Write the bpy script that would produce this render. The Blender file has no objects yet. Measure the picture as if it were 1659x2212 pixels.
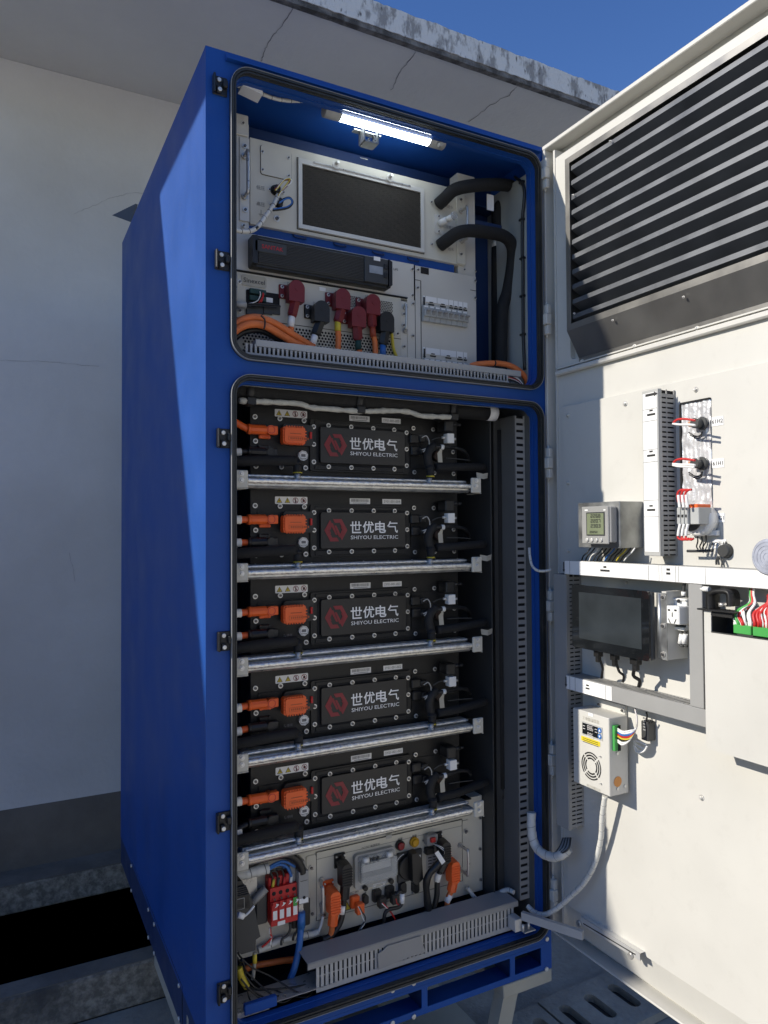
import bpy, bmesh, math, random
from mathutils import Vector, Matrix, noise
random.seed(7)
C = bpy.context.scene.collection
SC = bpy.context.scene
# ------------------------------------------------------------------ camera, sky, sun, exposure
CAM = (-0.4172, -1.671, 1.6005); YAW, PITCH, ROLL = 0.4843, 0.0241, -0.006; FPX = 1577.33
cy_, sy_ = math.cos(YAW), math.sin(YAW)
FW = Vector((sy_*math.cos(PITCH), cy_*math.cos(PITCH), math.sin(PITCH)))
R0 = Vector((cy_, -sy_, 0)); U0 = R0.cross(FW)
RT = R0*math.cos(ROLL)+U0*math.sin(ROLL); UP = U0*math.cos(ROLL)-R0*math.sin(ROLL)
cd = bpy.data.cameras.new('camera'); cam = bpy.data.objects.new('camera', cd); C.objects.link(cam)
cd.sensor_fit = 'VERTICAL'; cd.sensor_height = 36; cd.sensor_width = 27
cd.lens = FPX/2212*36; cd.clip_start = 0.02; cd.clip_end = 3000
m = Matrix((RT, UP, -FW)).transposed().to_4x4(); m.translation = Vector(CAM); cam.matrix_world = m
SC.camera = cam
SUN = Vector((-1, 0.225, 0.57)).normalized()
el = math.asin(SUN.z); az = math.atan2(SUN.x, SUN.y)
w = bpy.data.worlds.new("World"); SC.world = w; w.use_nodes = True
nt = w.node_tree; bg = nt.nodes['Background']
sky = nt.nodes.new('ShaderNodeTexSky'); sky.sky_type = 'NISHITA'; sky.sun_disc = False
sky.sun_elevation = el; sky.sun_rotation = az; sky.altitude = 100; sky.air_density = 1.25; sky.dust_density = 0.0; sky.ozone_density = 3.0
hs_ = nt.nodes.new('ShaderNodeHueSaturation'); hs_.inputs['Saturation'].default_value = 1.25; hs_.inputs['Hue'].default_value = .518; nt.links.new(sky.outputs[0], hs_.inputs['Color']); nt.links.new(hs_.outputs[0], bg.inputs[0]); bg.inputs[1].default_value = 0.12
sl = bpy.data.lights.new('sun', 'SUN'); sl.energy = 4.3; sl.angle = math.radians(0.5); sl.color = (1, .93, .82)
so = bpy.data.objects.new('sun', sl); C.objects.link(so); so.rotation_euler = SUN.to_track_quat('Z', 'Y').to_euler(); so.location = (-6, 3, 6)
SC.view_settings.view_transform = 'Standard'; SC.view_settings.look = 'None'; SC.view_settings.gamma = 1
SC.view_settings.exposure = 0.25

# ------------------------------------------------------------------ pixel -> point on a plane of the place
def ray(px, py): return FW+RT*((px-829.5)/FPX)-UP*((py-1106)/FPX)
class Z:                       # a zoom window of the photograph: origin and scale
    def __init__(s, x0, y0, k): s.a = (x0, y0, k)
    def px(s, u, v): x0, y0, k = s.a; return (x0+u/k)*.54861, (y0+v/k)*.54861
D0 = Z(0, 0, .54861)
ZA = Z(880, 1480, 2.765); ZB = Z(1480, 1480, 2.37); ZC = Z(800, 200, 2.37); ZD = Z(1400, 400, 2.07375); ZE = Z(850, 1000, 2.07375)
ZG = Z(1500, 950, 2.37); ZH = Z(2050, 1450, 1.70329); ZI = Z(2150, 2200, 1.89817); ZJ = Z(880, 2900, 2.765); ZK = Z(1300, 3200, 2.07375)
ZL = Z(900, 3400, 2.37); ZM = Z(1500, 3500, 2.07375); ZN = Z(1900, 2900, 1.47598); ZO = Z(0, 3000, 1.659); ZP = Z(2200, 2200, 2.9625)
ZQ = Z(2620, 2240, 4.1064); ZS = Z(2100, 350, 4.1475); ZT = Z(2200, 1150, 2.01335); ZU = Z(400, 3300, 1.659)
def f(z, a, b, n=0):           # front-parallel plane y=-n  -> (x, z)
    d = ray(*z.px(a, b)); t = (-n-CAM[1])/d.y; return CAM[0]+t*d.x, CAM[2]+t*d.z
def d(z, a, b, n=0):           # door-parallel plane x=1-n  -> (-y, z)
    r = ray(*z.px(a, b)); t = (1-n-CAM[0])/r.x; return -(CAM[1]+t*r.y), CAM[2]+t*r.z
FR = lambda u, v, n: (u, -n, v)
DR = lambda u, v, n: (1-n, -u, v)
WR = lambda x, y, z: (x, y, z)

# ------------------------------------------------------------------ mesh builder
ORG = {}
def rrect(u0, v0, u1, v1, r, k=5):
    if u0 > u1: u0, u1 = u1, u0
    if v0 > v1: v0, v1 = v1, v0
    P = []
    for cx, cy, a0 in ((u1-r, v1-r, 0), (u0+r, v1-r, 90), (u0+r, v0+r, 180), (u1-r, v0+r, 270)):
        for i in range(k+1):
            a = math.radians(a0+90*i/k); P.append((cx+r*math.cos(a), cy+r*math.sin(a)))
    return P
def ngon(cu, cv, r, k, a0=0): return [(cu+r*math.cos(a0+2*math.pi*i/k), cv+r*math.sin(a0+2*math.pi*i/k)) for i in range(k)]
def smooth_path(P, k=6):
    P = [Vector(p) for p in P]
    if len(P) < 3: return P
    Q = [2*P[0]-P[1]]+P+[2*P[-1]-P[-2]]; out = []
    for i in range(1, len(Q)-2):
        a, b, c, e = Q[i-1:i+3]
        for j in range(k):
            t = j/k; out.append(.5*((2*b)+(c-a)*t+(2*a-5*b+4*c-e)*t*t+(3*b-a-3*c+e)*t**3))
    out.append(P[-1]); return out
TXT = {}
def textgeo(s, size, bold):
    key = (s, round(size, 5), bold)
    if key in TXT: return TXT[key]
    cu = bpy.data.curves.new('t', 'FONT'); cu.body = s; cu.size = size; cu.offset = bold*size
    cu.align_x = 'CENTER'; cu.align_y = 'CENTER'; cu.resolution_u = 2
    o = bpy.data.objects.new('t', cu); C.objects.link(o); bpy.context.view_layer.update()
    dg = bpy.context.evaluated_depsgraph_get(); me = bpy.data.meshes.new_from_object(o.evaluated_get(dg), depsgraph=dg)
    V = [tuple(v.co) for v in me.vertices]; F_ = [tuple(p.vertices) for p in me.polygons]
    if V:
        cx = (min(v[0] for v in V)+max(v[0] for v in V))/2; cy = (min(v[1] for v in V)+max(v[1] for v in V))/2
        V = [(v[0]-cx, v[1]-cy) for v in V]
    bpy.data.objects.remove(o); bpy.data.curves.remove(cu); bpy.data.meshes.remove(me)
    TXT[key] = (V, F_); return TXT[key]
class MB:
    def __init__(s, fr=FR): s.v = []; s.f = []; s.s = []; s.fr = fr
    def add(s, V, F_, sm=False):
        b = len(s.v); s.v += [s.fr(*p) for p in V]; s.f += [tuple(b+i for i in q) for q in F_]; s.s += [sm]*len(F_); return s
    def box(s, u0, v0, n0, u1, v1, n1, b=0):
        u0, u1 = min(u0, u1), max(u0, u1); v0, v1 = min(v0, v1), max(v0, v1); n0, n1 = min(n0, n1), max(n0, n1)
        lo, hi = (u0, v0, n0), (u1, v1, n1); b = min(b, *(.45*(hi[i]-lo[i]) for i in range(3)))
        if b <= 0:
            V = [(x, y, z) for z in (n0, n1) for y in (v0, v1) for x in (u0, u1)]
            return s.add(V, [(0, 1, 3, 2), (4, 5, 7, 6), (0, 1, 5, 4), (2, 3, 7, 6), (0, 2, 6, 4), (1, 3, 7, 5)])
        ix = {}; V = []
        for c in [(x, y, z) for x in (0, 1) for y in (0, 1) for z in (0, 1)]:
            for a in range(3):
                ix[c, a] = len(V); V.append(tuple((hi[i] if c[i] else lo[i]) if i == a else (hi[i]-b if c[i] else lo[i]+b) for i in range(3)))
        F_ = []
        for a in range(3):
            p, q = [i for i in range(3) if i != a]
            def cor(**k): pass
            for sa in (0, 1):
                r = []
                for (x, y) in ((0, 0), (1, 0), (1, 1), (0, 1)):
                    c = [0, 0, 0]; c[a] = sa; c[p] = x; c[q] = y; r.append(ix[tuple(c), a])
                F_.append(tuple(r))
            for sp in (0, 1):
                for sq in (0, 1):
                    c0 = [0, 0, 0]; c0[p] = sp; c0[q] = sq; c1 = list(c0); c1[a] = 1
                    F_.append((ix[tuple(c0), p], ix[tuple(c1), p], ix[tuple(c1), q], ix[tuple(c0), q]))
        for c in [(x, y, z) for x in (0, 1) for y in (0, 1) for z in (0, 1)]: F_.append((ix[c, 0], ix[c, 1], ix[c, 2]))
        return s.add(V, F_)
    def prism(s, P, n0, n1, taper=1.0):
        k = len(P); cu = sum(p[0] for p in P)/k; cv = sum(p[1] for p in P)/k
        V = [(p[0], p[1], n0) for p in P]+[(cu+(p[0]-cu)*taper, cv+(p[1]-cv)*taper, n1) for p in P]
        return s.add(V, [tuple(range(k)), tuple(range(k, 2*k))]+[(i, (i+1) % k, k+(i+1) % k, k+i) for i in range(k)])
    def ring(s, A, B, n0, n1):
        k = len(A); V = [(p[0], p[1], n) for n in (n0, n1) for p in A]+[(p[0], p[1], n) for n in (n0, n1) for p in B]; F_ = []
        for i in range(k):
            j = (i+1) % k
            F_ += [(i, j, 2*k+j, 2*k+i), (k+i, k+j, 3*k+j, 3*k+i), (i, j, k+j, k+i), (2*k+i, 2*k+j, 3*k+j, 3*k+i)]
        return s.add(V, F_)
    def plate(s, P, n):
        return s.add([(p[0], p[1], n) for p in P], [tuple(range(len(P)))])
    def cyl(s, c, ax, r, L, k=14, r2=None, cap=True, sm=True, b=0):
        c = Vector(c); ax = Vector(ax).normalized(); r2 = r if r2 is None else r2
        t = ax.orthogonal().normalized(); q = ax.cross(t)
        R = [(0, r), (L, r2)] if not b else [(0, r), (L-b, r2), (L, r2-b)]
        V = [tuple(c+ax*l+t*(rr*math.cos(2*math.pi*i/k))+q*(rr*math.sin(2*math.pi*i/k))) for l, rr in R for i in range(k)]
        for m_ in range(len(R)-1): s.add([], [])
        base = len(s.v); s.v += [s.fr(*p) for p in V]
        for m_ in range(len(R)-1):
            for i in range(k):
                s.f.append((base+m_*k+i, base+m_*k+(i+1) % k, base+(m_+1)*k+(i+1) % k, base+(m_+1)*k+i)); s.s.append(sm)
        if cap:
            s.f.append(tuple(base+i for i in range(k))); s.s.append(False)
            s.f.append(tuple(base+(len(R)-1)*k+i for i in range(k))); s.s.append(False)
        return s
    def tube(s, P, r, k=10, sub=6, cap=True, rfun=None):
        P = smooth_path(P, sub) if sub else [Vector(p) for p in P]
        n = len(P); base = len(s.v); t0 = None
        for i, p in enumerate(P):
            T = (P[min(i+1, n-1)]-P[max(i-1, 0)]).normalized()
            if t0 is None: a = T.orthogonal().normalized()
            else: a = (t0-T*t0.dot(T)).normalized()
            t0 = a; b = T.cross(a); rr = r*(rfun(i/(n-1)) if rfun else 1)
            for j in range(k):
                q = p+a*(rr*math.cos(2*math.pi*j/k))+b*(rr*math.sin(2*math.pi*j/k)); s.v.append(s.fr(*q))
        for i in range(n-1):
            for j in range(k):
                s.f.append((base+i*k+j, base+i*k+(j+1) % k, base+(i+1)*k+(j+1) % k, base+(i+1)*k+j)); s.s.append(True)
        if cap:
            s.f.append(tuple(base+j for j in range(k))); s.s.append(False)
            s.f.append(tuple(base+(n-1)*k+j for j in range(k))); s.s.append(False)
        return s
    def text(s, t, u, v, n, h, bold=0.0, wd=None, rot=0, ht=None):
        V, F_ = textgeo(t, h*1.35, bold)
        if not V: return s
        w_ = max(p[0] for p in V)-min(p[0] for p in V); kx = (wd/w_) if wd else 1; hh_ = max(p[1] for p in V)-min(p[1] for p in V); ky = (ht/hh_) if ht else 1
        c, si = math.cos(rot), math.sin(rot)
        return s.add([(u+p[0]*kx*c-p[1]*ky*si, v+p[0]*kx*si+p[1]*ky*c, n) for p in V], F_)
    def build(s, name, mat, parent=None, label=None, mat2=None, split=0):
        o3 = Vector(ORG.get(parent.name, (0, 0, 0))) if parent else Vector((0, 0, 0))
        me = bpy.data.meshes.new(name); me.from_pydata([tuple(Vector(p)-o3) for p in s.v], [], s.f)
        me.polygons.foreach_set('use_smooth', s.s)
        bm = bmesh.new(); bm.from_mesh(me); bmesh.ops.recalc_face_normals(bm, faces=bm.faces); bm.to_mesh(me); bm.free()
        me.materials.append(mat)
        if mat2:
            me.materials.append(mat2)
            for i_, p_ in enumerate(me.polygons): p_.material_index = 1 if i_ >= split else 0
        o = bpy.data.objects.new(name, me); C.objects.link(o)
        if parent: o.parent = parent; ORG[o.name] = tuple(o3)
        if label: o['label'] = label
        return o
def thing(name, label, cat, loc, group=None):
    o = bpy.data.objects.new(name, None); C.objects.link(o); o.location = loc; o.empty_display_size = .02
    ORG[o.name] = tuple(loc); o['label'] = label; o['category'] = cat
    if group: o['group'] = group
    return o
def tag(o, label, cat, group=None):
    o['label'] = label; o['category'] = cat
    if group: o['group'] = group
    return o
def dup(root, loc, label, group=None):
    r = root.copy(); C.objects.link(r); r.location = loc; r['label'] = label; ORG[r.name] = tuple(loc)
    if group: r['group'] = group
    for ch in list(root.children):
        c = ch.copy(); C.objects.link(c); c.parent = r; ORG[c.name] = tuple(loc)
        for g in list(ch.children):
            e = g.copy(); C.objects.link(e); e.parent = c; ORG[e.name] = tuple(loc)
    return r

# ------------------------------------------------------------------ materials
def mat(name, col, rough=.5, metal=0, var=.08, vs=8, bump=0, bs=200, spec=.5, emit=None, dirt=0, coat=0, alpha=1, trans=0, wave=0):
    M = bpy.data.materials.new(name); M.use_nodes = True; nt = M.node_tree; b = nt.nodes['Principled BSDF']
    b.inputs['Roughness'].default_value = rough; b.inputs['Metallic'].default_value = metal
    b.inputs['Specular IOR Level'].default_value = spec
    tc = nt.nodes.new('ShaderNodeNewGeometry')
    nz = nt.nodes.new('ShaderNodeTexNoise'); nz.inputs['Scale'].default_value = vs; nz.inputs['Detail'].default_value = 6
    nt.links.new(tc.outputs['Position'], nz.inputs['Vector'])
    mr = nt.nodes.new('ShaderNodeMapRange'); mr.inputs[1].default_value = .3; mr.inputs[2].default_value = .7
    mr.inputs[3].default_value = 1-var; mr.inputs[4].default_value = 1+var; nt.links.new(nz.outputs[0], mr.inputs[0])
    mx = nt.nodes.new('ShaderNodeVectorMath'); mx.operation = 'SCALE'; mx.inputs[0].default_value = col[:3]
    nt.links.new(mr.outputs[0], mx.inputs['Scale']); last = mx.outputs[0]
    if dirt:
        n2 = nt.nodes.new('ShaderNodeTexNoise'); n2.inputs['Scale'].default_value = 23; n2.inputs['Detail'].default_value = 9; n2.inputs['Roughness'].default_value = .7
        nt.links.new(tc.outputs['Position'], n2.inputs['Vector'])
        m2 = nt.nodes.new('ShaderNodeMapRange'); m2.inputs[1].default_value = .55; m2.inputs[2].default_value = .75; m2.inputs[4].default_value = dirt
        nt.links.new(n2.outputs[0], m2.inputs[0])
        mm = nt.nodes.new('ShaderNodeMix'); mm.data_type = 'RGBA'; mm.inputs['B'].default_value = (.16, .14, .11, 1)
        nt.links.new(m2.outputs[0], mm.inputs['Factor']); nt.links.new(last, mm.inputs['A']); last = mm.outputs['Result']
    nt.links.new(last, b.inputs['Base Color'])
    r2 = nt.nodes.new('ShaderNodeMapRange'); r2.inputs[1].default_value = .3; r2.inputs[2].default_value = .7
    r2.inputs[3].default_value = max(.03, rough-.08); r2.inputs[4].default_value = min(1, rough+.08)
    nt.links.new(nz.outputs[0], r2.inputs[0]); nt.links.new(r2.outputs[0], b.inputs['Roughness'])
    if bump:
        n3 = nt.nodes.new('ShaderNodeTexNoise'); n3.inputs['Scale'].default_value = bs; n3.inputs['Detail'].default_value = 3
        nt.links.new(tc.outputs['Position'], n3.inputs['Vector'])
        bp = nt.nodes.new('ShaderNodeBump'); bp.inputs['Strength'].default_value = bump; bp.inputs['Distance'].default_value = .002
        nt.links.new(n3.outputs[0], bp.inputs['Height']); nt.links.new(bp.outputs[0], b.inputs['Normal'])
        if wave:
            n4 = nt.nodes.new('ShaderNodeTexNoise'); n4.inputs['Scale'].default_value = 3.5; n4.inputs['Detail'].default_value = 1
            nt.links.new(tc.outputs['Position'], n4.inputs['Vector']); b4 = nt.nodes.new('ShaderNodeBump'); b4.inputs['Strength'].default_value = 1; b4.inputs['Distance'].default_value = wave
            nt.links.new(n4.outputs[0], b4.inputs['Height']); nt.links.new(b4.outputs[0], bp.inputs['Normal'])
    if coat: b.inputs['Coat Weight'].default_value = coat
    if trans: b.inputs['Transmission Weight'].default_value = trans; b.inputs['IOR'].default_value = 1.3
    if alpha < 1: b.inputs['Alpha'].default_value = alpha
    if emit: b.inputs['Emission Color'].default_value = (*emit[:3], 1); b.inputs['Emission Strength'].default_value = emit[3]
    return M
M_blue = mat('blue_paint', (.009, .070, .31), .5, spec=.35, var=.07, vs=5, bump=.12, bs=900, dirt=.07, wave=.012)
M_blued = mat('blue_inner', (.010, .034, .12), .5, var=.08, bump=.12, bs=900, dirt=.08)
M_panel = mat('grey_panel', (.58, .56, .48), .45, var=.04, bump=.05, bs=700, dirt=.03)
M_plate = mat('plain_plate', (.64, .62, .56), .42, metal=.2, var=.04, bump=.05, bs=600)
M_white = mat('white_paint', (.575, .565, .52), .5, var=.06, vs=3, bump=.1, bs=500, dirt=.09, wave=.006)
M_wall2 = mat('inner_side', (.34, .35, .33), .55, var=.05)
M_duct = mat('grey_pvc', (.30, .30, .29), .5, var=.05, bump=.03)
M_ductL = mat('grey_pvc_light', (.42, .42, .40), .5, var=.04)
M_dark = mat('black_void', (.008, .008, .009), .8)
M_hex = mat('bolt_head', (.16, .155, .15), .35, metal=.7, var=.2, vs=90)
M_stay = mat('bright_steel', (.62, .62, .60), .35, metal=.4, var=.08)
M_blk = mat('black_plastic', (.014, .014, .014), .38, var=.15, bump=.2, bs=900)
M_blkm = mat('black_matte', (.013, .013, .013), .75, var=.2, bump=.3, bs=300)
M_cast = mat('black_cast', (.012, .012, .0115), .4, var=.2, bump=.6, bs=380, spec=.4)
M_foam = mat('black_foam', (.012, .012, .012), .85, var=.25, vs=30, bump=.7, bs=120)
M_rub = mat('rubber', (.025, .027, .027), .5, var=.2, vs=20, dirt=.25)
M_orng = mat('orange_plastic', (.82, .13, .022), .42, var=.08, vs=20)
M_orngc = mat('orange_cable', (.72, .18, .045), .5, var=.1, vs=20)
M_red = mat('dark_red_plastic', (.16, .012, .016), .45, var=.08)
M_redb = mat('red_plastic', (.50, .018, .018), .42, var=.06)
M_redw = mat('red_wire', (.5, .02, .02), .45)
M_green = mat('green_plastic', (.06, .34, .07), .45)
M_grnd = mat('green_band', (.01, .05, .045), .6)
M_yel = mat('yellow', (.60, .47, .04), .5)
M_bluew = mat('blue_wire', (.03, .14, .42), .45)
M_wht = mat('white_plastic', (.78, .78, .75), .45, var=.04)
M_paper = mat('paper', (.82, .82, .80), .7, var=.03)
M_ink = mat('ink', (.02, .02, .02), .6)
M_inkg = mat('grey_ink', (.16, .16, .16), .6)
M_logo = mat('white_ink', (.88, .88, .86), .5)
M_logor = mat('logo_red', (.24, .022, .028), .5)
M_steel = mat('steel', (.50, .49, .46), .32, metal=.55, var=.12, vs=60)
M_bolt = mat('bolt_steel', (.72, .71, .67), .35, metal=.5, var=.15, vs=90)
M_galv = mat('galvanised', (.36, .37, .37), .38, metal=.8, var=.28, vs=25, bump=.1, bs=60)
M_weld = mat('weld_alu', (.86, .85, .80), .36, metal=.75, var=.22, vs=90, bump=1.0, bs=170)
M_alu = mat('dull_alu', (.55, .54, .50), .34, metal=.8, var=.25, vs=40, bump=.4, bs=90)
M_foil = mat('foil', (.72, .72, .73), .3, metal=.45, var=.1, vs=60, bump=1.6, bs=45)
M_mesh = mat('grille', (.05, .045, .036), .7, var=.2, vs=60)
M_lamp = mat('lamp_glow', (.9, .95, 1), .4, emit=(.86, .95, 1.0, 11))
M_clear = mat('clear_cover', (.55, .57, .56), .12, var=.02, alpha=.35)
M_screen = mat('screen_glass', (.012, .014, .016), .08, var=.3, vs=5, spec=.7)
M_lcd = mat('lcd', (.20, .23, .14), .3)
M_ylamp = mat('yellow_lens', (.55, .30, .01), .25)
M_rlamp = mat('red_lens', (.22, .01, .015), .25)
M_alum = mat('spiral_wrap', (.62, .62, .58), .5, var=.06, vs=40)
M_legp = mat('cream_steel', (.42, .40, .33), .5, var=.08, dirt=.15)
M_gdark = mat('dark_grey_plastic', (.045, .047, .047), .45, var=.1)
M_brake = mat('breaker_grey', (.40, .41, .40), .45, var=.04)
from mathutils.geometry import tessellate_polygon
def gz(px, py, z=0):
    r = ray(px, py); t = (z-CAM[2])/r.z; return CAM[0]+t*r.x, CAM[1]+t*r.y
def holes(mb, outer, hs, n0, n1):
    loops = [outer]+hs; flat = [p for L in loops for p in L]
    tri = tessellate_polygon([[Vector((p[0], p[1], 0)) for p in L] for L in loops]); k = len(flat)
    mb.add([(p[0], p[1], n0) for p in flat]+[(p[0], p[1], n1) for p in flat],
           [tuple(t) for t in tri]+[tuple(i+k for i in t) for t in tri])
    b = 0
    for L in loops:
        q = len(L); V = [(p[0], p[1], n0) for p in L]+[(p[0], p[1], n1) for p in L]
        mb.add(V, [(i, (i+1) % q, q+(i+1) % q, q+i) for i in range(q)]); b += q
    return mb
def rect(u0, v0, u1, v1): return [(u0, v0), (u1, v0), (u1, v1), (u0, v1)]
def structure(o): o['kind'] = 'structure'; return o

# concrete / plaster / fascia materials
def rough_mat(name, c1, c2, s1, lo, hi, bump, bs, stretch=(1, 1, 1), extra=None, rough=.85):
    M = bpy.data.materials.new(name); M.use_nodes = True; nt = M.node_tree; b = nt.nodes['Principled BSDF']; b.inputs['Roughness'].default_value = rough
    g = nt.nodes.new('ShaderNodeNewGeometry'); mp = nt.nodes.new('ShaderNodeMapping'); mp.inputs['Scale'].default_value = stretch
    nt.links.new(g.outputs['Position'], mp.inputs[0])
    n = nt.nodes.new('ShaderNodeTexNoise'); n.inputs['Scale'].default_value = s1; n.inputs['Detail'].default_value = 10; n.inputs['Roughness'].default_value = .65
    nt.links.new(mp.outputs[0], n.inputs['Vector'])
    r = nt.nodes.new('ShaderNodeMapRange'); r.inputs[1].default_value = lo; r.inputs[2].default_value = hi; nt.links.new(n.outputs[0], r.inputs[0])
    mx = nt.nodes.new('ShaderNodeMix'); mx.data_type = 'RGBA'; mx.inputs['A'].default_value = (*c1, 1); mx.inputs['B'].default_value = (*c2, 1)
    nt.links.new(r.outputs[0], mx.inputs['Factor']); last = mx.outputs['Result']
    if extra:
        n2 = nt.nodes.new('ShaderNodeTexNoise'); n2.inputs['Scale'].default_value = extra[1]; n2.inputs['Detail'].default_value = 8
        nt.links.new(mp.outputs[0], n2.inputs['Vector'])
        r2 = nt.nodes.new('ShaderNodeMapRange'); r2.inputs[1].default_value = extra[2]; r2.inputs[2].default_value = extra[3]; nt.links.new(n2.outputs[0], r2.inputs[0])
        m2 = nt.nodes.new('ShaderNodeMix'); m2.data_type = 'RGBA'; m2.inputs['B'].default_value = (*extra[0], 1)
        nt.links.new(r2.outputs[0], m2.inputs['Factor']); nt.links.new(last, m2.inputs['A']); last = m2.outputs['Result']
    nt.links.new(last, b.inputs['Base Color'])
    n3 = nt.nodes.new('ShaderNodeTexNoise'); n3.inputs['Scale'].default_value = bs; n3.inputs['Detail'].default_value = 6
    nt.links.new(g.outputs['Position'], n3.inputs['Vector'])
    bp = nt.nodes.new('ShaderNodeBump'); bp.inputs['Strength'].default_value = bump; bp.inputs['Distance'].default_value = .01
    nt.links.new(n3.outputs[0], bp.inputs['Height']); nt.links.new(bp.outputs[0], b.inputs['Normal'])
    return M
M_plaster = rough_mat('wall_plaster', (.67, .66, .635), (.735, .725, .70), 1.6, .35, .65, .35, 40, extra=((.58, .56, .52), .9, .47, .72))
M_soffit = rough_mat('soffit_plaster', (.68, .67, .64), (.76, .75, .71), 1.1, .35, .65, .3, 30, extra=((.60, .59, .57), .5, .5, .8))
M_crack = mat('crack_line', (.22, .215, .21), .9)
M_plinth = rough_mat('plinth_cement', (.125, .115, .10), (.20, .185, .16), 2.2, .35, .65, .2, 50)
M_fascia = rough_mat('peeling_fascia', (.66, .66, .65), (.30, .295, .29), 20, .50, .60, .6, 60, stretch=(1, 1, .4), extra=((.08, .075, .07), 45, .62, .72))
M_fasciaedge = rough_mat('eave_edge_concrete', (.20, .19, .18), (.07, .065, .06), 14, .42, .6, .8, 60)
M_conc = rough_mat('rough_concrete', (.17, .16, .135), (.40, .37, .31), 30, .42, .62, .9, 110, extra=((.08, .08, .075), 3, .5, .75))
M_conc2 = rough_mat('smooth_concrete', (.135, .125, .108), (.20, .187, .16), 5, .4, .6, .25, 70)
M_ground = rough_mat('yard_concrete', (.27, .25, .21), (.40, .37, .31), 4, .4, .62, .5, 60, extra=((.42, .41, .37), 2.5, .60, .72))
M_trench = rough_mat('trench_shade', (.03, .028, .025), (.06, .055, .05), 5, .4, .6, .3, 40)  # concrete colour taken near black to stand for deep shade

# ------------------------------------------------------------------ setting
YW = 1.955; ZSF = 3.715; YE = 1.0236; ZR = 3.832
g_ = MB(WR); g_.add([(-60, -80, 0), (60, -80, 0), (60, .9345, 0), (-60, .9345, 0)], [(0, 1, 2, 3)])
structure(g_.build('ground', M_ground))
g_ = MB(WR); g_.box(-60, -80, .0005, 60, -.95, .004); structure(g_.build('bounce_ground', rough_mat('pale_bounce', (.54, .50, .42), (.64, .60, .51), 3, .4, .6, .2, 40)))  # unseen pale ground added to bounce light up to soffit and cabinet
g_ = MB(WR); g_.box(-12, 1.02, -.9, 12, YW, -.6); g_.box(-12, .935, -.9, 12, .96, -.001); structure(g_.build('trench', M_trench))
k1 = MB(WR); k1.box(-8, .935+.0, .0, 8, 1.02, .14, .006); k1.box(-8, .96, -.6, 8, 1.02, 0)
structure(k1.build('kerb', M_conc))
k1 = MB(WR); k1.box(-8, .94, .1405, 8, 1.018, .1435); structure(k1.build('kerb_coping', M_conc2))
k1 = MB(WR); k1.box(-8, 1.798, .0, 8, YW, .117, .006); structure(k1.build('ledge', M_conc))
k1 = MB(WR); k1.box(-8, 1.80, .1175, 8, YW, .1205); structure(k1.build('ledge_top', M_conc2))
# building
bl = thing('building', 'pale plastered building with a flat concrete eave behind the blue cabinet', 'building', (0, YW, 0))
b = MB(WR); b.box(-9, YW, .386, 9, YW+.25, ZSF-.001); b.build('wall', M_plaster, bl)
b = MB(WR); b.box(-9, YW-.004, .12, 9, YW+.25, .386); b.build('plinth', M_plinth, bl)
b = MB(WR); b.box(-9, YE+.012, ZSF, 9, 9, ZR-.004); rf = b.build('roof_slab', M_soffit, bl)
# fascia with a ragged top edge
b = MB(WR); N = 560; V = []; F_ = []
for i in range(N+1):
    x = -2+8.0*i/N
    j = .007*noise.noise(Vector((x*9, 0, 0)))+.005*noise.noise(Vector((x*45, 3, 0)))
    j2 = .004*noise.noise(Vector((x*30, 7, 0)))
    V += [(x, YE, ZSF+.012+j2), (x, YE+j2*.4, ZR+j), (x, YE+.013, ZSF+.012+j2), (x, YE+.05, ZR+j)]
for i in range(N):
    a, c = 4*i, 4*i+4; F_ += [(a, c, c+1, a+1), (a+1, c+1, c+3, a+3), (a, c, c+2, a+2)]
b.add(V, F_); b.build('fascia', M_fascia, bl)
b = MB(WR); V = []; F_ = []
for i in range(N+1):
    x = -2+8.0*i/N; j = .006*noise.noise(Vector((x*12, 5, 0)))+.004*noise.noise(Vector((x*50, 9, 0)))
    V += [(x, YE+.004, ZSF+.014), (x, YE+.002+j, ZSF-.012+j), (x, YE+.035+j, ZSF-.009+j), (x, YE+.04, ZSF+.001)]
for i in range(N):
    a, c = 4*i, 4*i+4; F_ += [(a+k, c+k, c+k+1, a+k+1) for k in range(3)]
b.add(V, F_); b.build('drip_edge', M_fasciaedge, bl)
b = MB(WR); b.box(-1.95, .40, ZSF+.002, -1.85, YE+.3, 3.80); b.build('shadow_beam', M_soffit, bl)  # unseen beam, added only to shade the top front corner of the cabinet side
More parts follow.
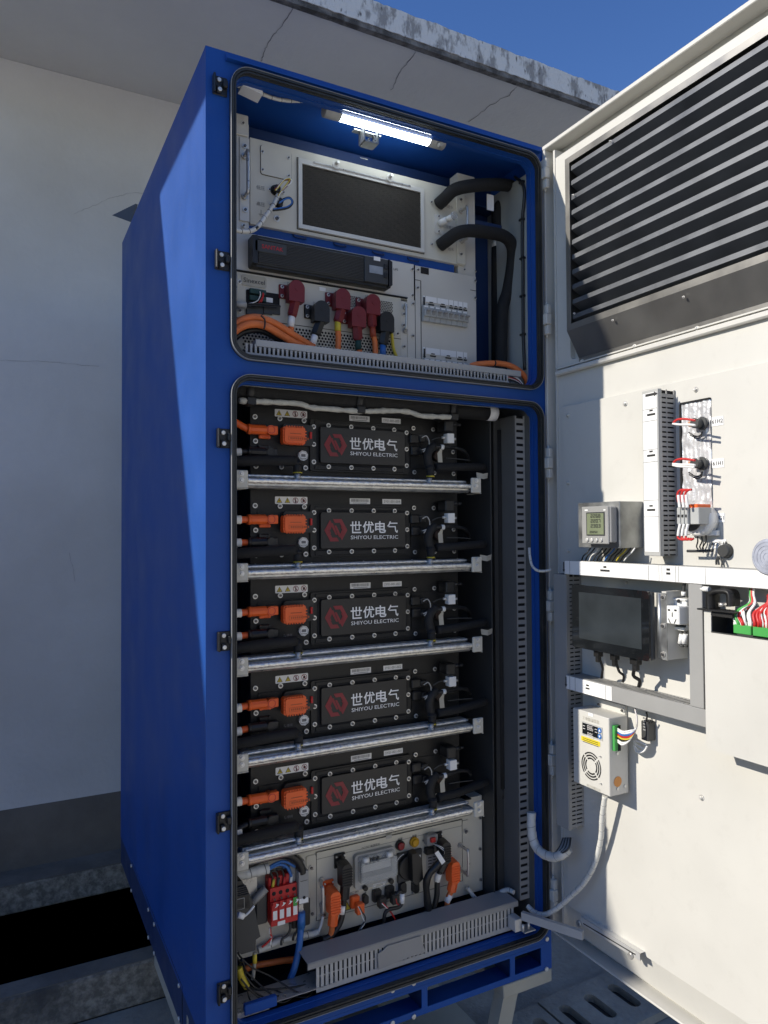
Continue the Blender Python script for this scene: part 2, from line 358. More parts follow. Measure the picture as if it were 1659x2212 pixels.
# cracks in the soffit and on the wall
def crack(pts, plane, wd, seed):
    rnd = random.Random(seed); P = []
    for (a, b_) in zip(pts[:-1], pts[1:]):
        for k in range(7): P.append((a[0]+(b_[0]-a[0])*k/7, a[1]+(b_[1]-a[1])*k/7))
    P.append(pts[-1]); out = []
    for p in P:
        r = ray(p[0]+rnd.uniform(-1.6, 1.6), p[1]+rnd.uniform(-1.6, 1.6))
        if plane == 's': t = (ZSF-.0015-CAM[2])/r.z
        else: t = (YW-.0015-CAM[1])/r.y
        out.append(Vector(CAM)+r*t)
    m_ = MB(WR); m_.tube(out, wd, 4, 0, rfun=lambda s: .4+.6*abs(math.sin(s*9+seed))); return m_
for i, (pts, pl, wd) in enumerate([
    ([(640, 8), (612, 50), (583, 85), (572, 108), (565, 132)], 's', .0015),
    ([(905, 98), (893, 120), (865, 155), (845, 195)], 's', .0014),
    ([(1122, 180), (1100, 205), (1060, 228), (1012, 262)], 's', .0014),
    ([(160, 462), (200, 445), (248, 424), (290, 416), (318, 416)], 'w', .0006),
    ([(150, 1195), (163, 1255)], 'w', .0006), ([(150, 85), (160, 140)], 'w', .001), ([(0, 778), (90, 780), (215, 792)], 'w', .0006)]):
    crack(pts, pl, wd, i).build('crack', M_crack, bl)

ob = thing('building', 'unseen pale block added behind the camera to hold back sky light', 'building', (0, -16, 0))  # added out of view to block part of the sky and bounce neutral light
b = MB(WR); b.box(-16, -19, 0, 16, -16, 6); b.build('wall', M_plaster, ob)
ob = thing('sky_block_wall', 'unseen wall added far to the left of the cabinet to hold back sky light', 'wall', (-9, -5, 0))  # added out of view to lower the sky light from the left
b = MB(WR); b.box(-9.3, -11, 0, -9, .9, 2.6); b.build('wall', M_plaster, ob)
# drain covers in front of the door
def slab(cx, cy, L, W_, ang, label):
    t = thing('drain_cover', label, 'drain cover', (cx, cy, 0), 'slotted concrete drain covers')
    m_ = MB(lambda u, v, n: (cx+u*math.cos(ang)-v*math.sin(ang), cy+u*math.sin(ang)+v*math.cos(ang), n))
    o = rrect(-L/2, -W_/2, L/2, W_/2, .008, 3); hs = []
    for i in range(4):
        u = -L/2+L*(i+.5)/4; hs.append(rrect(u-.022, -W_*.27, u+.022, W_*.27, .0215, 5))
    holes(m_, o, hs, .003, .030); m_.build('cover_slab', M_ground, t)
    m_ = MB(m_.fr); m_.plate(rrect(-L/2+.01, -W_/2+.01, L/2-.01, W_/2-.01, .01), .005); m_.build('drain_shadow', M_trench, t)
slab(1.395, .165, .44, .24, .02, 'slotted concrete drain cover nearest the white door')
slab(.945, .150, .44, .24, .0, 'slotted concrete drain cover beside the cream cabinet foot')
slab(1.845, .185, .44, .24, .02, 'slotted concrete drain cover farthest to the right behind the door')

# ------------------------------------------------------------------ the blue cabinet
H = 2.7302; DP = 1.31
cab = thing('equipment_cabinet', 'tall blue steel energy storage cabinet with its white door open', 'cabinet', (.5, .65, .33))
UO = (.0705, 2.016, .9685, 2.684); LO = (.0705, .447, .9685, 1.953)      # openings
b = MB(FR); R_ = .035
holes(b, rect(0, .409, 1, H), [rrect(*UO[:2], *UO[2:], R_, 7), rrect(*LO[:2], *LO[2:], R_, 7)], -.018, 0); b.build('front_frame', M_blue, cab)
b = MB(WR); b.box(0, .0185, .43, .016, DP, H-.0005); b.box(.984, .0185, .43, 1, DP, H-.0005)
b.box(.0165, .0185, H-.018, .9835, DP, H-.001); b.box(.0165, DP-.02, .34, .9835, DP-.001, H-.019); b.build('side_panels', M_blue, cab)
b = MB(FR)                                                               # inner lips of the two openings
for O in (UO, LO):
    A = rrect(*O[:2], *O[2:], R_, 7); B = rrect(O[0]+.003, O[1]+.003, O[2]-.003, O[3]-.003, R_-.003, 7); b.ring(A, B, -.0185, -.034)
b.build('inner_lip', M_blue, cab)
def frame_gasket(O, e=.001, w_=.0135):
    m_ = MB(FR); A0 = rrect(O[0]-e-w_, O[1]-e-w_, O[2]+e+w_, O[3]+e+w_, R_+e+w_, 9); B0 = rrect(O[0]-e, O[1]-e, O[2]+e, O[3]+e, R_+e, 9)
    m_.ring(A0, B0, .0008, .008)
    A1 = rrect(O[0]-e-w_*.8, O[1]-e-w_*.8, O[2]+e+w_*.8, O[3]+e+w_*.8, R_+e+w_*.8, 9); B1 = rrect(O[0]-e-w_*.45, O[1]-e-w_*.45, O[2]+e+w_*.45, O[3]+e+w_*.45, R_+e+w_*.45, 9); m_.ring(A1, B1, .0082, .0170)
    A1 = rrect(O[0]-e-w_*.32, O[1]-e-w_*.32, O[2]+e+w_*.32, O[3]+e+w_*.32, R_+e+w_*.3, 9); B1 = rrect(O[0]-e-w_*.05, O[1]-e-w_*.05, O[2]+e+w_*.05, O[3]+e+w_*.05, R_+e, 9); m_.ring(A1, B1, .0082, .0150)
    m_.build('gasket', M_rub, cab)
    m_ = MB(FR); B2 = rrect(O[0]-e-w_+.0011, O[1]-e-w_+.0011, O[2]+e+w_-.0011, O[3]+e+w_-.0011, R_+e+w_-.0011, 9); m_.ring(A0, B2, .0082, .0175); m_.build('gasket_edge', M_duct, cab)
frame_gasket(UO); frame_gasket(LO)
b = MB(FR); u0, v0 = f(D0, 487, 118); b.box(u0, H-.024, .0005, .985, H-.021, .016); b.box(u0, H-.0212, .0005, .985, H-.006, .003); b.build('drip_strip', M_blue, cab)
# base frame with windows
b = MB(FR)
wins = [(.03, .27), (.285, .565), (.582, .852), (.868, .962)]
holes(b, rect(0, .334, 1, .4085), [rrect(a, .350, c, .4005, .003, 2) for a, c in wins], -.004, .0)
b.box(.0005, .334, -.075, 1-.0005, .338, -.0045); b.build('base_frame', M_blue, cab)
b = MB(WR)
for x in (.012, .276, .5735, .86, .98): b.box(x-.002, .0045, .3385, x+.002, .16, .405)
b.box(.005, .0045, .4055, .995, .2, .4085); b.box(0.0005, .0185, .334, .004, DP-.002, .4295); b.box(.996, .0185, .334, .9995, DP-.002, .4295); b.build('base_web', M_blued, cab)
b = MB(FR); b.box(.0, .36, -.19, 1., .40, -.17); b.build('back_rail', M_legp, cab)
b = MB(FR); b.cyl((.872, .352, -.03), (0, 1, 0), .006, .036, 8); b.cyl((.872, .346, -.03), (0, 1, 0), .011, .008, 6); b.build('levelling_bolt', M_steel, cab)
for px in ((265, 767), (92, 825), (265, 1040), (92, 1092), (1352, 407), (1348, 652)):
    u, v = f(ZM, *px); m_ = MB(FR); m_.cyl((u, v, .0005), (0, 0, 1), .0062, .004, 12, b=.001); m_.cyl((u, v, .0045), (0, 0, 1), .0032, .0006, 6)
    m_.build('base_bolt', M_bolt, cab)
for (a, c) in ((198, 180), (198, 342), (310, 467), (310, 648), (348, 562), (348, 752), (510, 962), (510, 1180)):
    u, v = d(ZU, a, c, 1); y = -u; m_ = MB(WR); m_.cyl((-.0005, y, v), (-1, 0, 0), .006, .004, 8, b=.001); m_.build('side_screw', M_bolt, cab)
b = MB(WR); b.box(-.0006, .24, .4415, .0005, 1.03, .4435); b.box(-.0006, .238, .334, .0005, .2405, .4435); b.build('seam', M_dark, cab)
# rear rain hood
ya, za = -d(D0, 293, 440, 1)[0], d(D0, 293, 440, 1)[1]
yb, zb = -d(D0, 283, 480, 1)[0], d(D0, 283, 480, 1)[1]
ra = ray(242, 465)
def at_y(px, py, y): r = ray(px, py); t = (y-CAM[1])/r.y; return (CAM[0]+t*r.x, y, CAM[2]+t*r.z)
tip = at_y(242, 465, 1.36); b = MB(WR)
top = at_y(293, 440, 1.315); bot = at_y(283, 480, 1.315)
t2 = [(p[0]+.01, p[1]+.012, p[2]+.004) for p in (tip, top, bot)]; b.add([tip, top, bot]+t2, [(0, 1, 2), (3, 4, 5), (0, 1, 4, 3), (1, 2, 5, 4), (2, 0, 3, 5)])
b.build('rain_hood', mat('hood_grey', (.07, .08, .10), .5), cab)
# feet
for (x0, s) in ((.825, 1), (.0, -1)):
    lg = thing('support_frame', 'cream steel trestle leg under the right end of the blue cabinet' if s > 0 else 'cream steel trestle leg under the left end of the blue cabinet', 'support leg', (x0+.08, .1, 0))
    b = MB(FR); b.box(x0, .298, -.62, x0+.172, .3335, .004, .002); b.build('top_beam', M_legp, lg)
    b = MB(FR)
    if s > 0: b.prism([(x0+.055, .2975), (x0+.005, .2975), (x0-.075, .012), (x0-.025, .012)], -.045, -.003)
    else: b.prism([(x0+.055+.06, .2975), (x0+.005+.06, .2975), (x0+.085, .012), (x0+.135, .012)], -.045, -.003)
    b.build('leg', M_legp, lg)
    b = MB(FR); b.box(x0-.13, .0305, -.62, x0+.1, .036, -.052); b.box(x0-.13, .0365, -.62, x0-.125, .075, -.052); b.build('foot_rail', M_legp, lg)
    for yy in (-.11, -.2): b = MB(FR); b.cyl((x0-.055, .0365, yy), (0, 1, 0), .012, .02, 6); b.build('anchor_nut', M_steel, lg)
# keepers on the left jamb
for (px, py) in ((475, 185), (480, 563), (484, 947), (485, 1385), (483, 1775), (485, 2142)):
    u, v = f(D0, px, py, .004)
    m_ = MB(FR); m_.box(u-.0175, v-.0225, .0005, u+.0175, v+.0225, .004, .002); m_.box(u-.0175, v-.0225, .004, u-.012, v+.0225, .017, .002)
    m_.box(u-.010, v-.021, .004, u+.002, v-.004, .013, .002); m_.box(u+.006, v-.006, .004, u+.0165, v+.012, .015, .002)
    k = m_.build('latch_keeper', M_blk, cab)
    m_ = MB(FR)
    for dv in (-.013, .013): m_.cyl((u-.002, v+dv, .0045), (0, 0, 1), .0052, .0095 if dv < 0 else .003, 12, b=.001)
    m_.build('screw', M_bolt, k)
# inside of the cabinet
b = MB(FR)
b.box(.0165, 1.985, -.25, .9835, 2.7, -.235); b.box(.0165, .41, -.42, .9835, 1.975, -.405)
b.box(.0165, 1.975, -.42, .9835, 1.985, -.019); b.box(.0165, .41, -.404, .9835, .425, -.019)
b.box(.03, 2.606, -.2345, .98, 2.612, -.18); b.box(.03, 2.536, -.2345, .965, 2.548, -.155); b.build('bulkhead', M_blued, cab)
b = MB(FR); b.box(.968, 2.0, -.234, .9835, 2.66, -.019); b.build('inner_side_wall', M_wall2, cab)
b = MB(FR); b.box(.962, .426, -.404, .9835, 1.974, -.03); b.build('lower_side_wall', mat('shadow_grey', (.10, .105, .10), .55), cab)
b = MB(FR); b.box(.872, .45, -.3, .876, 1.96, -.10); b.box(.9, .45, -.234, .935, 1.93, -.12); b.build('cable_shield', M_gdark, cab)
zs_ = (f(ZA, 300, 45, -.05)[1]+f(ZA, 1600, 180, -.05)[1])/2; zs_ -= .010; b = MB(FR); b.box(.086, zs_-.003, -.056, .86, zs_+.003, -.038); b.build('shelf_edge', M_panel, cab)

# ------------------------------------------------------------------ the open door
b = MB(DR)
b.box(.003, .440, -.05, 1.03, H-.002, -.045); b.build('door_skin', M_white, cab); 
dr = [o for o in cab.children if o.name.startswith('door_skin')][0]; dr.name = 'door'; ORG[dr.name] = ORG[cab.name]
b = MB(DR)
b.box(.002, H-.013, -.0445, 1.03, H, .004, .002); b.box(.002, .44, -.0445, 1.03, .446, .004, .002); b.box(.002, .4465, -.0445, .014, H-.0135, .004, .002); b.build('rim', M_white, dr)
b = MB(DR)
holes(b, [(.052, .545), (1.03, .545), (1.03, 2.675), (.052, 2.675)], [rrect(.105, 2.075, 1.0, 2.648, .012, 3)], -.030, -.004)
b.box(.016, .46, -.0445, .044, 2.70, -.03); b.box(.044, .46, -.0445, .0515, 2.70, -.002); b.box(.1, 2.04, -.029, 1.01, 2.66, -.022)
b.build('inner_pan', M_white, dr)
b = MB(DR); b.box(.0525, 2.038, -.003, 1.03, 2.052, .010, .003); b.box(.0525, 2.0565, -.003, 1.03, 2.060, .005); b.build('ridge', M_white, dr)
b = MB(DR); b.add([(.05, .544, -.005), (1.03, .544, -.005), (1.03, .462, -.026), (.05, .462, -.026), (.05, .462, -.043), (1.03, .462, -.043)], [(0, 1, 2, 3), (3, 2, 5, 4)]); b.build('bottom_flange', M_white, dr)
for i in range(16):
    v = .55+i*.135; m_ = MB(DR); m_.cyl((.048, v, -.002), (0, 0, 1), .0025, .002, 6); m_.build('rivet', M_white, dr)
def screw(z, a, c, n, r=.0065, parent=None, name='bolt', fr='d', M=None):
    u, v = (d if fr == 'd' else f)(z, a, c, n); m_ = MB(DR if fr == 'd' else FR)
    m_.cyl((u, v, n+.0003), (0, 0, 1), r, .0015, 14); m_.cyl((u, v, n+.002), (0, 0, 1), r*.62, .004, 8, b=.001); return m_.build(name, M or M_bolt, parent)
b = MB(DR); b.box(.079, .547, -.0035, 1.028, 1.945, .006, .001); ep = b.build('equipment_plate', M_white, dr)
for (z, a, c) in ((ZH, 318, 315), (ZH, 702, 238), (ZH, 1175, 143), (ZH, 320, 770), (ZH, 323, 1225), (ZN, 1274, 355), (ZI, 605, 178)): screw(z, a, c, .006, parent=dr, name='plate_bolt')
# hinges
for (px, py) in ((1180, 378), (1180, 690), (1181, 998), (1184, 1305), (1190, 1635), (1192, 1925)):
    u, v = f(D0, px, py, .01); x = 1.0
    m_ = MB(WR); m_.box(x-.013, -.030, v+.012, x+.001, -.004, v+.040, .002); m_.box(x-.019, -.032, v-.020, x+.001, -.002, v+.0115, .002); m_.box(x-.013, -.030, v-.048, x+.001, -.004, v-.0205, .002)
    m_.cyl((x-.006, -.018, v-.056), (0, 0, 1), .0035, .104, 8)
    h = m_.build('hinge', M_white, dr)
# louvre panel
LV0, LV1, LZ0, LZ1 = .129, .90, 2.147, 2.628; NF = .030
b = MB(DR)
holes(b, rect(LV0, LZ0, LV1, LZ1), [rect(LV0+.017, LZ0+.017, LV1-.017, LZ1-.017)], NF-.002, NF)
b.box(LV0, LZ0, -.021, LV0+.002, LZ1, NF-.0025); b.box(LV0+.0025, LZ1-.002, -.021, LV1, LZ1, NF-.0025)
b.add([(LV0, LZ0, NF), (LV1, LZ0, NF), (LV1+.01, LZ0-.075, -.002), (LV0+.012, LZ0-.075, -.002), (LV0, LZ0, -.02)], [(0, 1, 2, 3), (0, 3, 4)])
b.box(LV0+.012, LZ0-.090, -.004, LV1+.01, LZ0-.0755, -.0015)
b.box(LV0-.001, LZ1+.001, -.0215, LV1+.01, LZ1+.008, .006)
lp = b.build('louvre_panel', mat('brushed_sheet', (.25, .245, .23), .36, metal=.75, var=.08, vs=9, bump=.05, bs=40), dr)
M_lbl = mat('louvre_blade', (.125, .133, .145), .42, metal=.5, var=.12, vs=14)
b = MB(DR); nb = 11
for i in range(nb):
    v = LZ1-.020-i*(.455/nb); u0, u1 = LV0+.0175, LV1-.0175
    b.add([(u0, v, -.018), (u1, v, -.018), (u1, v-.005, NF-.006), (u0, v-.005, NF-.006), (u0, v-.0175, NF-.0055), (u1, v-.0175, NF-.0055), (u1, v-.0375, -.016), (u0, v-.0375, -.016)], [(0, 1, 2, 3), (3, 2, 5, 4), (4, 5, 6, 7)])
b.build('louvre_blades', M_lbl, dr)
b = MB(DR); b.box(LV0+.0025, LZ0+.001, -.0205, LV1-.001, LZ1-.003, -.0195); b.build('louvre_back', mat('louvre_back', (.05, .055, .06), .6), dr)
for (z, a, c) in ((ZT, 128, 170), (ZT, 432, 225), (ZT, 993, 40), (ZS, 1268, 858), (ZS, 658, 1735)): screw(z, a, c, NF, .003, lp and dr, 'louvre_rivet')
for (z, a, c) in ((ZT, 188, 548), (ZT, 603, 430), (ZT, 1098, 288)): screw(z, a, c, .0, .0055, dr, 'louvre_screw')
# ================================================================== upper compartment
def bolt(par, u, v, n, r=.006, name='bolt', M=None, washer=True, fr=FR):
    m_ = MB(fr)
    if washer: m_.cyl((u, v, n+.0002), (0, 0, 1), r, .0016, 16)
    sp_ = len(m_.f); m_.cyl((u, v, n+.0019), (0, 0, 1), r*.56, .0040, 6, sm=False, b=.0006)
    return m_.build(name, M or M_bolt, par, mat2=M_hex if washer else None, split=sp_)
def pbox(mb, z, a0, c0, a1, c1, n0, n1, bev=0, fr='f'):
    q = f if fr == 'f' else d; nn = max(n0, n1); u0, v1 = q(z, a0, c0, nn); u1, v0 = q(z, a1, c1, nn); mb.box(u0, v0, n0, u1, v1, n1, bev); return u0, v0, u1, v1
def handle(par, u, v0, v1, n, r, reach, fr=FR, name='handle', M=None, lean=0):
    m_ = MB(fr); m_.tube([(u, v0, n), (u+lean, v0, n+reach*.75), (u+lean, v0+(v1-v0)*.06, n+reach), (u+lean, v0+(v1-v0)*.94, n+reach), (u+lean, v1, n+reach*.75), (u, v1, n)], r, 10, 4)
    for v in (v0, v1): m_.cyl((u, v, n+.0005), (0, 0, 1), r*1.9, .004, 14)
    return m_.build(name, M or M_steel, par)
NU = -.13
# --- LED tube lamp
tl = thing('tube_lamp', 'lit white tube lamp under the top edge of the blue cabinet', 'lamp', (.5, .06, 2.62))
pa = f(D0, 735, 246, -.05); pb = f(D0, 925, 303, -.05); la = f(D0, 700, 232, -.05); lb = f(D0, 958, 312, -.05)
zl = (pa[1]+pb[1])/2
b = MB(FR); b.cyl((pa[0], zl, -.05), (1, 0, 0), .0165, pb[0]-pa[0], 20); b.build('light_tube', M_lamp, tl)
b = MB(FR); b.box(pa[0], zl+.005, -.068, pb[0], zl+.021, -.038, .002)
for k in range(5): b.box(pa[0], zl+.0085+k*.0028, -.0385, pb[0], zl+.0098+k*.0028, -.0365)
b.build('lamp_housing', M_duct, tl)
for (u0, u1) in ((la[0], pa[0]), (pb[0], lb[0])):
    b = MB(FR); b.cyl((u0, zl+.002, -.05), (1, 0, 0), .0195, u1-u0, 20, b=.002); b.build('end_cap', M_ductL, tl)
b = MB(FR); b.cyl((lb[0]-.022, zl-.014, -.036), (0, -.3, 1), .0085, .012, 14, r2=.005); b.build('motion_sensor', M_ductL, tl)
b = MB(FR); um = f(ZC, 1550, 850, -.05)[0]; b.box(um-.022, zl-.058, -.07, um-.019, zl-.022, -.035); b.box(um+.019, zl-.058, -.07, um+.022, zl-.022, -.035)
b.box(um-.0188, zl-.0605, -.07, um+.0188, zl-.0565, -.035); b.box(um-.04, zl-.024, -.075, um+.04, zl-.0205, -.058); b.build('mount_bracket', M_galv, tl)
for (a, c) in ((-.009, -.009), (.009, -.009), (-.009, .004), (.009, .004)): bolt(tl, um+a, zl-.046+c, -.035, .0035, 'screw')
# terminal box and its cable
tb = thing('lamp_connector_box', 'small white printed connector box in the upper left corner of the cabinet', 'junction box', (.12, .05, 2.65))
b = MB(FR); u0, v0 = f(ZC, 345, 360, -.05); u1, v1 = f(ZC, 545, 265, -.05); q = f(ZC, 355, 240, -.05)
b.add([(u0, v0, -.03), (u1-.004, v0-.01, -.03), (u1, v0+.028, -.035), (u0+.004, v0+.036, -.035), (u0, v0, -.07), (u1-.004, v0-.01, -.07), (u1, v0+.028, -.07), (u0+.004, v0+.036, -.07)],
      [(0, 1, 2, 3), (4, 5, 6, 7), (0, 1, 5, 4), (1, 2, 6, 5), (2, 3, 7, 6), (3, 0, 4, 7)]); b.box(u0+.02, v0+.036, -.05, u0+.06, v0+.05, -.048); b.build('case', M_paper, tb)
b = MB(FR)
for k in range(3): b.box(u0+.018+k*.016, v0+.019, -.034, u0+.029+k*.016, v0+.025, -.0335+.0025)
b.box(u0+.012, v0+.010, -.031, u0+.06, v0+.012, -.0288); b.box(u0+.012, v0+.004, -.031, u0+.045, v0+.006, -.0288); b.text('12DC1', u0+.04, v0+.043, -.0478, .007); b.build('print', M_ink, tb)
def wrap(name, P, r, label, M=M_alum, pitch=.014, parent=None, rings=True, cat='cable', group=None):
    """spiral wrapped loom"""
    t = thing(name, label, cat, tuple(FR(*P[0])), group) if parent is None else parent
    m_ = MB(FR) if not hasattr(P, 'fr') else MB(P.fr)
    L = sum((Vector(P[i+1])-Vector(P[i])).length for i in range(len(P)-1)); nn = max(2, int(L/pitch))
    m_.tube(P, r, 10, 10, rfun=lambda s: 1-.10*((s*nn) % 1)); m_.build('spiral_wrap', M, t)
    if rings:
        Q = smooth_path(P, 10); m2 = MB(m_.fr); acc = 0
        for i in range(1, len(Q)-1):
            acc += (Q[i]-Q[i-1]).length
            if acc > pitch*1.6: acc = 0; T = (Q[i+1]-Q[i-1]).normalized()+Vector((.25, .2, 0)); m2.cyl(Q[i]-T.normalized()*.0006, T, r*1.0, .0014, 12)
        if m2.v: m2.build('wrap_gap', M_gdark, t)
    return t
def P3(z, L, n): return [(*f(z, a, c, nn if nn is not None else n), (nn if nn is not None else n)) for a, c, nn in [(q+(None,))[:3] for q in L]]
wrap('lamp_cable', P3(ZC, [(280, 300), (370, 345), (530, 395), (650, 440), (780, 465), (900, 468), (990, 470), (1090, 490)], -.05), .0050, 'white spiral wrapped lamp cable running along the top of the cabinet')
# --- coolant unit panel
cu = thing('cooling_unit', 'grey faced cooling unit with a black filter grille in the upper cabinet', 'cooling unit', (.45, .2, 2.35))
b = MB(FR); u0, v1 = f(ZC, 437, 805, NU); u1, v0 = f(ZD, 895, 1335, NU)
v0b = f(ZD, 820, 1325, NU)[1]; v1 = f(ZD, 880, 745, NU)[1]+.0; v1 = f(ZC, 437, 805, NU)[1]
b.box(u0, v0b, NU-.06, u1+.0, v1, NU, .001); b.build('front_plate', M_panel, cu)
b = MB(FR); ul, vl = f(ZC, 300, 640, NU); b.box(ul-.02, v0b-.16, NU-.03, u0-.0015, v1+.035, NU-.006); b.box(ul, v1+.0, NU-.0055, u0-.004, v1+.055, NU-.0005, .002); b.box(ul+.012, v0b+.005, NU-.0055, u0-.001, v1-.005, NU-.0015); b.build('left_ear', M_plate, cu)
ur = f(ZD, 890, 1000, NU)[0]; b = MB(FR); us = f(ZD, 820, 1000, NU)[0]; b.box(us, v0b+.001, NU+.0003, ur, v1-.01, NU+.0045, .001)
b.build('right_ear', M_panel, cu)
b = MB(FR); b.box(f(ZD, 850, 1340, NU)[0], f(ZD, 900, 1415, NU)[1], NU-.05, f(ZD, 987, 1000, NU)[0], v0b+.28, NU-.008); b.build('side_plate', M_plate, cu)
# filter grille
b = MB(FR); g0 = f(ZC, 872, 993, NU); g1 = f(ZD, 560, 1248, NU); b.ring(rect(g0[0], g1[1], g1[0], g0[1]), rect(g0[0]+.002, g1[1]+.002, g1[0]-.002, g0[1]-.002), NU+.0003, NU+.001); b.build('recess_line', M_dark, cu)
G0 = (g0[0]+.0135, g1[1]+.0135); G1 = (g1[0]-.0135, g0[1]-.0165)
b = MB(FR); b.ring(rect(g0[0]+.003, g1[1]+.003, g1[0]-.003, g0[1]-.003), rect(*G0, *G1), NU+.0003, NU+.0065); b.build('grille_frame', M_plate, cu)
b = MB(FR); b.box(G0[0]-.001, G0[1]-.001, NU+.0003, G1[0]+.001, G1[1]+.001, NU+.001); b.build('filter', M_dark, cu)
b = MB(FR); n_ = 52
for i in range(n_):
    v = G0[1]+(G1[1]-G0[1])*(i+.5)/n_; b.tube([(G0[0]+(G1[0]-G0[0])*k/30, v+.0006*math.sin(k*2.1+i), NU+.002+.0008*((k+i) % 2)) for k in range(31)], .0013, 4, 0, cap=False)
n_ = 74
for i in range(n_):
    u = G0[0]+(G1[0]-G0[0])*(i+.5)/n_; b.tube([(u, G0[1], NU+.0018), (u, G1[1], NU+.0018)], .0008, 4, 0, cap=False)
b.build('filter_mesh', M_mesh, cu)
b = MB(FR); s0 = f(ZC, 1020, 1035, NU); s1 = f(ZD, 440, 680, NU); b.box(s0[0], G1[1]+.008, NU+.007, s1[0], G1[1]+.0125, NU+.009, .001); b.build('slide_bar', M_steel, cu)
for (z, a, c) in ((ZC, 1238, 1068), (ZD, 277, 625)):
    u, v = f(z, a, c, NU+.008); m_ = MB(FR); m_.cyl((u, v, NU+.009), (0, 0, 1), .0115, .002, 18); k = m_.build('turn_tab', M_plate, cu)
    m_ = MB(FR); m_.cyl((u, v+.003, NU+.0113), (.2, .15, 1), .0045, .010, 8); m_.build('thumb_screw', M_bolt, k)
b = MB(FR); p0 = f(ZC, 535, 880, NU); p1 = f(ZC, 820, 1215, NU)
A = rrect(p0[0], p1[1], p1[0], p0[1], .006, 4); b.prism(A, NU+.0003, NU+.0035); cp = b.build('cover_plate', M_panel, cu)
b = MB(FR); b.prism(rrect(p0[0]-.0012, p1[1]-.0012, p1[0]+.0015, p0[1]+.0012, .007, 4), NU+.0002, NU+.0008); b.build('plate_gap', M_dark, cu)
for (a, c) in ((552, 943), (797, 1000), (553, 1112), (797, 1168)): bolt(cu, *f(ZC, a, c, NU+.004), NU+.0035, .0042, 'cover_screw')
for (a, c) in ((372, 678), (388, 890), (392, 1485), (378, 1632)): bolt(cu, *f(ZC, a, c, NU), NU, .0068 if c in (890, 1485) else .005, 'rack_bolt')
hu, hv1 = f(ZC, 392, 985, NU); hv0 = f(ZC, 392, 1360, NU)[1]
handle(cu, hu-.002, hv0, hv1, NU, .0045, .03)
hu2, hvb = f(ZD, 862, 895, NU+.005); hva = f(ZD, 862, 1140, NU+.005)[1]
handle(cu, hu2, hva, hvb, NU+.005, .0042, .032)
for (a, c) in ((858, 803), (860, 1248)): bolt(cu, *f(ZD, a, c, NU+.005), NU+.005, .0062, 'rack_bolt')
for (a, c) in ((886, 1373), (975, 1385), (617, 822), (733, 856), (678, 938), (678, 1060), (622, 1167), (738, 1193)): bolt(cu, *f(ZD, a, c, NU+.002), NU+.0015, .0042, 'panel_screw')
b = MB(FR); q0 = f(ZD, 640, 915, NU); q1 = f(ZD, 716, 1088, NU); b.prism(rrect(q0[0], q1[1], q1[0], q0[1], .006, 4), NU+.0003, NU+.002)
fv = b.build('fill_port', M_plate, cu)
c0 = f(ZD, 685, 1000, NU); c1 = f(ZD, 797, 938, NU+.05)
b = MB(FR); ax = Vector((c1[0]-c0[0], c1[1]-c0[1], .048)); b.cyl((c0[0], c0[1], NU+.003), ax, .010, ax.length*.55, 14); b.cyl(Vector((c0[0], c0[1], NU+.003))+ax*.55, ax, .0085, ax.length*.45, 14); b.build('valve_body', M_wht, fv)
b = MB(FR); b.cyl(Vector((c0[0], c0[1], NU+.003))+ax*1.0, ax, .0125, .008, 18, b=.001); b.build('valve_cap', M_clear, fv)
b = MB(FR)
for t_, z, a, c, h in (('低压', ZC, 535, 1280, .0088), ('高压', ZC, 537, 1432, .0088), ('进水', ZD, 772, 862, .008), ('注液口', ZD, 768, 1028, .008), ('出水', ZD, 778, 1205, .008)):
    b.text(t_, *f(z, a, c, NU), NU+.0008 if z is ZC else NU+.0052 if a > 800 else NU+.0009, h)
u, v = f(ZC, 540, 1530, NU); b.box(u-.006, v, NU+.0003, u+.006, v+.0012, NU+.0009); b.box(u-.004, v-.004, NU+.0003, u+.004, v-.0028, NU+.0009); b.box(u-.0006, v+.0012, NU+.0003, u+.0006, v+.012, NU+.0009)
b.build('lettering', M_inkg, cu)
bolt(cu, *f(ZC, 686, 1568, NU), NU, .0085, 'earth_stud')
for (a, c, r_) in ((672, 1305, .011), (700, 1425, .010)):
    u, v = f(ZC, a, c, NU); m_ = MB(FR); m_.cyl((u, v, NU+.0003), (0, 0, 1), r_*1.25, .003, 16); m_.cyl((u, v, NU+.0035), (0, 0, 1), r_, .014, 16, r2=r_*.85); m_.build('plug_socket', M_blk, cu)
for (a, c) in ((618, 1297), (748, 1325), (625, 1440), (745, 1475)): bolt(cu, *f(ZC, a, c, NU), NU, .0038, 'socket_screw')
wr = thing('sensor_loom', 'white spiral wrapped loom plugged into the low and high pressure sockets', 'cable', (.15, .1, 2.3))
wrap('x', P3(ZC, [(285, 1670, -.06), (370, 1685, -.07), (450, 1678, -.075), (510, 1640, -.08), (580, 1545, -.09), (650, 1450, -.095), (700, 1345, -.10)], -.06), .0062, '', parent=wr)
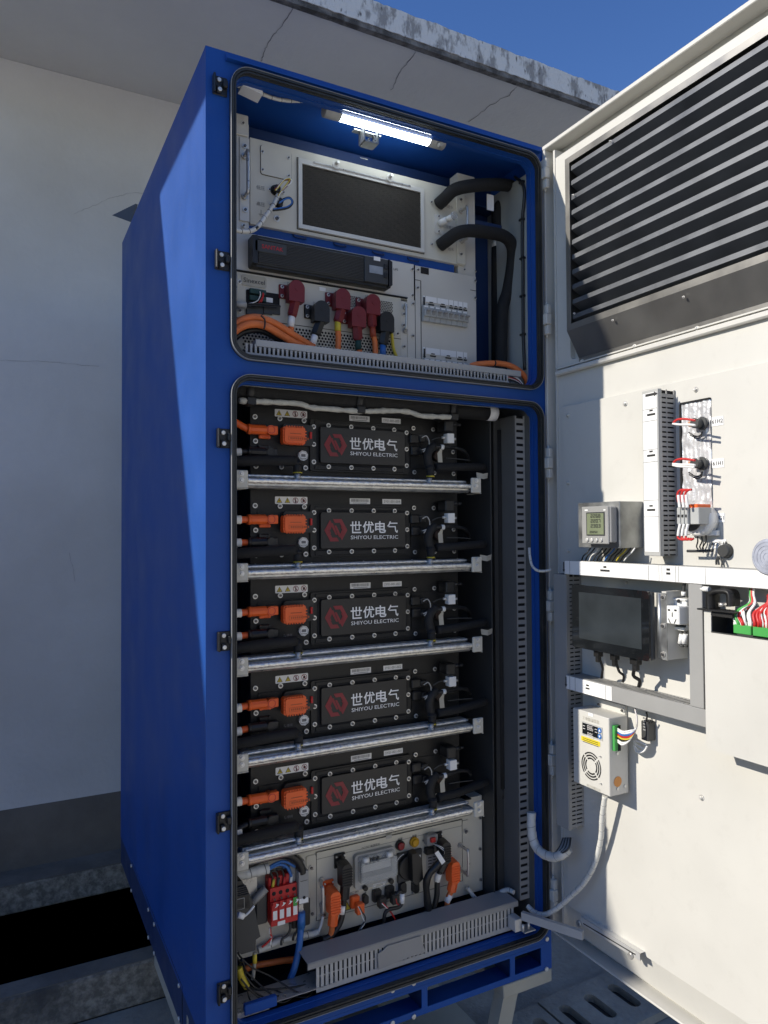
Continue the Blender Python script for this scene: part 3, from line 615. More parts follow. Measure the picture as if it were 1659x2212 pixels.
for i, (pts, M, r_) in enumerate([([(700, 1350), (745, 1290), (790, 1230), (812, 1195), (760, 1205), (700, 1275), (672, 1300)], M_yel, .0017),
    ([(705, 1345), (770, 1270), (822, 1230), (815, 1195), (770, 1195), (715, 1245), (680, 1300)], M_wht, .0016),
    ([(700, 1345), (760, 1285), (800, 1240), (805, 1205), (745, 1215), (690, 1270), (665, 1290)], M_red, .0015),
    ([(650, 1480), (720, 1470), (790, 1455), (830, 1420), (815, 1380), (770, 1380), (705, 1420)], M_bluew, .0026),
    ([(650, 1490), (730, 1482), (800, 1462), (836, 1415), (812, 1372), (765, 1378), (700, 1415)], M_blk, .0026)]):
    m_ = MB(FR); m_.tube(P3(ZC, pts, -.09), r_, 6, 5); m_.build('wire', M, wr)
m_ = MB(FR); q = Vector(P3(ZC, [(490, 1650)], -.078)[0]); m_.cyl(q, (1, -.9, 0), .0075, .005, 12); m_.build('cable_tie', M_blk, wr)
m_ = MB(FR); m_.box(*f(ZC, 1470, 1015, -.1), -.1545, *f(ZC, 1540, 985, -.1), -.1540); 
m_ = MB(FR); a_ = f(ZC, 1468, 980, -.153); c_ = f(ZC, 1540, 1022, -.153); m_.box(a_[0], c_[1]+.002, -.1547, c_[0], a_[1]-.004, -.1542); m_.build('label_plate', M_paper, cab)
m_ = MB(FR); m_.text('13EC1', (a_[0]+c_[0])/2, (a_[1]+c_[1])/2-.001, -.1535, .0065); m_.build('label_text', M_ink, cab)
# --- hoses
hs = thing('coolant_hose', 'upper black foam covered coolant hose bending to the right wall of the cabinet', 'hose', tuple(FR(*P3(ZD, [(690, 830)], NU)[0])), 'foam covered coolant hoses')
b = MB(FR); b.tube(P3(ZD, [(678, 838, NU+.006), (730, 790, NU+.03), (800, 725, NU+.05), (900, 695, NU+.06), (1040, 680, NU+.04), (1200, 680, NU+.02), (1290, 700, NU-.01), (1290, 755, NU-.04), (1200, 830, NU-.05), (1160, 900, NU-.05), (1160, 1050, NU-.05)], NU), .0185, 14, 6); b.build('foam_sleeve', M_foam, hs)
b = MB(FR); q = P3(ZD, [(675, 842)], NU)[0]; b.cyl((q[0], q[1], NU+.001), (.35, .35, .6), .0175, .02, 16); b.build('hose_end', M_green2 if 'M_green2' in globals() else M_grnd, hs)
hs = thing('coolant_hose', 'lower black foam covered coolant hose looping down behind the breaker panel side', 'hose', tuple(FR(*P3(ZD, [(690, 1190)], NU)[0])), 'foam covered coolant hoses')
b = MB(FR); b.tube(P3(ZD, [(690, 1175, NU+.006), (750, 1130, NU+.03), (830, 1075, NU+.05), (930, 1055, NU+.06), (1080, 1070, NU+.05), (1200, 1095, NU+.04), (1265, 1150, NU+.03), (1285, 1240, NU+.02), (1270, 1400, NU+.01), (1240, 1560, NU), (1200, 1700, NU), (1190, 2050, NU), (1190, 2450, NU)], NU), .0185, 14, 6); b.build('foam_sleeve', M_foam, hs)
b = MB(FR); q = P3(ZD, [(684, 1180)], NU)[0]; b.cyl((q[0], q[1], NU+.001), (.35, .35, .6), .0175, .02, 16); b.build('hose_end', M_grnd, hs)
hs = thing('riser_hose', 'straight black foam covered riser hose beside the blue rear wall', 'hose', tuple(FR(*P3(ZG, [(1080, 300)], -.2)[0])), 'foam covered coolant hoses')
b = MB(FR); b.tube([(*f(ZG, 1080, 60, -.2), -.2), (*f(ZG, 1078, 400, -.2), -.2), (*f(ZG, 1078, 1150, -.2), -.2)], .0165, 12, 3); b.build('foam_sleeve', M_foam, hs)
b = MB(FR); q = f(ZG, 1080, 40, -.2); b.cyl((q[0], q[1]-.006, -.2), (0, 1, 0), .016, .02, 14); b.build('hose_collar', M_plate, hs)
m_ = MB(FR); q = f(ZD, 1130, 805, -.1); m_.box(q[0]-.012, q[1]-.024, -.12, q[0]+.012, q[1]+.024, -.117); tag(m_.build('hose_tag', M_paper), 'blank white tag hanging between the two coolant hoses', 'tag')
cc = thing('clipped_cable', 'thin black cable clipped down the white inner right side of the cabinet', 'cable', (.96, .08, 2.3))
uu = .966
b = MB(WR); yw = lambda px, py: (lambda r: CAM[1]+(uu-CAM[0])/r.x*r.y)(ray(px, py))
def sw(z, a, c, x=.962): r = ray(*z.px(a, c)); t = (x-CAM[0])/r.x; return (x, CAM[1]+t*r.y, CAM[2]+t*r.z)
b.tube([sw(ZD, 1300, 615), sw(ZD, 1360, 665), sw(ZD, 1378, 740), sw(ZD, 1372, 850), sw(ZD, 1362, 960), sw(ZD, 1360, 1280), sw(ZG, 1325, 160), sw(ZG, 1325, 510), sw(ZG, 1328, 880), sw(ZG, 1340, 1200)], .0048, 8, 5); b.build('cable_sheath', M_blk, cc)
for (z, a, c) in ((ZD, 1362, 660), (ZD, 1362, 965), (ZG, 1325, 160), (ZG, 1325, 512), (ZG, 1328, 872)):
    q = sw(z, a, c, .964); m_ = MB(WR); m_.box(q[0]-.007, q[1]-.009, q[2]-.003, q[0]+.003, q[1]+.009, q[2]+.003); m_.build('cable_clip', M_blk, cc)
# --- UPS on its white plate
sp = MB(FR); u0, v1 = f(ZC, 300, 1690, NU); u1, v0 = f(ZE, 1622, 380, NU); vt = f(ZE, 1500, 60, NU)[1]
pp = thing('mounting_panel', 'plain silver mounting plate with rounded corner around the black power supply', 'panel', (.35, .13, 2.12))
sp.box(.0855, v0, NU-.04, u1, vt, NU-.002, .001); sp.build('panel_sheet', M_plate, pp)
for (a, c) in ((1605, 125), (1605, 338)): bolt(pp, *f(ZE, a, c, NU), NU-.002, .006, 'panel_screw')
b = MB(FR); b.text('UPS', *f(ZE, 1470, 125, NU), NU-.001, .0068); b.text('11PCS', *f(ZE, 884, 238, NU), NU-.001, .0076); b.build('label_text', M_ink, pp)
b = MB(FR); b.box(.0855, vt+.002, NU-.055, us, vt+.030, NU-.012); b.build('blue_rail', M_blue, pp)
for (a, c) in ((900, 1740), (1275, 1815)):
    u, v = f(ZC, a, c, NU-.01); m_ = MB(FR); m_.tube([(u-.018, v+.004, NU-.011), (u-.014, v-.003, NU-.006), (u+.014, v-.003, NU-.006), (u+.018, v+.002, NU-.011)], .0022, 6, 3); m_.build('rail_clip', M_blued, pp)
for (a, c) in ((185, 1240), (470, 1295)):
    u, v = f(ZD, a, c, NU-.01); m_ = MB(FR); m_.tube([(u-.018, v+.004, NU-.011), (u-.014, v-.003, NU-.006), (u+.014, v-.003, NU-.006), (u+.018, v+.002, NU-.011)], .0022, 6, 3); m_.build('rail_clip', M_blued, pp)
up = thing('power_supply', 'black ribbed rack power supply with a small grey screen at its right end', 'power supply', (.35, .11, 2.15))
NP = NU+.035
u0, v1 = f(D0, 545, 502, NP); u1, v0 = f(D0, 847, 622, NP); v1b = f(D0, 847, 562, NP)[1]; v1 = (v1+v1b)/2; v0a = f(D0, 548, 572, NP)[1]; v0 = (v0+v0a)/2
b = MB(FR); b.prism(rrect(u0, v0, u1, v1, .006, 4), NU-.001, NP-.008); b.build('case', M_blk, up)
ug = f(ZE, 1212, 120, NP)[0]
b = MB(FR); b.box(u0+.014, v0+.006, NP-.0078, ug, v1-.006, NP-.004)
nr = 15
for i in range(nr):
    v = v0+.009+(v1-v0-.018)*(i+.5)/nr; b.box(u0+.016, v-.0014, NP-.0038, ug-.002, v+.0014, NP+.001, .0008)
b.build('rib_grille', M_gdark, up)
b = MB(FR); b.prism([(u0, v0+.004), (u0+.013, v0+.002), (u0+.013, v1-.002), (u0, v1-.004)], NP-.008, NP+.003, .96); b.build('end_cheek', M_blk, up); b = MB(FR); b.prism([(u1-.011, v0+.001), (u1, v0+.006), (u1, v1-.006), (u1-.011, v1-.001)], NP-.008, NP+.003, .96); b.build('end_cheek', M_blk, up)
b = MB(FR); b.box(ug+.001, v0+.007, NP-.0078, u1-.012, v1-.004, NP+.0, .001); b.build('display_bezel', M_gdark, up)
b = MB(FR); q0 = f(ZE, 1252, 80, NP); q1 = f(ZE, 1362, 180, NP); b.box(q0[0], q1[1]+.003, NP+.0004, q1[0], q0[1]-.003, NP+.0012); b.build('display', M_galv, up)
for c in (105, 177): q = f(ZE, 1386, c, NP); m_ = MB(FR); m_.box(q[0]-.006, q[1]-.0075, NP+.0004, q[0]+.006, q[1]+.0075, NP+.0035, .001); m_.build('button', M_blk, up)
b = MB(FR); q = f(ZC, 630, 1842, NP); b.box(q[0]-.042, q[1]-.014, NP+.0012, q[0]+.042, q[1]+.014, NP+.003, .001); b.build('name_plate', M_gdark, up)
b = MB(FR); b.text('SANTAK', q[0]+.004, q[1], NP+.0036, .011, .01); b.build('name', M_redb, up)
b = MB(FR); q = f(ZE, 1315, 40, NP); b.box(q[0]-.010, q[1]-.0055, NP+.0004, q[0]+.010, q[1]+.0055, NP+.0013); b.build('sticker', M_paper, up)
# --- power converter with plugs
NC = NU+.002
pc = thing('power_converter', 'grey power converter with six big round plugs under the black power supply', 'power converter', (.35, .15, 1.95))
vt2 = f(ZE, 700, 215, NC)[1]; u1 = f(ZE, 1563, 500, NC)[0]
b = MB(FR); b.box(.0855, 2.0, NC-.04, u1-.02, vt2-.004, NC, .001); b.build('front_plate', M_panel, pc)
b = MB(FR); b.box(u1-.0205, 2.0, NC-.03, u1, f(ZE, 1540, 385, NC)[1], NC-.002); b.build('right_ear', M_plate, pc)
v_s = f(ZE, 700, 590, NC)[1]
b = MB(FR); b.box(.0855, v_s, NC+.0003, u1-.021, v_s+.0015, NC+.001); b.box(.0855, vt2-.0035, NC-.039, u1, vt2+.0, NC+.0035); b.build('seam', M_dark, pc)
def hexes(mb, u0, v0, u1, v1, r, n, inside=None):
    dy = r*1.9; row = 0; v = v0
    while v < v1:
        u = u0+(r*1.1 if row % 2 else 0)
        while u < u1:
            if inside is None or inside(u, v): mb.plate(ngon(u, v, r*.82, 6, math.pi/6), n)
            u += r*2.2
        v += dy; row += 1
b = MB(FR); q0 = f(ZE, 225, 640, NC); q1 = f(ZE, 1440, 880, NC); hexes(b, q0[0], 2.01, q1[0], v_s-.008, .0042, NC+.0012)
for (a0, c0, a1, c1) in ((1060, 330, 1180, 440), (1310, 375, 1440, 480), (1195, 480, 1290, 590)):
    p0 = f(ZE, a0, c0, NC); p1 = f(ZE, a1, c1, NC); hexes(b, p0[0], p1[1], p1[0], p0[1], .0024, NC+.0012)
b.build('vent_holes', M_dark, pc)
p0 = f(ZE, 245, 275, NC); p1 = f(ZE, 520, 500, NC)
b = MB(FR); b.prism(rrect(p0[0], p1[1]+.008, p1[0], p0[1]-.004, .004, 3), NC+.0003, NC+.001); b.build('port_window', M_dark, pc)
b = MB(FR)
for c in (305, 360): q = f(ZE, 345, c, NC+.01); b.box(q[0]-.022, q[1]-.007, NC+.0012, q[0]+.022, q[1]+.006, NC+.01, .001)
b.build('terminal_strip', M_grnd, pc)
b = MB(FR)
for a in (290, 355, 430, 495): q = f(ZE, a, 455, NC+.01); b.box(q[0]-.012, q[1]-.011, NC+.0012, q[0]+.012, q[1]+.010, NC+.006, .001)
b.build('network_port', M_gdark, pc)
q = f(ZE, 436, 378, NC); b = MB(FR); b.box(q[0]-.009, q[1]-.006, NC+.0012, q[0]+.009, q[1]+.006, NC+.002); b.build('code_sticker', M_paper, pc)
for pts, M in (([(360, 305), (362, 340), (335, 385), (270, 405), (200, 410)], M_wht), ([(385, 315), (380, 350), (365, 380), (350, 400)], M_redw), ([(392, 322), (384, 360), (370, 395)], M_redw), ([(160, 412), (260, 420), (400, 425), (520, 432), (500, 420), (400, 405), (290, 412)], M_blk), ([(160, 408), (300, 408), (440, 412), (525, 425)], M_blk)):
    m_ = MB(FR); m_.tube(P3(ZE, pts, NC+.018), .0022 if M is M_blk else .0014, 6, 5); m_.build('signal_wire', M, pc)
m_ = MB(FR); m_.tube(P3(ZE, [(150, 412), (245, 420)], NC+.02), .0085, 12, 2); m_.build('cable_sleeve', M_ductL, pc)
b = MB(FR); q = f(ZE, 310, 225, NC); b.prism(rrect(q[0]-.033, q[1]-.014, q[0]+.033, q[1]+.014, .005, 3), NC+.0003, NC+.0022); b.build('badge', M_legp, pc)
b = MB(FR); b.text('Sinexcel', q[0], q[1], NC+.003, .0125, .008, wd=.056); b.build('badge_text', M_gdark, pc)
b = MB(FR)
for t_, a, c in (('DC+', 608, 243), ('DC-', 815, 404), ('L1', 985, 307), ('L2', 1108, 452), ('L3', 1230, 348), ('N', 1347, 490)): b.text(t_, *f(ZE, a, c, NC), NC+.001, .0068)
b.build('plug_letters', M_inkg, pc)
b = MB(FR); q = f(ZE, 870, 288, NC); b.box(q[0]-.009, q[1]-.005, NC+.0003, q[0]+.009, q[1]+.005, NC+.001); b.build('sticker', M_paper, pc)
hv1 = f(ZE, 200, 210, NC)[1]; hv0 = f(ZE, 230, 400, NC)[1]; handle(pc, .09, hv0, hv1, NC, .004, .0245, lean=.012)
hv1 = f(ZE, 1545, 440, NC)[1]; hv0 = f(ZE, 1545, 630, NC)[1]; handle(pc, f(ZE, 1545, 530, NC)[0], hv0, hv1, NC, .004, .028, lean=-.012)
for (a, c) in ((193, 228), (195, 465), (1533, 492), (1533, 582), (1536, 757), (1482, 652)): bolt(pc, *f(ZE, a, c, NC), NC, .0055, 'rack_screw')
def plug(z, a, c, a2, c2, M, label, band, cab_pts, cabM=None):
    """round angled power plug: top centre (a,c), lower end (a2,c2)"""
    t = thing('power_plug', label, 'plug', tuple(FR(*f(z, a, c, NC), NC)), 'big power plugs on the converter')
    u, v = f(z, a, c, NC+.03); u2, v2 = f(z, a2, c2, NC+.03); r = .0215
    m_ = MB(FR); m_.box(u-.036, v-.020, NC+.0005, u-.012, v+.017, NC+.006, .002); m_.cyl((u, v, NC+.0005), (0, 0, 1), r*.95, .020, 24)
    P = ngon(u, v, r, 24); P = [p for p in P if p[1] >= v-.002]+[(u-r, v-.034), (u+r*.96, v-.034)]
    m_.prism(P, NC+.014, NC+.042, 1); m_.build('plug_head', M, t)
    m_ = MB(FR); ax = Vector((u2-u, v2-v+.03, -.004)); m_.cyl((u, v-.032, NC+.027), ax, r*.66, ax.length*.88, 6, sm=False); m_.cyl(Vector((u, v-.032, NC+.027))+ax*.86, ax, r*.50, ax.length*.14, 14); m_.build('plug_grip', M, t)
    m_ = MB(FR); m_.cyl((u+.001, v-.002, NC+.0423), (0, 0, 1), .006, .0008, 16); m_.build('cap_mark', M, t)
    for dv in (.010, -.014): bolt(t, u-.028, v+dv, NC+.006, .0045, 'flange_screw')
    e = Vector((u2, v2, NC+.024))
    bl_, bm_, gl = band; m_ = MB(FR); dr_ = Vector((0, -1, 0)) if gl is None else Vector(gl)
    m_.cyl(e-dr_*.002, dr_, .0088, bl_, 14); m_.build('cable_band', bm_, t)
    if cab_pts is not None:
        m_ = MB(FR); pts = [tuple(e+dr_*(bl_*.5))]+cab_pts; m_.tube(pts, .0078, 12, 6); m_.build('cable', cabM or M_orngc, t)
def pe(L, n): return P3(ZE, L, n)
plug(ZE, 650, 290, 627, 500, M_red, 'dark red plug at the far left of the converter with a white cable band', (.032, M_paper, (-.1, -1, 0)), pe([(612, 600), (618, 660), (640, 740)], NC+.02))
plug(ZE, 855, 455, 818, 655, M_blk, 'black plug second from the left with a white cable band', (.030, M_paper, (-.25, -1, 0)), pe([(790, 720), (770, 760)], NC+.02), M_blk)
plug(ZE, 1026, 355, 1003, 548, M_red, 'dark red plug with a yellow cable band in the middle of the converter', (.028, M_yel, (0, -1, 0)), pe([(1000, 680), (998, 780), (998, 830)], NC+.02))
plug(ZE, 1155, 500, 1168, 695, M_red, 'lowest dark red plug with a dark green cable band', (.030, M_grnd, (.05, -1, 0)), pe([(1172, 800), (1172, 850)], NC+.02))
plug(ZE, 1272, 400, 1285, 590, M_red, 'dark red plug at the right with a red brown cable band', (.030, mat('brown_band', (.30, .05, .02), .5), (.1, -1, 0)), pe([(1298, 720), (1302, 820), (1302, 860)], NC+.02))
plug(ZE, 1385, 540, 1372, 735, M_blk, 'black plug at the far right of the converter with a blue cable band', (.040, M_bluew, (0, -1, 0)), pe([(1370, 860)], NC+.02), M_blk)
ey = thing('earth_cable', 'yellow earth cable bolted beside the rightmost black plug', 'cable', tuple(FR(*f(ZE, 1437, 620, NC), NC)))
b = MB(FR); b.tube(pe([(1437, 650), (1443, 720), (1452, 780), (1475, 840)], NC+.012), .0045, 10, 5); b.build('sheath', M_yel, ey)
b = MB(FR); q = f(ZE, 1437, 630, NC); b.box(q[0]-.007, q[1]-.014, NC+.0005, q[0]+.007, q[1]+.006, NC+.008, .002); b.cyl((q[0], q[1]+.004, NC+.008), (0, 0, 1), .0055, .004, 6); b.build('lug', M_steel, ey)
for i, pts in enumerate([[(130, 590, -.05), (200, 545, -.055), (280, 522, -.06), (350, 522, -.065), (430, 545, -.07), (520, 590, -.08), (620, 655, -.09), (740, 730, -.1), (800, 765, -.1)],
                         [(130, 650, -.04), (200, 600, -.045), (270, 575, -.05), (350, 575, -.055), (430, 600, -.06), (520, 655, -.07), (620, 715, -.08), (720, 765, -.085)]]):
    t = thing('orange_cable', ['upper thick orange power cable arching in from the left of the upper compartment', 'lower thick orange power cable arching in from the left of the upper compartment'][i], 'cable', tuple(FR(*P3(ZE, [pts[0]], 0)[0])), 'thick orange power cables')
    m_ = MB(FR); m_.tube(P3(ZE, pts, -.05), .0095, 14, 6); m_.build('sheath', M_orngc, t)
t = thing('dark_cable', 'black cable curving under the two orange cables', 'cable', (.12, .06, 2.03)); m_ = MB(FR); m_.tube(P3(ZE, [(150, 690, -.07), (220, 640, -.07), (330, 620, -.08), (430, 650, -.09), (560, 725, -.1)], -.07), .008, 10, 6); m_.build('sheath', M_blk, t)
m_ = MB(FR)
q = [P3(ZE, [(a, c)], -.05)[0] for a, c in ((355, 512), (385, 545), (388, 590), (380, 622))]; m_.tube([(p[0], p[1], -.038) for p in q], .0022, 6, 4); m_.build('cable_tie', M_blk, t)
# --- breaker panel
NB = NU
bp = thing('breaker_panel', 'silver panel with a row of grey circuit breakers at the upper right', 'breaker panel', (.78, .14, 2.13))
u0, v1 = f(ZG, 318, 222, NB); u1 = f(ZG, 890, 500, NB)[0]; vr = f(ZG, 890, 330, NB)[1]; v1 = (v1+vr)/2
b = MB(FR); b.box(u0+.0005, 2.0, NB-.04, u1, v1, NB-.001, .001); b.box(f(ZG, 247, 600, NB)[0], 2.0, NB-.04, u0-.0005, f(ZG, 280, 545, NB)[1], NB-.0012); b.build('panel_sheet', M_plate, bp)
ue = f(ZG, 370, 400, NB)[0]; vd = f(ZG, 350, 365, NB)[1]; u2 = f(ZG, 835, 460, NB)[0]; v2 = f(ZG, 835, 455, NB)[1]
b = MB(FR); b.box(ue, 2.0, NB-.0008, ue+.0015, vd, NB+.0004); b.box(u0, vd, NB-.0008, ue, vd+.001, NB+.0004); b.box(u2, v2, NB-.0008, u1, v2+.0012, NB+.0002); b.box(f(ZG, 372, 235, NB)[0], f(ZG, 380, 300, NB)[1], NB-.0008, f(ZG, 446, 235, NB)[0], v1-.002, NB+.0002)
b.box(u0-.0008, 2.0, NB-.02, u0+.0003, v1, NB-.0005); b.build('panel_seams', M_dark, bp)
for (a, c) in ((343, 268), (340, 435), (875, 370), (875, 530), (297, 585), (297, 885)): bolt(bp, *f(ZG, a, c, NB), NB, .0055, 'panel_screw')
# label strips
def strip(z, L, n, top, bot, fr=FR, par=None):
    pass
b = MB(FR); q0 = f(ZG, 388, 487, NB); q1 = f(ZG, 806, 640, NB); b.box(q0[0], q1[1]+.004, NB+.0004, q1[0], q0[1]-.006, NB+.001); LS = (q0[0], q1[1]+.004, q1[0], q0[1]-.006); b.build('label_strip', M_paper, bp); b = MB(FR)
q2 = f(ZG, 388, 968, NB); q3 = f(ZG, 803, 1108, NB); b.box(q2[0], q3[1]+.003, NB+.0004, q3[0], q2[1]-.006, NB+.001); LT = (q2[0], q3[1]+.003, q3[0], q2[1]-.006); b.build('label_strip', M_paper, bp)
b = MB(FR)
for L_, xs in ((LS, (412, 522, 630, 675, 718, 762)), (LT, (412, 547, 698, 762))):
    us_ = [f(ZG, x, 550, NB)[0] for x in xs]+[L_[2]]
    for i, uu_ in enumerate(us_[:-1]):
        b.box(uu_-.0003, L_[1], NB+.0011, uu_+.0003, L_[3], NB+.0014); c_ = (uu_+us_[i+1])/2; w2 = min(.010, (us_[i+1]-uu_)*.4)
        vm = L_[3]-.018; b.box(c_-w2*.6, vm, NB+.0011, c_+w2*.6, vm+.003, NB+.0014); b.box(c_-w2, vm-.007, NB+.0011, c_+w2, vm-.003, NB+.0014)
    uu_ = f(ZG, 400, 500, NB)[0]; vm = L_[3]-.004; b.box(uu_-.003, vm-.022, NB+.0011, uu_+.003, vm, NB+.0014); b.add([(uu_-.005, vm-.022, NB+.0013), (uu_+.005, vm-.022, NB+.0013), (uu_, vm-.030, NB+.0013)], [(0, 1, 2)])
b.build('label_print', M_ink, bp)
u0, v1 = f(ZG, 410, 592, NB+.02); u1, v0 = f(ZG, 825, 790, NB+.02); v1 = (v1+f(ZG, 825, 645, NB+.02)[1])/2; v0 = (v0+f(ZG, 410, 738, NB+.02)[1])/2
def breakers(u0, v0, u1, v1, full=True):
    k = 8 if full else 8; w_ = (u1-u0)/k
    for i in range(k):
        m_ = MB(FR); a = u0+i*w_; m_.box(a+.0004, v0, NB+.0, a+w_-.0004, v1, NB+.012, .0008); m_.box(a+.0004, v0+(v1-v0)*.28, NB+.0122, a+w_-.0004, v0+(v1-v0)*.72, NB+.02, .001)
        br = m_.build('circuit_breaker', M_brake, bp)
        m_ = MB(FR); vm = v0+(v1-v0)*.47; m_.box(a+w_*.25, vm-.004, NB+.0202, a+w_*.75, vm+.007, NB+.0225); m_.box(a+w_*.2, vm+.004, NB+.0226, a+w_*.85, vm+.009, NB+.030, .001); m_.build('toggle', M_gdark if False else M_duct, br)
        m_ = MB(FR); m_.box(a+w_*.15, v0+(v1-v0)*.86, NB+.0122, a+w_*.85, v0+(v1-v0)*.97, NB+.0128); m_.build('tag', M_paper, br)
breakers(u0, v0, u1, v1)
q0 = f(ZG, 408, 1085, NB+.02); q1 = f(ZG, 822, 1150, NB+.02); breakers(u0, 2.0, u1, (q0[1]+q1[1])/2+.004)
# --- slotted duct of the upper compartment
def slot_duct(mb, u0, v0, u1, v1, n0, n1, pitch, lid=.018, foot=.004, gap=.5, bend=0):
    mb.box(u0, v1-lid, n0, u1, v1, n1+.001, .001); mb.box(u0, v0, n0, u1, v0+foot, n1)
    u = u0+.004; i = 0
    while u < u1-.004:
        w_ = pitch*(1-gap); mb.box(u, v0+foot, n1-.0015, u+w_, v1-lid, n1, 0)
        mb.box(u+w_*.5-.0002-w_*.45, v0+foot+(v1-v0)*.40, n1-.0014, u+w_*1.22, v0+foot+(v1-v0)*.43, n1-.0001)
        u += pitch; i += 1
ud = thing('cable_duct', 'grey slotted cable duct along the bottom of the upper compartment', 'cable duct', (.5, .05, 2.03))
ND = -.022
u0, v1 = f(ZE, 325, 690, ND); u1, v1r = f(ZG, 1307, 1215, ND); v1 = (v1+v1r)/2; u1s = f(ZG, 1195, 1300, ND)[0]; ul = f(ZE, 243, 800, ND)[0]
b = MB(FR); vb = 2.0245; b.box(u0, v1-.017, -.085, u1, v1, ND+.001, .001)
uu_ = ul; k = 0
while uu_ < u1s:
    tl_ = 0 if not 61 < k < 66 else .003*(k-63.5)
    tp = v1-.0175 if uu_ > u0 else v1-.012
    b.add([(uu_, vb+.004, ND-.0018), (uu_+.0052, vb+.004, ND-.0018), (uu_+.0052+tl_, tp, ND-.0018), (uu_+tl_, tp, ND-.0018), (uu_, vb+.004, ND), (uu_+.0052, vb+.004, ND), (uu_+.0052+tl_, tp, ND), (uu_+tl_, tp, ND)], [(0, 1, 2, 3), (4, 5, 6, 7), (0, 1, 5, 4), (1, 2, 6, 5), (2, 3, 7, 6), (3, 0, 4, 7)])
    b.box(uu_-.0008, tp-.004, ND-.0016, uu_+.006, tp-.001, ND+.0003)
    uu_ += .0114; k += 1
b.box(ul, vb-.002, -.085, u1s, vb+.0038, ND); b.build('duct_body', M_ductL, ud)
b = MB(FR); b.box(ul, vb+.005, -.084, u1s-.003, v1-.02, -.06); b.build('duct_inside', M_dark, ud)
oc = thing('orange_cable', 'orange power cable looping over the right end of the slotted duct', 'cable', (.9, .06, 2.06), 'thick orange power cables')
b = MB(FR); b.tube(P3(ZG, [(835, 1165, -.085), (900, 1148, -.075), (1000, 1140, -.065), (1100, 1140, -.06), (1200, 1160, -.055), (1290, 1210, -.05), (1350, 1280, -.05), (1372, 1360, -.05)], -.07), .0085, 12, 6); b.build('sheath', M_orngc, oc)
b = MB(FR); q = P3(ZG, [(1055, 1140)], -.062)[0]; b.cyl((q[0]-.002, q[1], q[2]), (1, 0, 0), .0095, .004, 12); b.build('cable_tie', M_blk, oc)
sw_ = thing('wire_bundle', 'small red and white wires leaving the right end of the slotted duct', 'wires', (.93, .04, 2.04))
for i in range(6):
    m_ = MB(FR); m_.tube(P3(ZG, [(1170, 1238+i*9, -.04), (1220, 1250+i*9, -.036), (1280, 1285+i*7, -.036), (1325, 1340+i*4, -.036)], -.05), .0022, 6, 4); m_.build('wire', (M_wht, M_wht, M_blk, M_redw, M_wht, M_blk)[i], sw_)
bolt(sw_, *f(ZG, 1238, 1352, -.025), -.034, .012, 'earth_stud', M_steel)
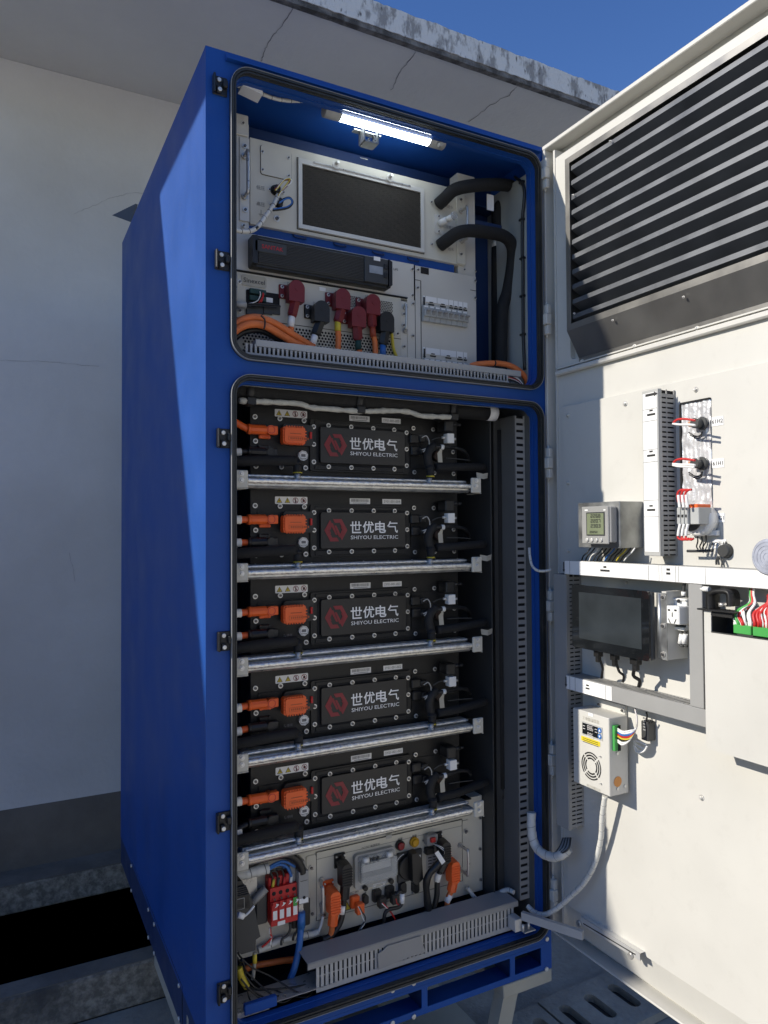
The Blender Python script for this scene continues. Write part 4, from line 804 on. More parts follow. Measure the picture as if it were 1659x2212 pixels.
# ================================================================== lower compartment
NM = -.14           # front face of a battery module
ZZ = [f(D0, 725, y, NM+.012)[1] for y in (962, 1145, 1332, 1521, 1713)]   # emblem heights, top to bottom
L0 = (.45, .3, ZZ[0]-.115)
def A_(a, c, n=NM): return f(ZA, a, c, n)
def B_(a, c, n=NM): return f(ZB, a, c, n)
def battery():
    t = thing('battery_module', 'x', 'battery module', L0, 'black battery modules stacked in the lower compartment')
    u0 = A_(285, 700)[0]; u1 = B_(760, 800)[0]; v0 = A_(300, 1090)[1]; v1 = v0+.205
    b = MB(FR); b.box(u0, v0, NM-.09, u1, v1, NM, .002)
    b.box(u0, v0-.004, NM-.085, u1+.03, v0-.0005, NM+.014); b.build('housing', M_cast, t)
    # raised pads
    b = MB(FR); p0 = A_(370, 510); p1 = A_(930, 960); b.prism(rrect(p0[0], p1[1], p1[0], p0[1], .004, 3), NM+.0003, NM+.003); b.build('pad', M_cast, t); b = MB(FR)
    p0 = B_(315, 520); p1 = B_(560, 870); b.prism(rrect(p0[0], p1[1], p1[0], p0[1], .004, 3), NM+.0003, NM+.003); b.build('pad', M_cast, t)
    # service cover
    c0 = A_(942, 470, NM+.008); c1 = B_(315, 918, NM+.008); K = NM+.008
    cu0, cv1, cu1, cv0 = c0[0], c0[1], c1[0], c1[1]
    b = MB(FR); b.prism(rrect(cu0, cv0, cu1, cv1, .006, 4), NM+.0003, K); cv = b.build('cover_plate', M_cast, t)
    i0 = A_(1035, 555, K); i1 = B_(262, 845, K); b = MB(FR); b.prism(rrect(i0[0], i1[1], i1[0], i0[1], .005, 4), K+.0003, K+.009, .985); b.build('raised_panel', M_blk, cv)
    b = MB(FR); b.ring(rrect(i0[0]-.006, i1[1]-.006, i1[0]+.006, i0[1]+.006, .009, 4), rrect(i0[0]-.001, i1[1]-.001, i1[0]+.001, i0[1]+.001, .006, 4), K+.0003, K+.001); b.build('panel_groove', M_dark, cv)
    b = MB(FR); b.box(i0[0]-.012, i0[1]+.006, K+.0003, i1[0]-.012, cv1-.004, K+.0022, .001); b.box(i0[0]-.012, cv0+.004, K+.0003, i1[0]-.002, i1[1]-.006, K+.0022, .001); b.build('flange_strip', M_cast, cv)
    KP = K+.010
    # bolts of the cover
    us = [A_(x, 1010, K)[0] for x in (1140, 1386, 1626)]+[B_(165, 480, K)[0]]
    for u in us:
        bolt(t, u, cv1-.0145, K+.0024, .0062); bolt(t, u, cv0+.0125, K+.0024, .0062)
    for k in range(3):
        v = cv0+.024+(cv1-cv0-.044)*k/2; bolt(t, cu0+.010, v, K, .0062); bolt(t, cu1-.010, v, K, .0062)
    for (a, c) in ((337, 447), (608, 468), (870, 490), (343, 712), (348, 985), (625, 993), (887, 1003)): bolt(t, *A_(a, c), NM+.0032, .0066)
    for (a, c) in ((343, 490), (526, 502), (712, 712), (352, 900), (538, 907), (717, 915)): bolt(t, *B_(a, c), NM+.0032, .0062)
    for k in range(9):
        u = u0+.012+(u1-u0-.02)*k/8; m_ = MB(FR); m_.cyl((u, v0-.0003, NM+.008), (0, 1, 0), .0022, .004, 6); m_.build('edge_screw', M_bolt, t)
    # stickers
    b = MB(FR); q = A_(735, 413); b.prism(rrect(q[0]-.0450, q[1]-.0098, q[0]+.0450, q[1]+.0098, .002, 2), NM+.0003, NM+.001); ws = b.build('warning_sticker', M_paper, t)
    for k in range(2):
        x = q[0]-.0335+k*.0225; m_ = MB(FR); m_.prism([(x-.0078, q[1]-.0065), (x+.0078, q[1]-.0065), (x, q[1]+.0072)], NM+.0011, NM+.0014); m_.build('triangle_border', M_ink, ws)
        m_ = MB(FR); m_.plate([(x-.0061, q[1]-.0055), (x+.0061, q[1]-.0055), (x, q[1]+.0053)], NM+.0018); m_.build('triangle_fill', M_yel, ws)
        m_ = MB(FR)
        if k == 0: m_.plate([(x+.0012, q[1]+.0028), (x-.0022, q[1]-.0018), (x, q[1]-.0015), (x-.0008, q[1]-.005), (x+.0024, q[1]-.0003), (x+.0004, q[1]-.0004)], NM+.0021)
        else: m_.plate(rect(x-.0006, q[1]-.0018, x+.0006, q[1]+.003), NM+.0021); m_.plate(rect(x-.0006, q[1]-.0045, x+.0006, q[1]-.0032), NM+.0021)
        m_.build('hazard_mark', M_ink, ws)
    for k in (2, 3):
        x = q[0]-.0335+k*.0225; m_ = MB(FR); m_.ring(ngon(x, q[1], .0077, 24), ngon(x, q[1], .0064, 24), NM+.0012, NM+.0016); m_.plate([(x-.0062, q[1]+.0052), (x-.0052, q[1]+.0062), (x+.0062, q[1]-.0052), (x+.0052, q[1]-.0062)], NM+.0020); m_.build('ban_ring', M_logor, ws)
        m_ = MB(FR)
        if k == 2: m_.plate(ngon(x, q[1]+.0042, .0016, 8), NM+.0014); m_.plate(rect(x-.0016, q[1]-.006, x+.0016, q[1]+.0022), NM+.0014)
        else: m_.plate([(x-.003, q[1]-.004), (x+.003, q[1]-.004), (x+.004, q[1]+.001), (x, q[1]+.005), (x-.003, q[1])], NM+.0014)
        m_.build('ban_figure', M_ink, ws)
    b = MB(FR); q = A_(1480, 465); b.box(q[0]-.0310, q[1]-.0080, NM+.0003, q[0]+.0310, q[1]+.0075, NM+.001); bs_ = b.build('barcode_sticker', M_paper, t)
    b = MB(FR); x = q[0]-.027; r_ = random.Random(5)
    while x < q[0]+.026:
        w_ = r_.choice((.0006, .0009, .0014)); b.plate(rect(x, q[1]-.002, x+w_, q[1]+.0055), NM+.0014); x += w_+r_.choice((.0007, .0011))
    b.plate(rect(q[0]-.022, q[1]-.006, q[0]+.022, q[1]-.0045), NM+.0014); b.build('bars', M_inkg, bs_)
    b = MB(FR); q = B_(143, 420); b.box(q[0]-.0300, q[1]-.0070, NM+.0003, q[0]+.0300, q[1]+.0070, NM+.001); b.build('serial_sticker', M_paper, t)
    SER.append((q[0], q[1]))
    # emblem and lettering
    q = A_(1220, 755, KP); E0 = .030; b = MB(FR)
    def hx(i): a = math.radians(90-60*i); return Vector((math.sin(math.radians(60*i))*0, 0)) if 0 else Vector((E0*1.12*math.cos(math.radians(60*i)), E0*1.12*math.sin(math.radians(60*i))))
    def pl(L): b.plate([(q[0]+x*E0, q[1]+y*E0) for x, y in L], KP+.0004)
    pl([(-.30, 1.0), (.55, 1.0), (1.12, 0), (.58, -.92), (.40, -.60), (.72, .0), (.36, .66), (-.10, .66)])
    pl([(.30, -1.0), (-.55, -1.0), (-1.12, 0), (-.58, .92), (-.40, .60), (-.72, .0), (-.36, -.66), (.10, -.66)])
    pl([(-.42, .10), (-.16, .52), (.06, .12), (.16, -.18), (-.12, -.62), (-.30, -.30)]) if 0 else None
    pl([(-.16, .42), (.02, .42), (.42, -.32), (.60, .04), (.46, .30), (.62, .30), (.78, .0), (.44, -.62), (.30, -.62)])
    pl([(.16, -.42), (-.02, -.42), (-.42, .32), (-.60, -.04), (-.46, -.30), (-.62, -.30), (-.78, 0), (-.44, .62), (-.30, .62)])
    b.build('emblem', M_logor, cv)
    a0 = A_(1368, 730, KP)[0]; a1 = B_(205, 650, KP)[0]; vm = A_(1430, 735, KP)[1]; b = MB(FR)
    for k, ch in enumerate('世优电气'):
        b.text(ch, a0+(a1-a0)*(k+.5)/4, vm, KP+.0004, .040, .014, wd=(a1-a0)/4*.90, ht=.0325)
    b.text('SHIYOU ELECTRIC', (a0+a1)/2+.001, A_(1450, 846, KP)[1], KP+.0004, .0150, .004, wd=(a1-a0)*.97, ht=.0100); b.build('lettering', M_logo, cv)
    # orange plug (upper left)
    def angled_plug(c, M, nm, up):
        u, v = A_(510, c, NM+.03); K2 = NM+.0035
        m_ = MB(FR); m_.box(u-.024, v-.0205 if not up else v-.002, K2, u+.006, v-.002 if not up else v+.0205, K2+.008, .002); m_.cyl((u, v, K2), (0, 0, 1), .0095, .02, 18)
        m_.cyl((u, v, K2+.014), (0, 0, 1), .0118, .020, 24); m_.box(u-.006, v-.0112, K2+.012, u+.0200, v+.0112, K2+.030, .002); k = m_.build(nm, M, t)
        m_ = MB(FR); m_.ring(ngon(u, v, .0100, 24), ngon(u, v, .0086, 24), K2+.0342, K2+.0350); m_.build('plug_ring', M_rub if M is M_blk else M_redb, k)
        ul = A_(270, c, NM+.03)[0]; m_ = MB(FR); m_.cyl((ul, v, K2+.022), (1, 0, 0), .0125, u-ul-.010, 10, sm=False, b=.002); m_.cyl((ul-.002, v, K2+.022), (1, 0, 0), .0133, .008, 14); m_.build('plug_grip', M, k)
        m_ = MB(FR)
        for du in (-.021, .003): m_.cyl((u+du, v-.0168 if not up else v+.0168, K2+.008), (0, 0, 1), .0035, .002, 10)
        m_.build('plug_screw', M_orng if M is M_orng else M_blk, k)
        return u, v, ul, K2+.022
    P_ = angled_plug(590, M_orng, 'power_plug', False); Q_ = angled_plug(835, M_blk, 'power_plug', True)
    CB.append((P_, Q_))
    # orange disconnect block
    q0 = A_(668, 558, NM+.045); q1 = A_(895, 735, NM+.045); b = MB(FR)
    m0 = A_(612, 540, NM+.004); m1 = A_(925, 770, NM+.004); b.prism(rrect(m0[0]+.004, m1[1], m1[0]+.008, m0[1]+.004, .010, 4), NM+.0033, NM+.018); sd = b.build('disconnect_base', M_blk, t)
    b = MB(FR); b.prism(rrect(q0[0]-.003, q1[1]-.003, q1[0]+.001, q0[1]+.003, .006, 4), NM+.0183, NM+.040); b.prism(rrect(q0[0], q1[1], q1[0]-.002, q0[1], .005, 4), NM+.0403, NM+.045); db = b.build('disconnect_block', M_orng, t)
    b = MB(FR)
    for k in range(7):
        u = q0[0]+.006+(q1[0]-q0[0]-.014)*k/6; b.box(u-.0015, q0[1]+.0005, NM+.0405, u+.0015, q0[1]+.005, NM+.044); b.box(u-.0015, q1[1]-.005, NM+.0405, u+.0015, q1[1]-.0005, NM+.044)
    for k in range(4):
        v = q1[1]+.008+(q0[1]-q1[1]-.016)*k/3; b.box(q0[0]-.005, v-.0015, NM+.0405, q0[0]-.0005, v+.0015, NM+.044); b.box(q1[0]-.0015, v-.0015, NM+.0405, q1[0]+.003, v+.0015, NM+.044)
    b.build('block_teeth', M_orng, db)
    b = MB(FR); q = ((q0[0]+q1[0])/2, (q0[1]+q1[1])/2); b.ring(rect(q0[0]+.010, q1[1]+.006, q1[0]-.010, q1[1]+.017), rect(q0[0]+.0108, q1[1]+.0068, q1[0]-.0108, q1[1]+.0162), NM+.0452, NM+.0456)
    for k in range(10): b.box(q0[0]+.015+k*.0052, q1[1]+.009, NM+.0452, q0[0]+.0183+k*.0052, q1[1]+.0145, NM+.0455)
    b.box(q0[0]+.014, q0[1]-.016, NM+.0452, q1[0]-.012, q0[1]-.014, NM+.0455); b.build('block_marking', mat('faded_orange', (.42, .075, .015), .5) if not SER[1:] else M_orng, db)
    q = A_(925, 652, NM+.01); b = MB(FR); b.box(q[0]-.001, q[1]-.009, NM+.0185, q[0]+.0050, q[1]+.009, NM+.024, .001); b.build('lock_tab', M_redb, sd)
    # vent disc
    q = A_(863, 870, NM+.008); b = MB(FR); b.prism(ngon(q[0], q[1], .0138, 8, .2), NM+.0033, NM+.012); vd = b.build('vent_cap', M_wht, t)
    b = MB(FR); b.ring(ngon(q[0], q[1], .0112, 24), ngon(q[0], q[1], .0106, 24), NM+.0122, NM+.0126); b.box(q[0]-.006, q[1]-.003, NM+.0122, q[0]+.006, q[1]+.004, NM+.0125); b.box(q[0]-.008, q[1]-.008, NM+.0122, q[0]+.008, q[1]-.0065, NM+.0124); b.build('cap_print', M_inkg, vd)
    b = MB(FR); b.text('防爆阀', *A_(690, 905, NM+.0), NM+.0042, .0060, .01); b.build('small_print', M_inkg, t)
    # hose with elbow, left
    b = MB(FR); q = P3(ZA, [(100, 930, NM+.05), (300, 925, NM+.05), (520, 922, NM+.05), (785, 925, NM+.05)], NM+.05); b.tube(q, .0135, 14, 4); b.build('foam_hose', M_foam, t)
    b = MB(FR); e = A_(806, 930, NM+.05); e2 = A_(806, 1060, NM+.05); b.tube([(e[0]-.012, e[1], NM+.05), (e[0]-.002, e[1]-.001, NM+.05), (e[0], e[1]-.012, NM+.05), (e[0], e[1]-.02, NM+.05)], .0095, 12, 5)
    b.cyl((e2[0], e2[1]-.004, NM+.05), (0, 1, 0), .0115, .036, 14); b.cyl((e2[0], e2[1]+.022, NM+.05), (0, 1, 0), .0128, .006, 14); b.build('quick_coupling', M_blkm, t)
    b = MB(FR); b.cyl((e2[0], e2[1]-.0005, NM+.05), (0, 1, 0), .0120, .003, 14); b.build('yellow_clip', M_yel, t)
    # right hand side: sensor plugs, corrugated tube, valve, hose
    for (a, c) in ((375, 590), (385, 702)):
        u, v = B_(a, c, NM+.015); m_ = MB(FR); m_.box(u-.020, v-.013, NM+.0033, u+.010, v+.013, NM+.018, .003); m_.box(u+.008, v-.009, NM+.010, u+.026, v+.009, NM+.024, .002); m_.build('sensor_plug', M_blk, t)
        m_ = MB(FR); m_.cyl((u-.026, v, NM+.0033), (0, 0, 1), .0032, .004, 8); m_.build('plug_bolt', M_galv, t)
    q = B_(490, 745, NM+.03); b = MB(FR); b.tube([(*B_(545, 655, NM+.04), NM+.04), (*B_(500, 690, NM+.045), NM+.045), (*B_(482, 760, NM+.045), NM+.045), (*B_(500, 850, NM+.045), NM+.045), (*B_(500, 880, NM+.045), NM+.045)], .0125, 12, 6); b.build('elbow_hose', M_blkm, t)
    e2 = B_(500, 945, NM+.045); b = MB(FR); b.cyl((e2[0], e2[1]-.004, NM+.05), (0, 1, 0), .0115, .036, 14); b.cyl((e2[0], e2[1]+.022, NM+.05), (0, 1, 0), .0128, .006, 14); b.build('quick_coupling', M_blkm, t)
    b = MB(FR); b.cyl((e2[0], e2[1]-.0005, NM+.05), (0, 1, 0), .0120, .004, 14); b.build('yellow_clip', M_yel, t)
    b = MB(FR); P = smooth_path([Vector((*B_(a, c, NM+.05), NM+.05+dn)) for a, c, dn in ((555, 662, 0), (640, 662, 0), (760, 668, -.01), (860, 700, -.02), (930, 760, -.04), (960, 800, -.06))], 14)
    b.tube(P, .0056, 10, 0, rfun=lambda s: 1+.10*math.sin(s*400)); b.build('corrugated_tube', M_blk, t)
    b = MB(FR); u, v = B_(618, 665, NM+.05); b.cyl((u-.006, v, NM+.05), (1, 0, 0), .0074, .010, 14); b.build('white_band', M_wht, t)
    b = MB(FR); u, v = B_(593, 765, NM+.05); b.add([(u-.008, v+.013, NM+.052), (u+.007, v+.013, NM+.052), (u+.008, v-.013, NM+.054), (u-.007, v-.013, NM+.054), (u+.001, v+.025, NM+.055), (u+.007, v+.026, NM+.055)], [(0, 1, 2, 3), (0, 1, 5, 4)]); b.build('paper_tag', M_legp, t)
    b = MB(FR); u, v = B_(590, 745, NM+.02); b.cyl((u, v, NM+.0033), (0, 0, 1), .0150, .014, 20, b=.002); b.build('round_cap', mat('brown_cap', (.05, .028, .02), .6) if len(SER) < 2 else M_blk, t)
    b = MB(FR); u, v = B_(690, 584, NM+.05); b.box(u-.0115, v-.0138, NM+.034, u+.0115, v+.0138, NM+.056, .001); vb_ = b.build('valve_block', M_wht, t)
    b = MB(FR); b.cyl((u-.023, v+.002, NM+.045), (1, 0, 0), .0038, .011, 8); b.cyl((u+.0118, v, NM+.045), (1, 0, 0), .0036, .011, 8); b.build('valve_fitting', M_bolt, vb_)
    b = MB(FR); u, v = B_(672, 472, NM+.045); b.box(u-.016, v-.016, NM+.0105, u+.014, v+.016, NM+.055, .003); b.cyl((u+.0145, v+.007, NM+.045), (1, 0, 0), .006, .018, 10); b.cyl((u+.033, v+.007, NM+.045), (1, 0, 0), .0045, .010, 8); b.build('solenoid', M_blk, t)
    b = MB(FR); b.tube([(*B_(555, 850, NM+.05), NM+.05), (*B_(750, 850, NM+.05), NM+.05), (*B_(1000, 850, NM+.03), NM+.03)], .0115, 14, 4); b.build('foam_hose_right', M_foam, t)
    for pts in ([(400, 560), (450, 555), (480, 590), (510, 630)], [(410, 690), (460, 680), (500, 650), (550, 650)], [(520, 600), (570, 580), (610, 578)], [(655, 768), (760, 775), (880, 790)]):
        m_ = MB(FR); m_.tube([(*B_(a, c, NM+.04), NM+.04) for a, c in pts], .0017, 6, 5); m_.build('sensor_wire', M_gdark, t)
    for pts in ([(430, 575), (470, 560), (495, 600), (500, 640), (530, 645)], [(430, 690), (470, 680), (440, 710)]):
        m_ = MB(FR); m_.tube([(*B_(a, c, NM+.045), NM+.045) for a, c in pts], .0016, 6, 5); m_.build('sensor_wire', M_ductL, t)
    return t
SER = []; CB = []
bm0 = battery()
labs = ['topmost black battery module marked SY01-001-005 under the white taped pipe', 'black battery module marked SY01-001-004, second from the top',
        'middle black battery module marked SY01-001-003', 'black battery module marked SY01-001-002, second from the bottom', 'lowest black battery module marked SY01-001-001 above the grey distribution unit']
mods = [bm0]; bm0['label'] = labs[0]
for i in range(1, 5): mods.append(dup(bm0, (L0[0], L0[1], L0[2]+ZZ[i]-ZZ[0]), labs[i], bm0['group']))
for i, md in enumerate(mods):
    dz = ZZ[i]-ZZ[0]; b = MB(FR); b.text('SY01-001-00%d' % (5-i), SER[0][0], SER[0][1]+dz, NM+.0014, .0072, wd=.051); b.build('serial_number', M_inkg, md)
    # plug cables
    for k, (u, v, ul, nn) in enumerate(CB[0]):
        v += dz; b = MB(FR); oc_ = thing('plug_cable', '', 'cable', tuple(FR(ul, v, nn)), 'cables plugged into the battery modules')
        nth = ['topmost', 'second', 'middle', 'fourth', 'lowest'][i]
        oc_['label'] = ('orange' if k == 0 or i in (1, 2, 3) else 'black')+' cable entering the '+('orange' if k == 0 else 'black')+' plug of the '+nth+' battery module'
        droop = .03 if (i == 0 and k == 0) else (-.022 if (i == 4 and k == 1) else (-.004, -.001, -.003, -.006, .002)[i])
        b.tube([(ul, v, nn), (ul-.02, v+droop*.3, nn), (ul-.06, v+droop, nn)], .0088 if k == 0 else .0085, 12, 5); b.build('cable_sheath', M_orng if (k == 0 or i in (1, 2, 3)) else M_blk, oc_)
        if not (i == 0 and k == 0):
            b = MB(FR); b.cyl((ul-.045, v+droop*.75, nn), (1, -droop*6, 0), .0108, .027, 14); b.build('marker_sleeve', M_wht, oc_)
# rails with welded coolant pipe
rl = [((537, 1040), (1018, 1047)), ((537, 1237), (1018, 1220)), ((537, 1440), (1018, 1392)), ((537, 1649), (1018, 1566)), ((537, 1862), (1018, 1745))]
NR = -.062
def rail(i, first):
    (a, c) = rl[i]; pa_ = f(D0, *a, NR); pb_ = f(D0, *c, NR); z = (pa_[1]+pb_[1])/2
    return pa_[0], pb_[0], z
x0, x1, z0 = rail(0, True)
rt = thing('coolant_rail', 'x', 'pipe rail', (.45, .07, z0), 'shiny welded coolant pipe rails under the battery modules')
b = MB(FR); b.box(x0-.02, z0-.0185, -.125, x1+.002, z0+.0060, -.066, .006); b.build('flat_pipe', M_alu, rt)
b = MB(FR); rw_ = random.Random(3); n_ = 150
P = [Vector((x0-.004+(x1-x0)*k/n_, z0-.001+.0005*rw_.uniform(-1, 1), -.0625)) for k in range(n_+1)]
jj = [rw_.uniform(.90, 1.10) for _ in range(n_+2)]
b.tube(P, .0068, 9, 0, rfun=lambda s: jj[int(s*n_)]*(1.07 if int(s*n_+.5) % 2 else .93)); b.build('weld_bead', M_weld, rt)
b = MB(FR); P = [Vector((p[0], z0+.0125+.0004*rw_.uniform(-1, 1), -.085)) for p in P]; b.tube(P, .0040, 8, 0, rfun=lambda s: jj[int((1-s)*n_)]*.9); b.box(x0-.01, z0+.0065, -.12, x1-.005, z0+.0165, -.088, .002); b.build('upper_lip', M_weld, rt)
for (z_, a) in ((ZA, 806), (ZB, 500)):
    u = f(z_, a, 1100, -.078)[0]; b = MB(FR); b.cyl((u, z0+.001, -.078), (0, 1, 0), .0074, .019, 16); b.cyl((u, z0+.004, -.078), (0, 1, 0), .0110, .006, 16, r2=.008); b.build('pipe_stub', M_steel, rt)
ub = B_(890, 1000, -.055)[0]; ue = B_(978, 1000, -.055)[0]
for (a, c) in ((.0725, x0-.004), (ub, ue)):
    b = MB(FR); b.box(a, z0-.020, -.060, c, z0+.023, -.052, .002); b.box(a if a < .5 else c-.004, z0-.022, -.12, c, z0-.0202, -.052); k = b.build('rail_bracket', M_panel, rt)
    um = c-.0165 if a < .5 else a+.0155
    for dv in (.0145, -.0015):
        m_ = MB(FR); m_.cyl((um, z0+dv, -.0515), (0, 0, 1), .0066, .0015, 16); m_.cyl((um, z0+dv, -.050), (0, 0, 1), .0045, .003, 10, b=.001); m_.build('bracket_screw', M_bolt, k)
rlab = ['first welded coolant pipe rail from the top, under module 005', 'second welded coolant pipe rail from the top, under module 004', 'middle welded coolant pipe rail, under module 003', 'fourth welded coolant pipe rail from the top, under module 002', 'lowest welded coolant pipe rail, just above the grey distribution unit']
rt['label'] = rlab[0]
for i in range(1, 5): dup(rt, (.45, .07, rail(i, 0)[2]), rlab[i], rt['group'])
# foam pipe at the top
t = thing('main_pipe', 'thick black foam covered pipe across the top of the lower compartment', 'pipe', (.45, .08, 1.9))
q0 = f(ZA, 160, 160, -.09); q1 = f(ZB, 1030, 365, -.09)
zq = (f(ZA, 700, 210, -.09)[1]+f(ZB, 400, 290, -.09)[1])/2
b = MB(FR); b.tube([(.06, zq+.002, -.09), (.3, zq, -.09), (.6, zq, -.09), (q1[0], zq-.001, -.09)], .0325, 20, 8, rfun=lambda s: (1+.012*math.sin(s*70))*(1 if s < .8 else .72)); b.build('foam_sleeve', M_foam, t)
b = MB(FR); b.cyl((q1[0]-.0, zq-.001, -.09), (1, 0, 0), .0235, .030, 20); b.build('foil_end', M_paper, t)
for (z_, a) in ((ZA, 305), (ZA, 1500), (ZB, 735)):
    u = f(z_, a, 200, -.055)[0]; m_ = MB(FR); m_.cyl((u-.011, zq, -.09), (1, 0, 0), .0362, .022, 20); m_.box(u-.012, zq-.037, -.075, u+.012, zq-.018, -.052, .002); m_.build('pipe_clamp', M_blk, t)
t = thing('insulation_strip', 'ragged white insulation strip lying under the thick black pipe', 'insulation strip', (.45, .06, 1.87))
b = MB(FR); Q = P3(ZA, [(170, 270), (400, 280), (620, 290), (830, 305), (960, 345), (1150, 360), (1400, 380), (1600, 385)], -.060)+P3(ZB, [(100, 325), (300, 335), (420, 372), (560, 380), (715, 385)], -.060)
Q = smooth_path(Q, 5); rr_ = [1+.45*noise.noise(Vector((k*.55, 0, 0))) for k in range(len(Q)+1)]
b.tube(Q, .0070, 8, 0, rfun=lambda s: rr_[int(s*(len(Q)-1))]); b.build('strip', mat('wool', (.50, .49, .43), .9, var=.15, vs=60, bump=1, bs=200), t)
# right side: deep vertical hose, slotted duct, labels
for (px, w_, y_) in ((1062, .004, .2),):
    pass
t = thing('wall_duct', 'tall grey slotted duct down the right wall of the lower compartment', 'cable duct', (.94, .06, 1.2))
xd = .925; b = MB(WR)
zt_, zb_ = 1.935, .520
b.box(xd, .052, zb_, xd+.002, .125, zt_)
M_ductd = mat('shaded_pvc', (.13, .13, .125), .5); b.build('duct_cover', M_ductd, t)  # duct plastic darkened in its colour to stand for the compartment's shade
b = MB(WR); zz = zb_
while zz < zt_-.006:
    b.box(xd+.0025, .0500, zz, .9615, .0515, zz+.0128); zz += .0205
b.box(xd+.0025, .0495, zb_, xd+.006, .0520, zt_); b.box(.957, .0495, zb_, .9615, .0520, zt_)
b.build('slotted_side', M_duct, t)
b = MB(WR); b.box(xd+.003, .0545, zb_, .9612, .0565, zt_); b.build('duct_inside', M_dark, t)
t = thing('riser_hose', 'long black foam covered hose standing down the right of the battery modules', 'hose', (.86, .15, .9)); q0 = f(ZG, 1, 1, -.15)
ux = f(D0, 1082, 1500, -.13)[0]
b = MB(FR); b.tube([(ux, 1.90, -.13), (ux, 1.3, -.13), (ux+.0, f(D0, 1088, 1700, -.13)[1], -.13)], .016, 12, 4); b.build('foam_sleeve', M_foam, t)
b = MB(FR); v_ = f(D0, 1088, 1722, -.13)[1]; b.cyl((ux, v_, -.13), (0, 1, 0), .012, .03, 12); b.cyl((ux, v_-.02, -.13), (0, 1, 0), .005, .02, 8); b.cyl((ux, v_-.024, -.13), (0, 1, 0), .010, .004, 10); b.build('drain_valve', M_blk, t)
for i, (a, c) in enumerate(((1042, 1028), (1050, 1205), (1052, 1365))):
    u, v = f(D0, a, c, -.10); m_ = MB(FR); m_.add([(u-.020, v-.006, -.10), (u, v-.010, -.095), (u+.018, v-.006, -.10), (u+.020, v+.010, -.10), (u, v+.006, -.095), (u-.022, v+.010, -.10)], [(0, 1, 4, 5), (1, 2, 3, 4)])
    tag(m_.build('cable_tag', M_legp), ['curled pale tag hanging beside the topmost battery module', 'curled pale tag hanging beside the second battery module', 'curled pale tag hanging beside the middle battery module'][i], 'tag', 'curled cable tags')

# ================================================================== distribution unit at the bottom
ND_ = -.15; K_ = lambda a, c, n=ND_: f(ZK, a, c, n)
du_ = thing('distribution_unit', 'grey power distribution unit with rotary switch at the bottom of the cabinet', 'distribution unit', (.5, .2, .62))
zr_ = rail(4, 0)[2]-.035; u1 = K_(1250, 400)[0]; v0 = (K_(1250, 640)[1]+K_(700, 790)[1])/2
b = MB(FR); b.box(.072, v0, ND_-.05, u1, zr_+.03, ND_-.004, .001); b.build('base_plate', M_panel, du_)
b = MB(FR); p0 = f(ZJ, 1012, 1260, ND_); pr = K_(1077, 60); pb_ = K_(700, 660); vtop = (p0[1]+pr[1])/2; b.box(p0[0], pb_[1], ND_-.0035, pr[0], vtop, ND_, .001)
b.build('face_plate', M_panel, du_)
b = MB(FR); e0 = K_(1080, 70); e1 = K_(1138, 550); b.prism(rrect(e0[0]+.0005, e1[1], e1[0], e0[1], .004, 3), ND_-.0035, ND_-.001); p1 = f(ZJ, 905, 1310, ND_); b.prism(rrect(p1[0], pb_[1]+.006, p0[0]-.0006, p1[1], .005, 3), ND_-.0035, ND_-.001); b.build('ear', M_panel, du_)
b = MB(FR); b.ring(rect(p0[0]-.0006, pb_[1]-.0006, pr[0]+.0006, vtop+.0006), rect(p0[0], pb_[1], pr[0], vtop), ND_-.0034, ND_+.0002)
b.box(p0[0], vtop-.018, ND_+.0003, pr[0], vtop-.0172, ND_+.0006); b.build('seam', M_gdark, du_)
for (z_, a, c) in ((ZJ, 955, 1430), (ZL, 778, 465), (ZK, 1107, 150), (ZK, 1110, 484)): bolt(du_, *f(z_, a, c, ND_), ND_+.0003, .0075, 'ear_screw', M_steel)
for (a, c) in ((1228, 298), (1232, 550), (1228, 44)): bolt(du_, *K_(a, c), ND_-.003, .005, 'plate_screw', M_galv)
hv1 = f(ZJ, 1060, 1545, ND_)[1]; hq = f(ZJ, 1060, 1545, ND_); hv0 = f(ZL, 870, 380, ND_)[1]; handle(du_, hq[0]+.002, hv0, hv1-.004, ND_, .0042, .042, lean=-.014)
hq = K_(1060, 265); hv0 = K_(1065, 462)[1]; handle(du_, hq[0], hv0, hq[1], ND_, .0045, .042)
# clear hinged cover over a breaker
q0 = K_(185, 330); q1 = K_(515, 610); q0 = (q0[0], K_(480, 270)[1]*.5+K_(200, 330)[1]*.5); q1 = (q1[0], K_(220, 612)[1]*.5+K_(515, 540)[1]*.5)
cvr = MB(FR); cvr.prism(rrect(q0[0], q1[1], q1[0], q0[1], .010, 5), ND_+.0004, ND_+.014); hb = cvr.build('breaker_box', M_ductL, du_)
b = MB(FR); b.box(q0[0]+.016, q1[1]+.030, ND_+.0143, q1[0]-.012, q0[1]-.022, ND_+.0155); b.build('box_window', M_gdark, hb)
b = MB(FR); b.box(q0[0]+.018, q1[1]+.046, ND_+.0157, q1[0]-.018, q1[1]+.075, ND_+.019); b.box(q0[0]+.055, q1[1]+.077, ND_+.0157, q1[0]-.020, q0[1]-.024, ND_+.019); b.build('breaker_body', M_wht, hb)
for k in range(4):
    m_ = MB(FR); x = q0[0]+.028+k*.012; m_.box(x-.003, q1[1]+.070, ND_+.0192, x+.003, q1[1]+.084, ND_+.028); m_.build('breaker_lever', M_gdark, hb)
b = MB(FR); b.ring(rrect(q0[0]+.008, q1[1]+.022, q1[0]-.004, q0[1]-.016, .006, 3), rrect(q0[0]+.014, q1[1]+.028, q1[0]-.010, q0[1]-.022, .004, 3), ND_+.0143, ND_+.034)
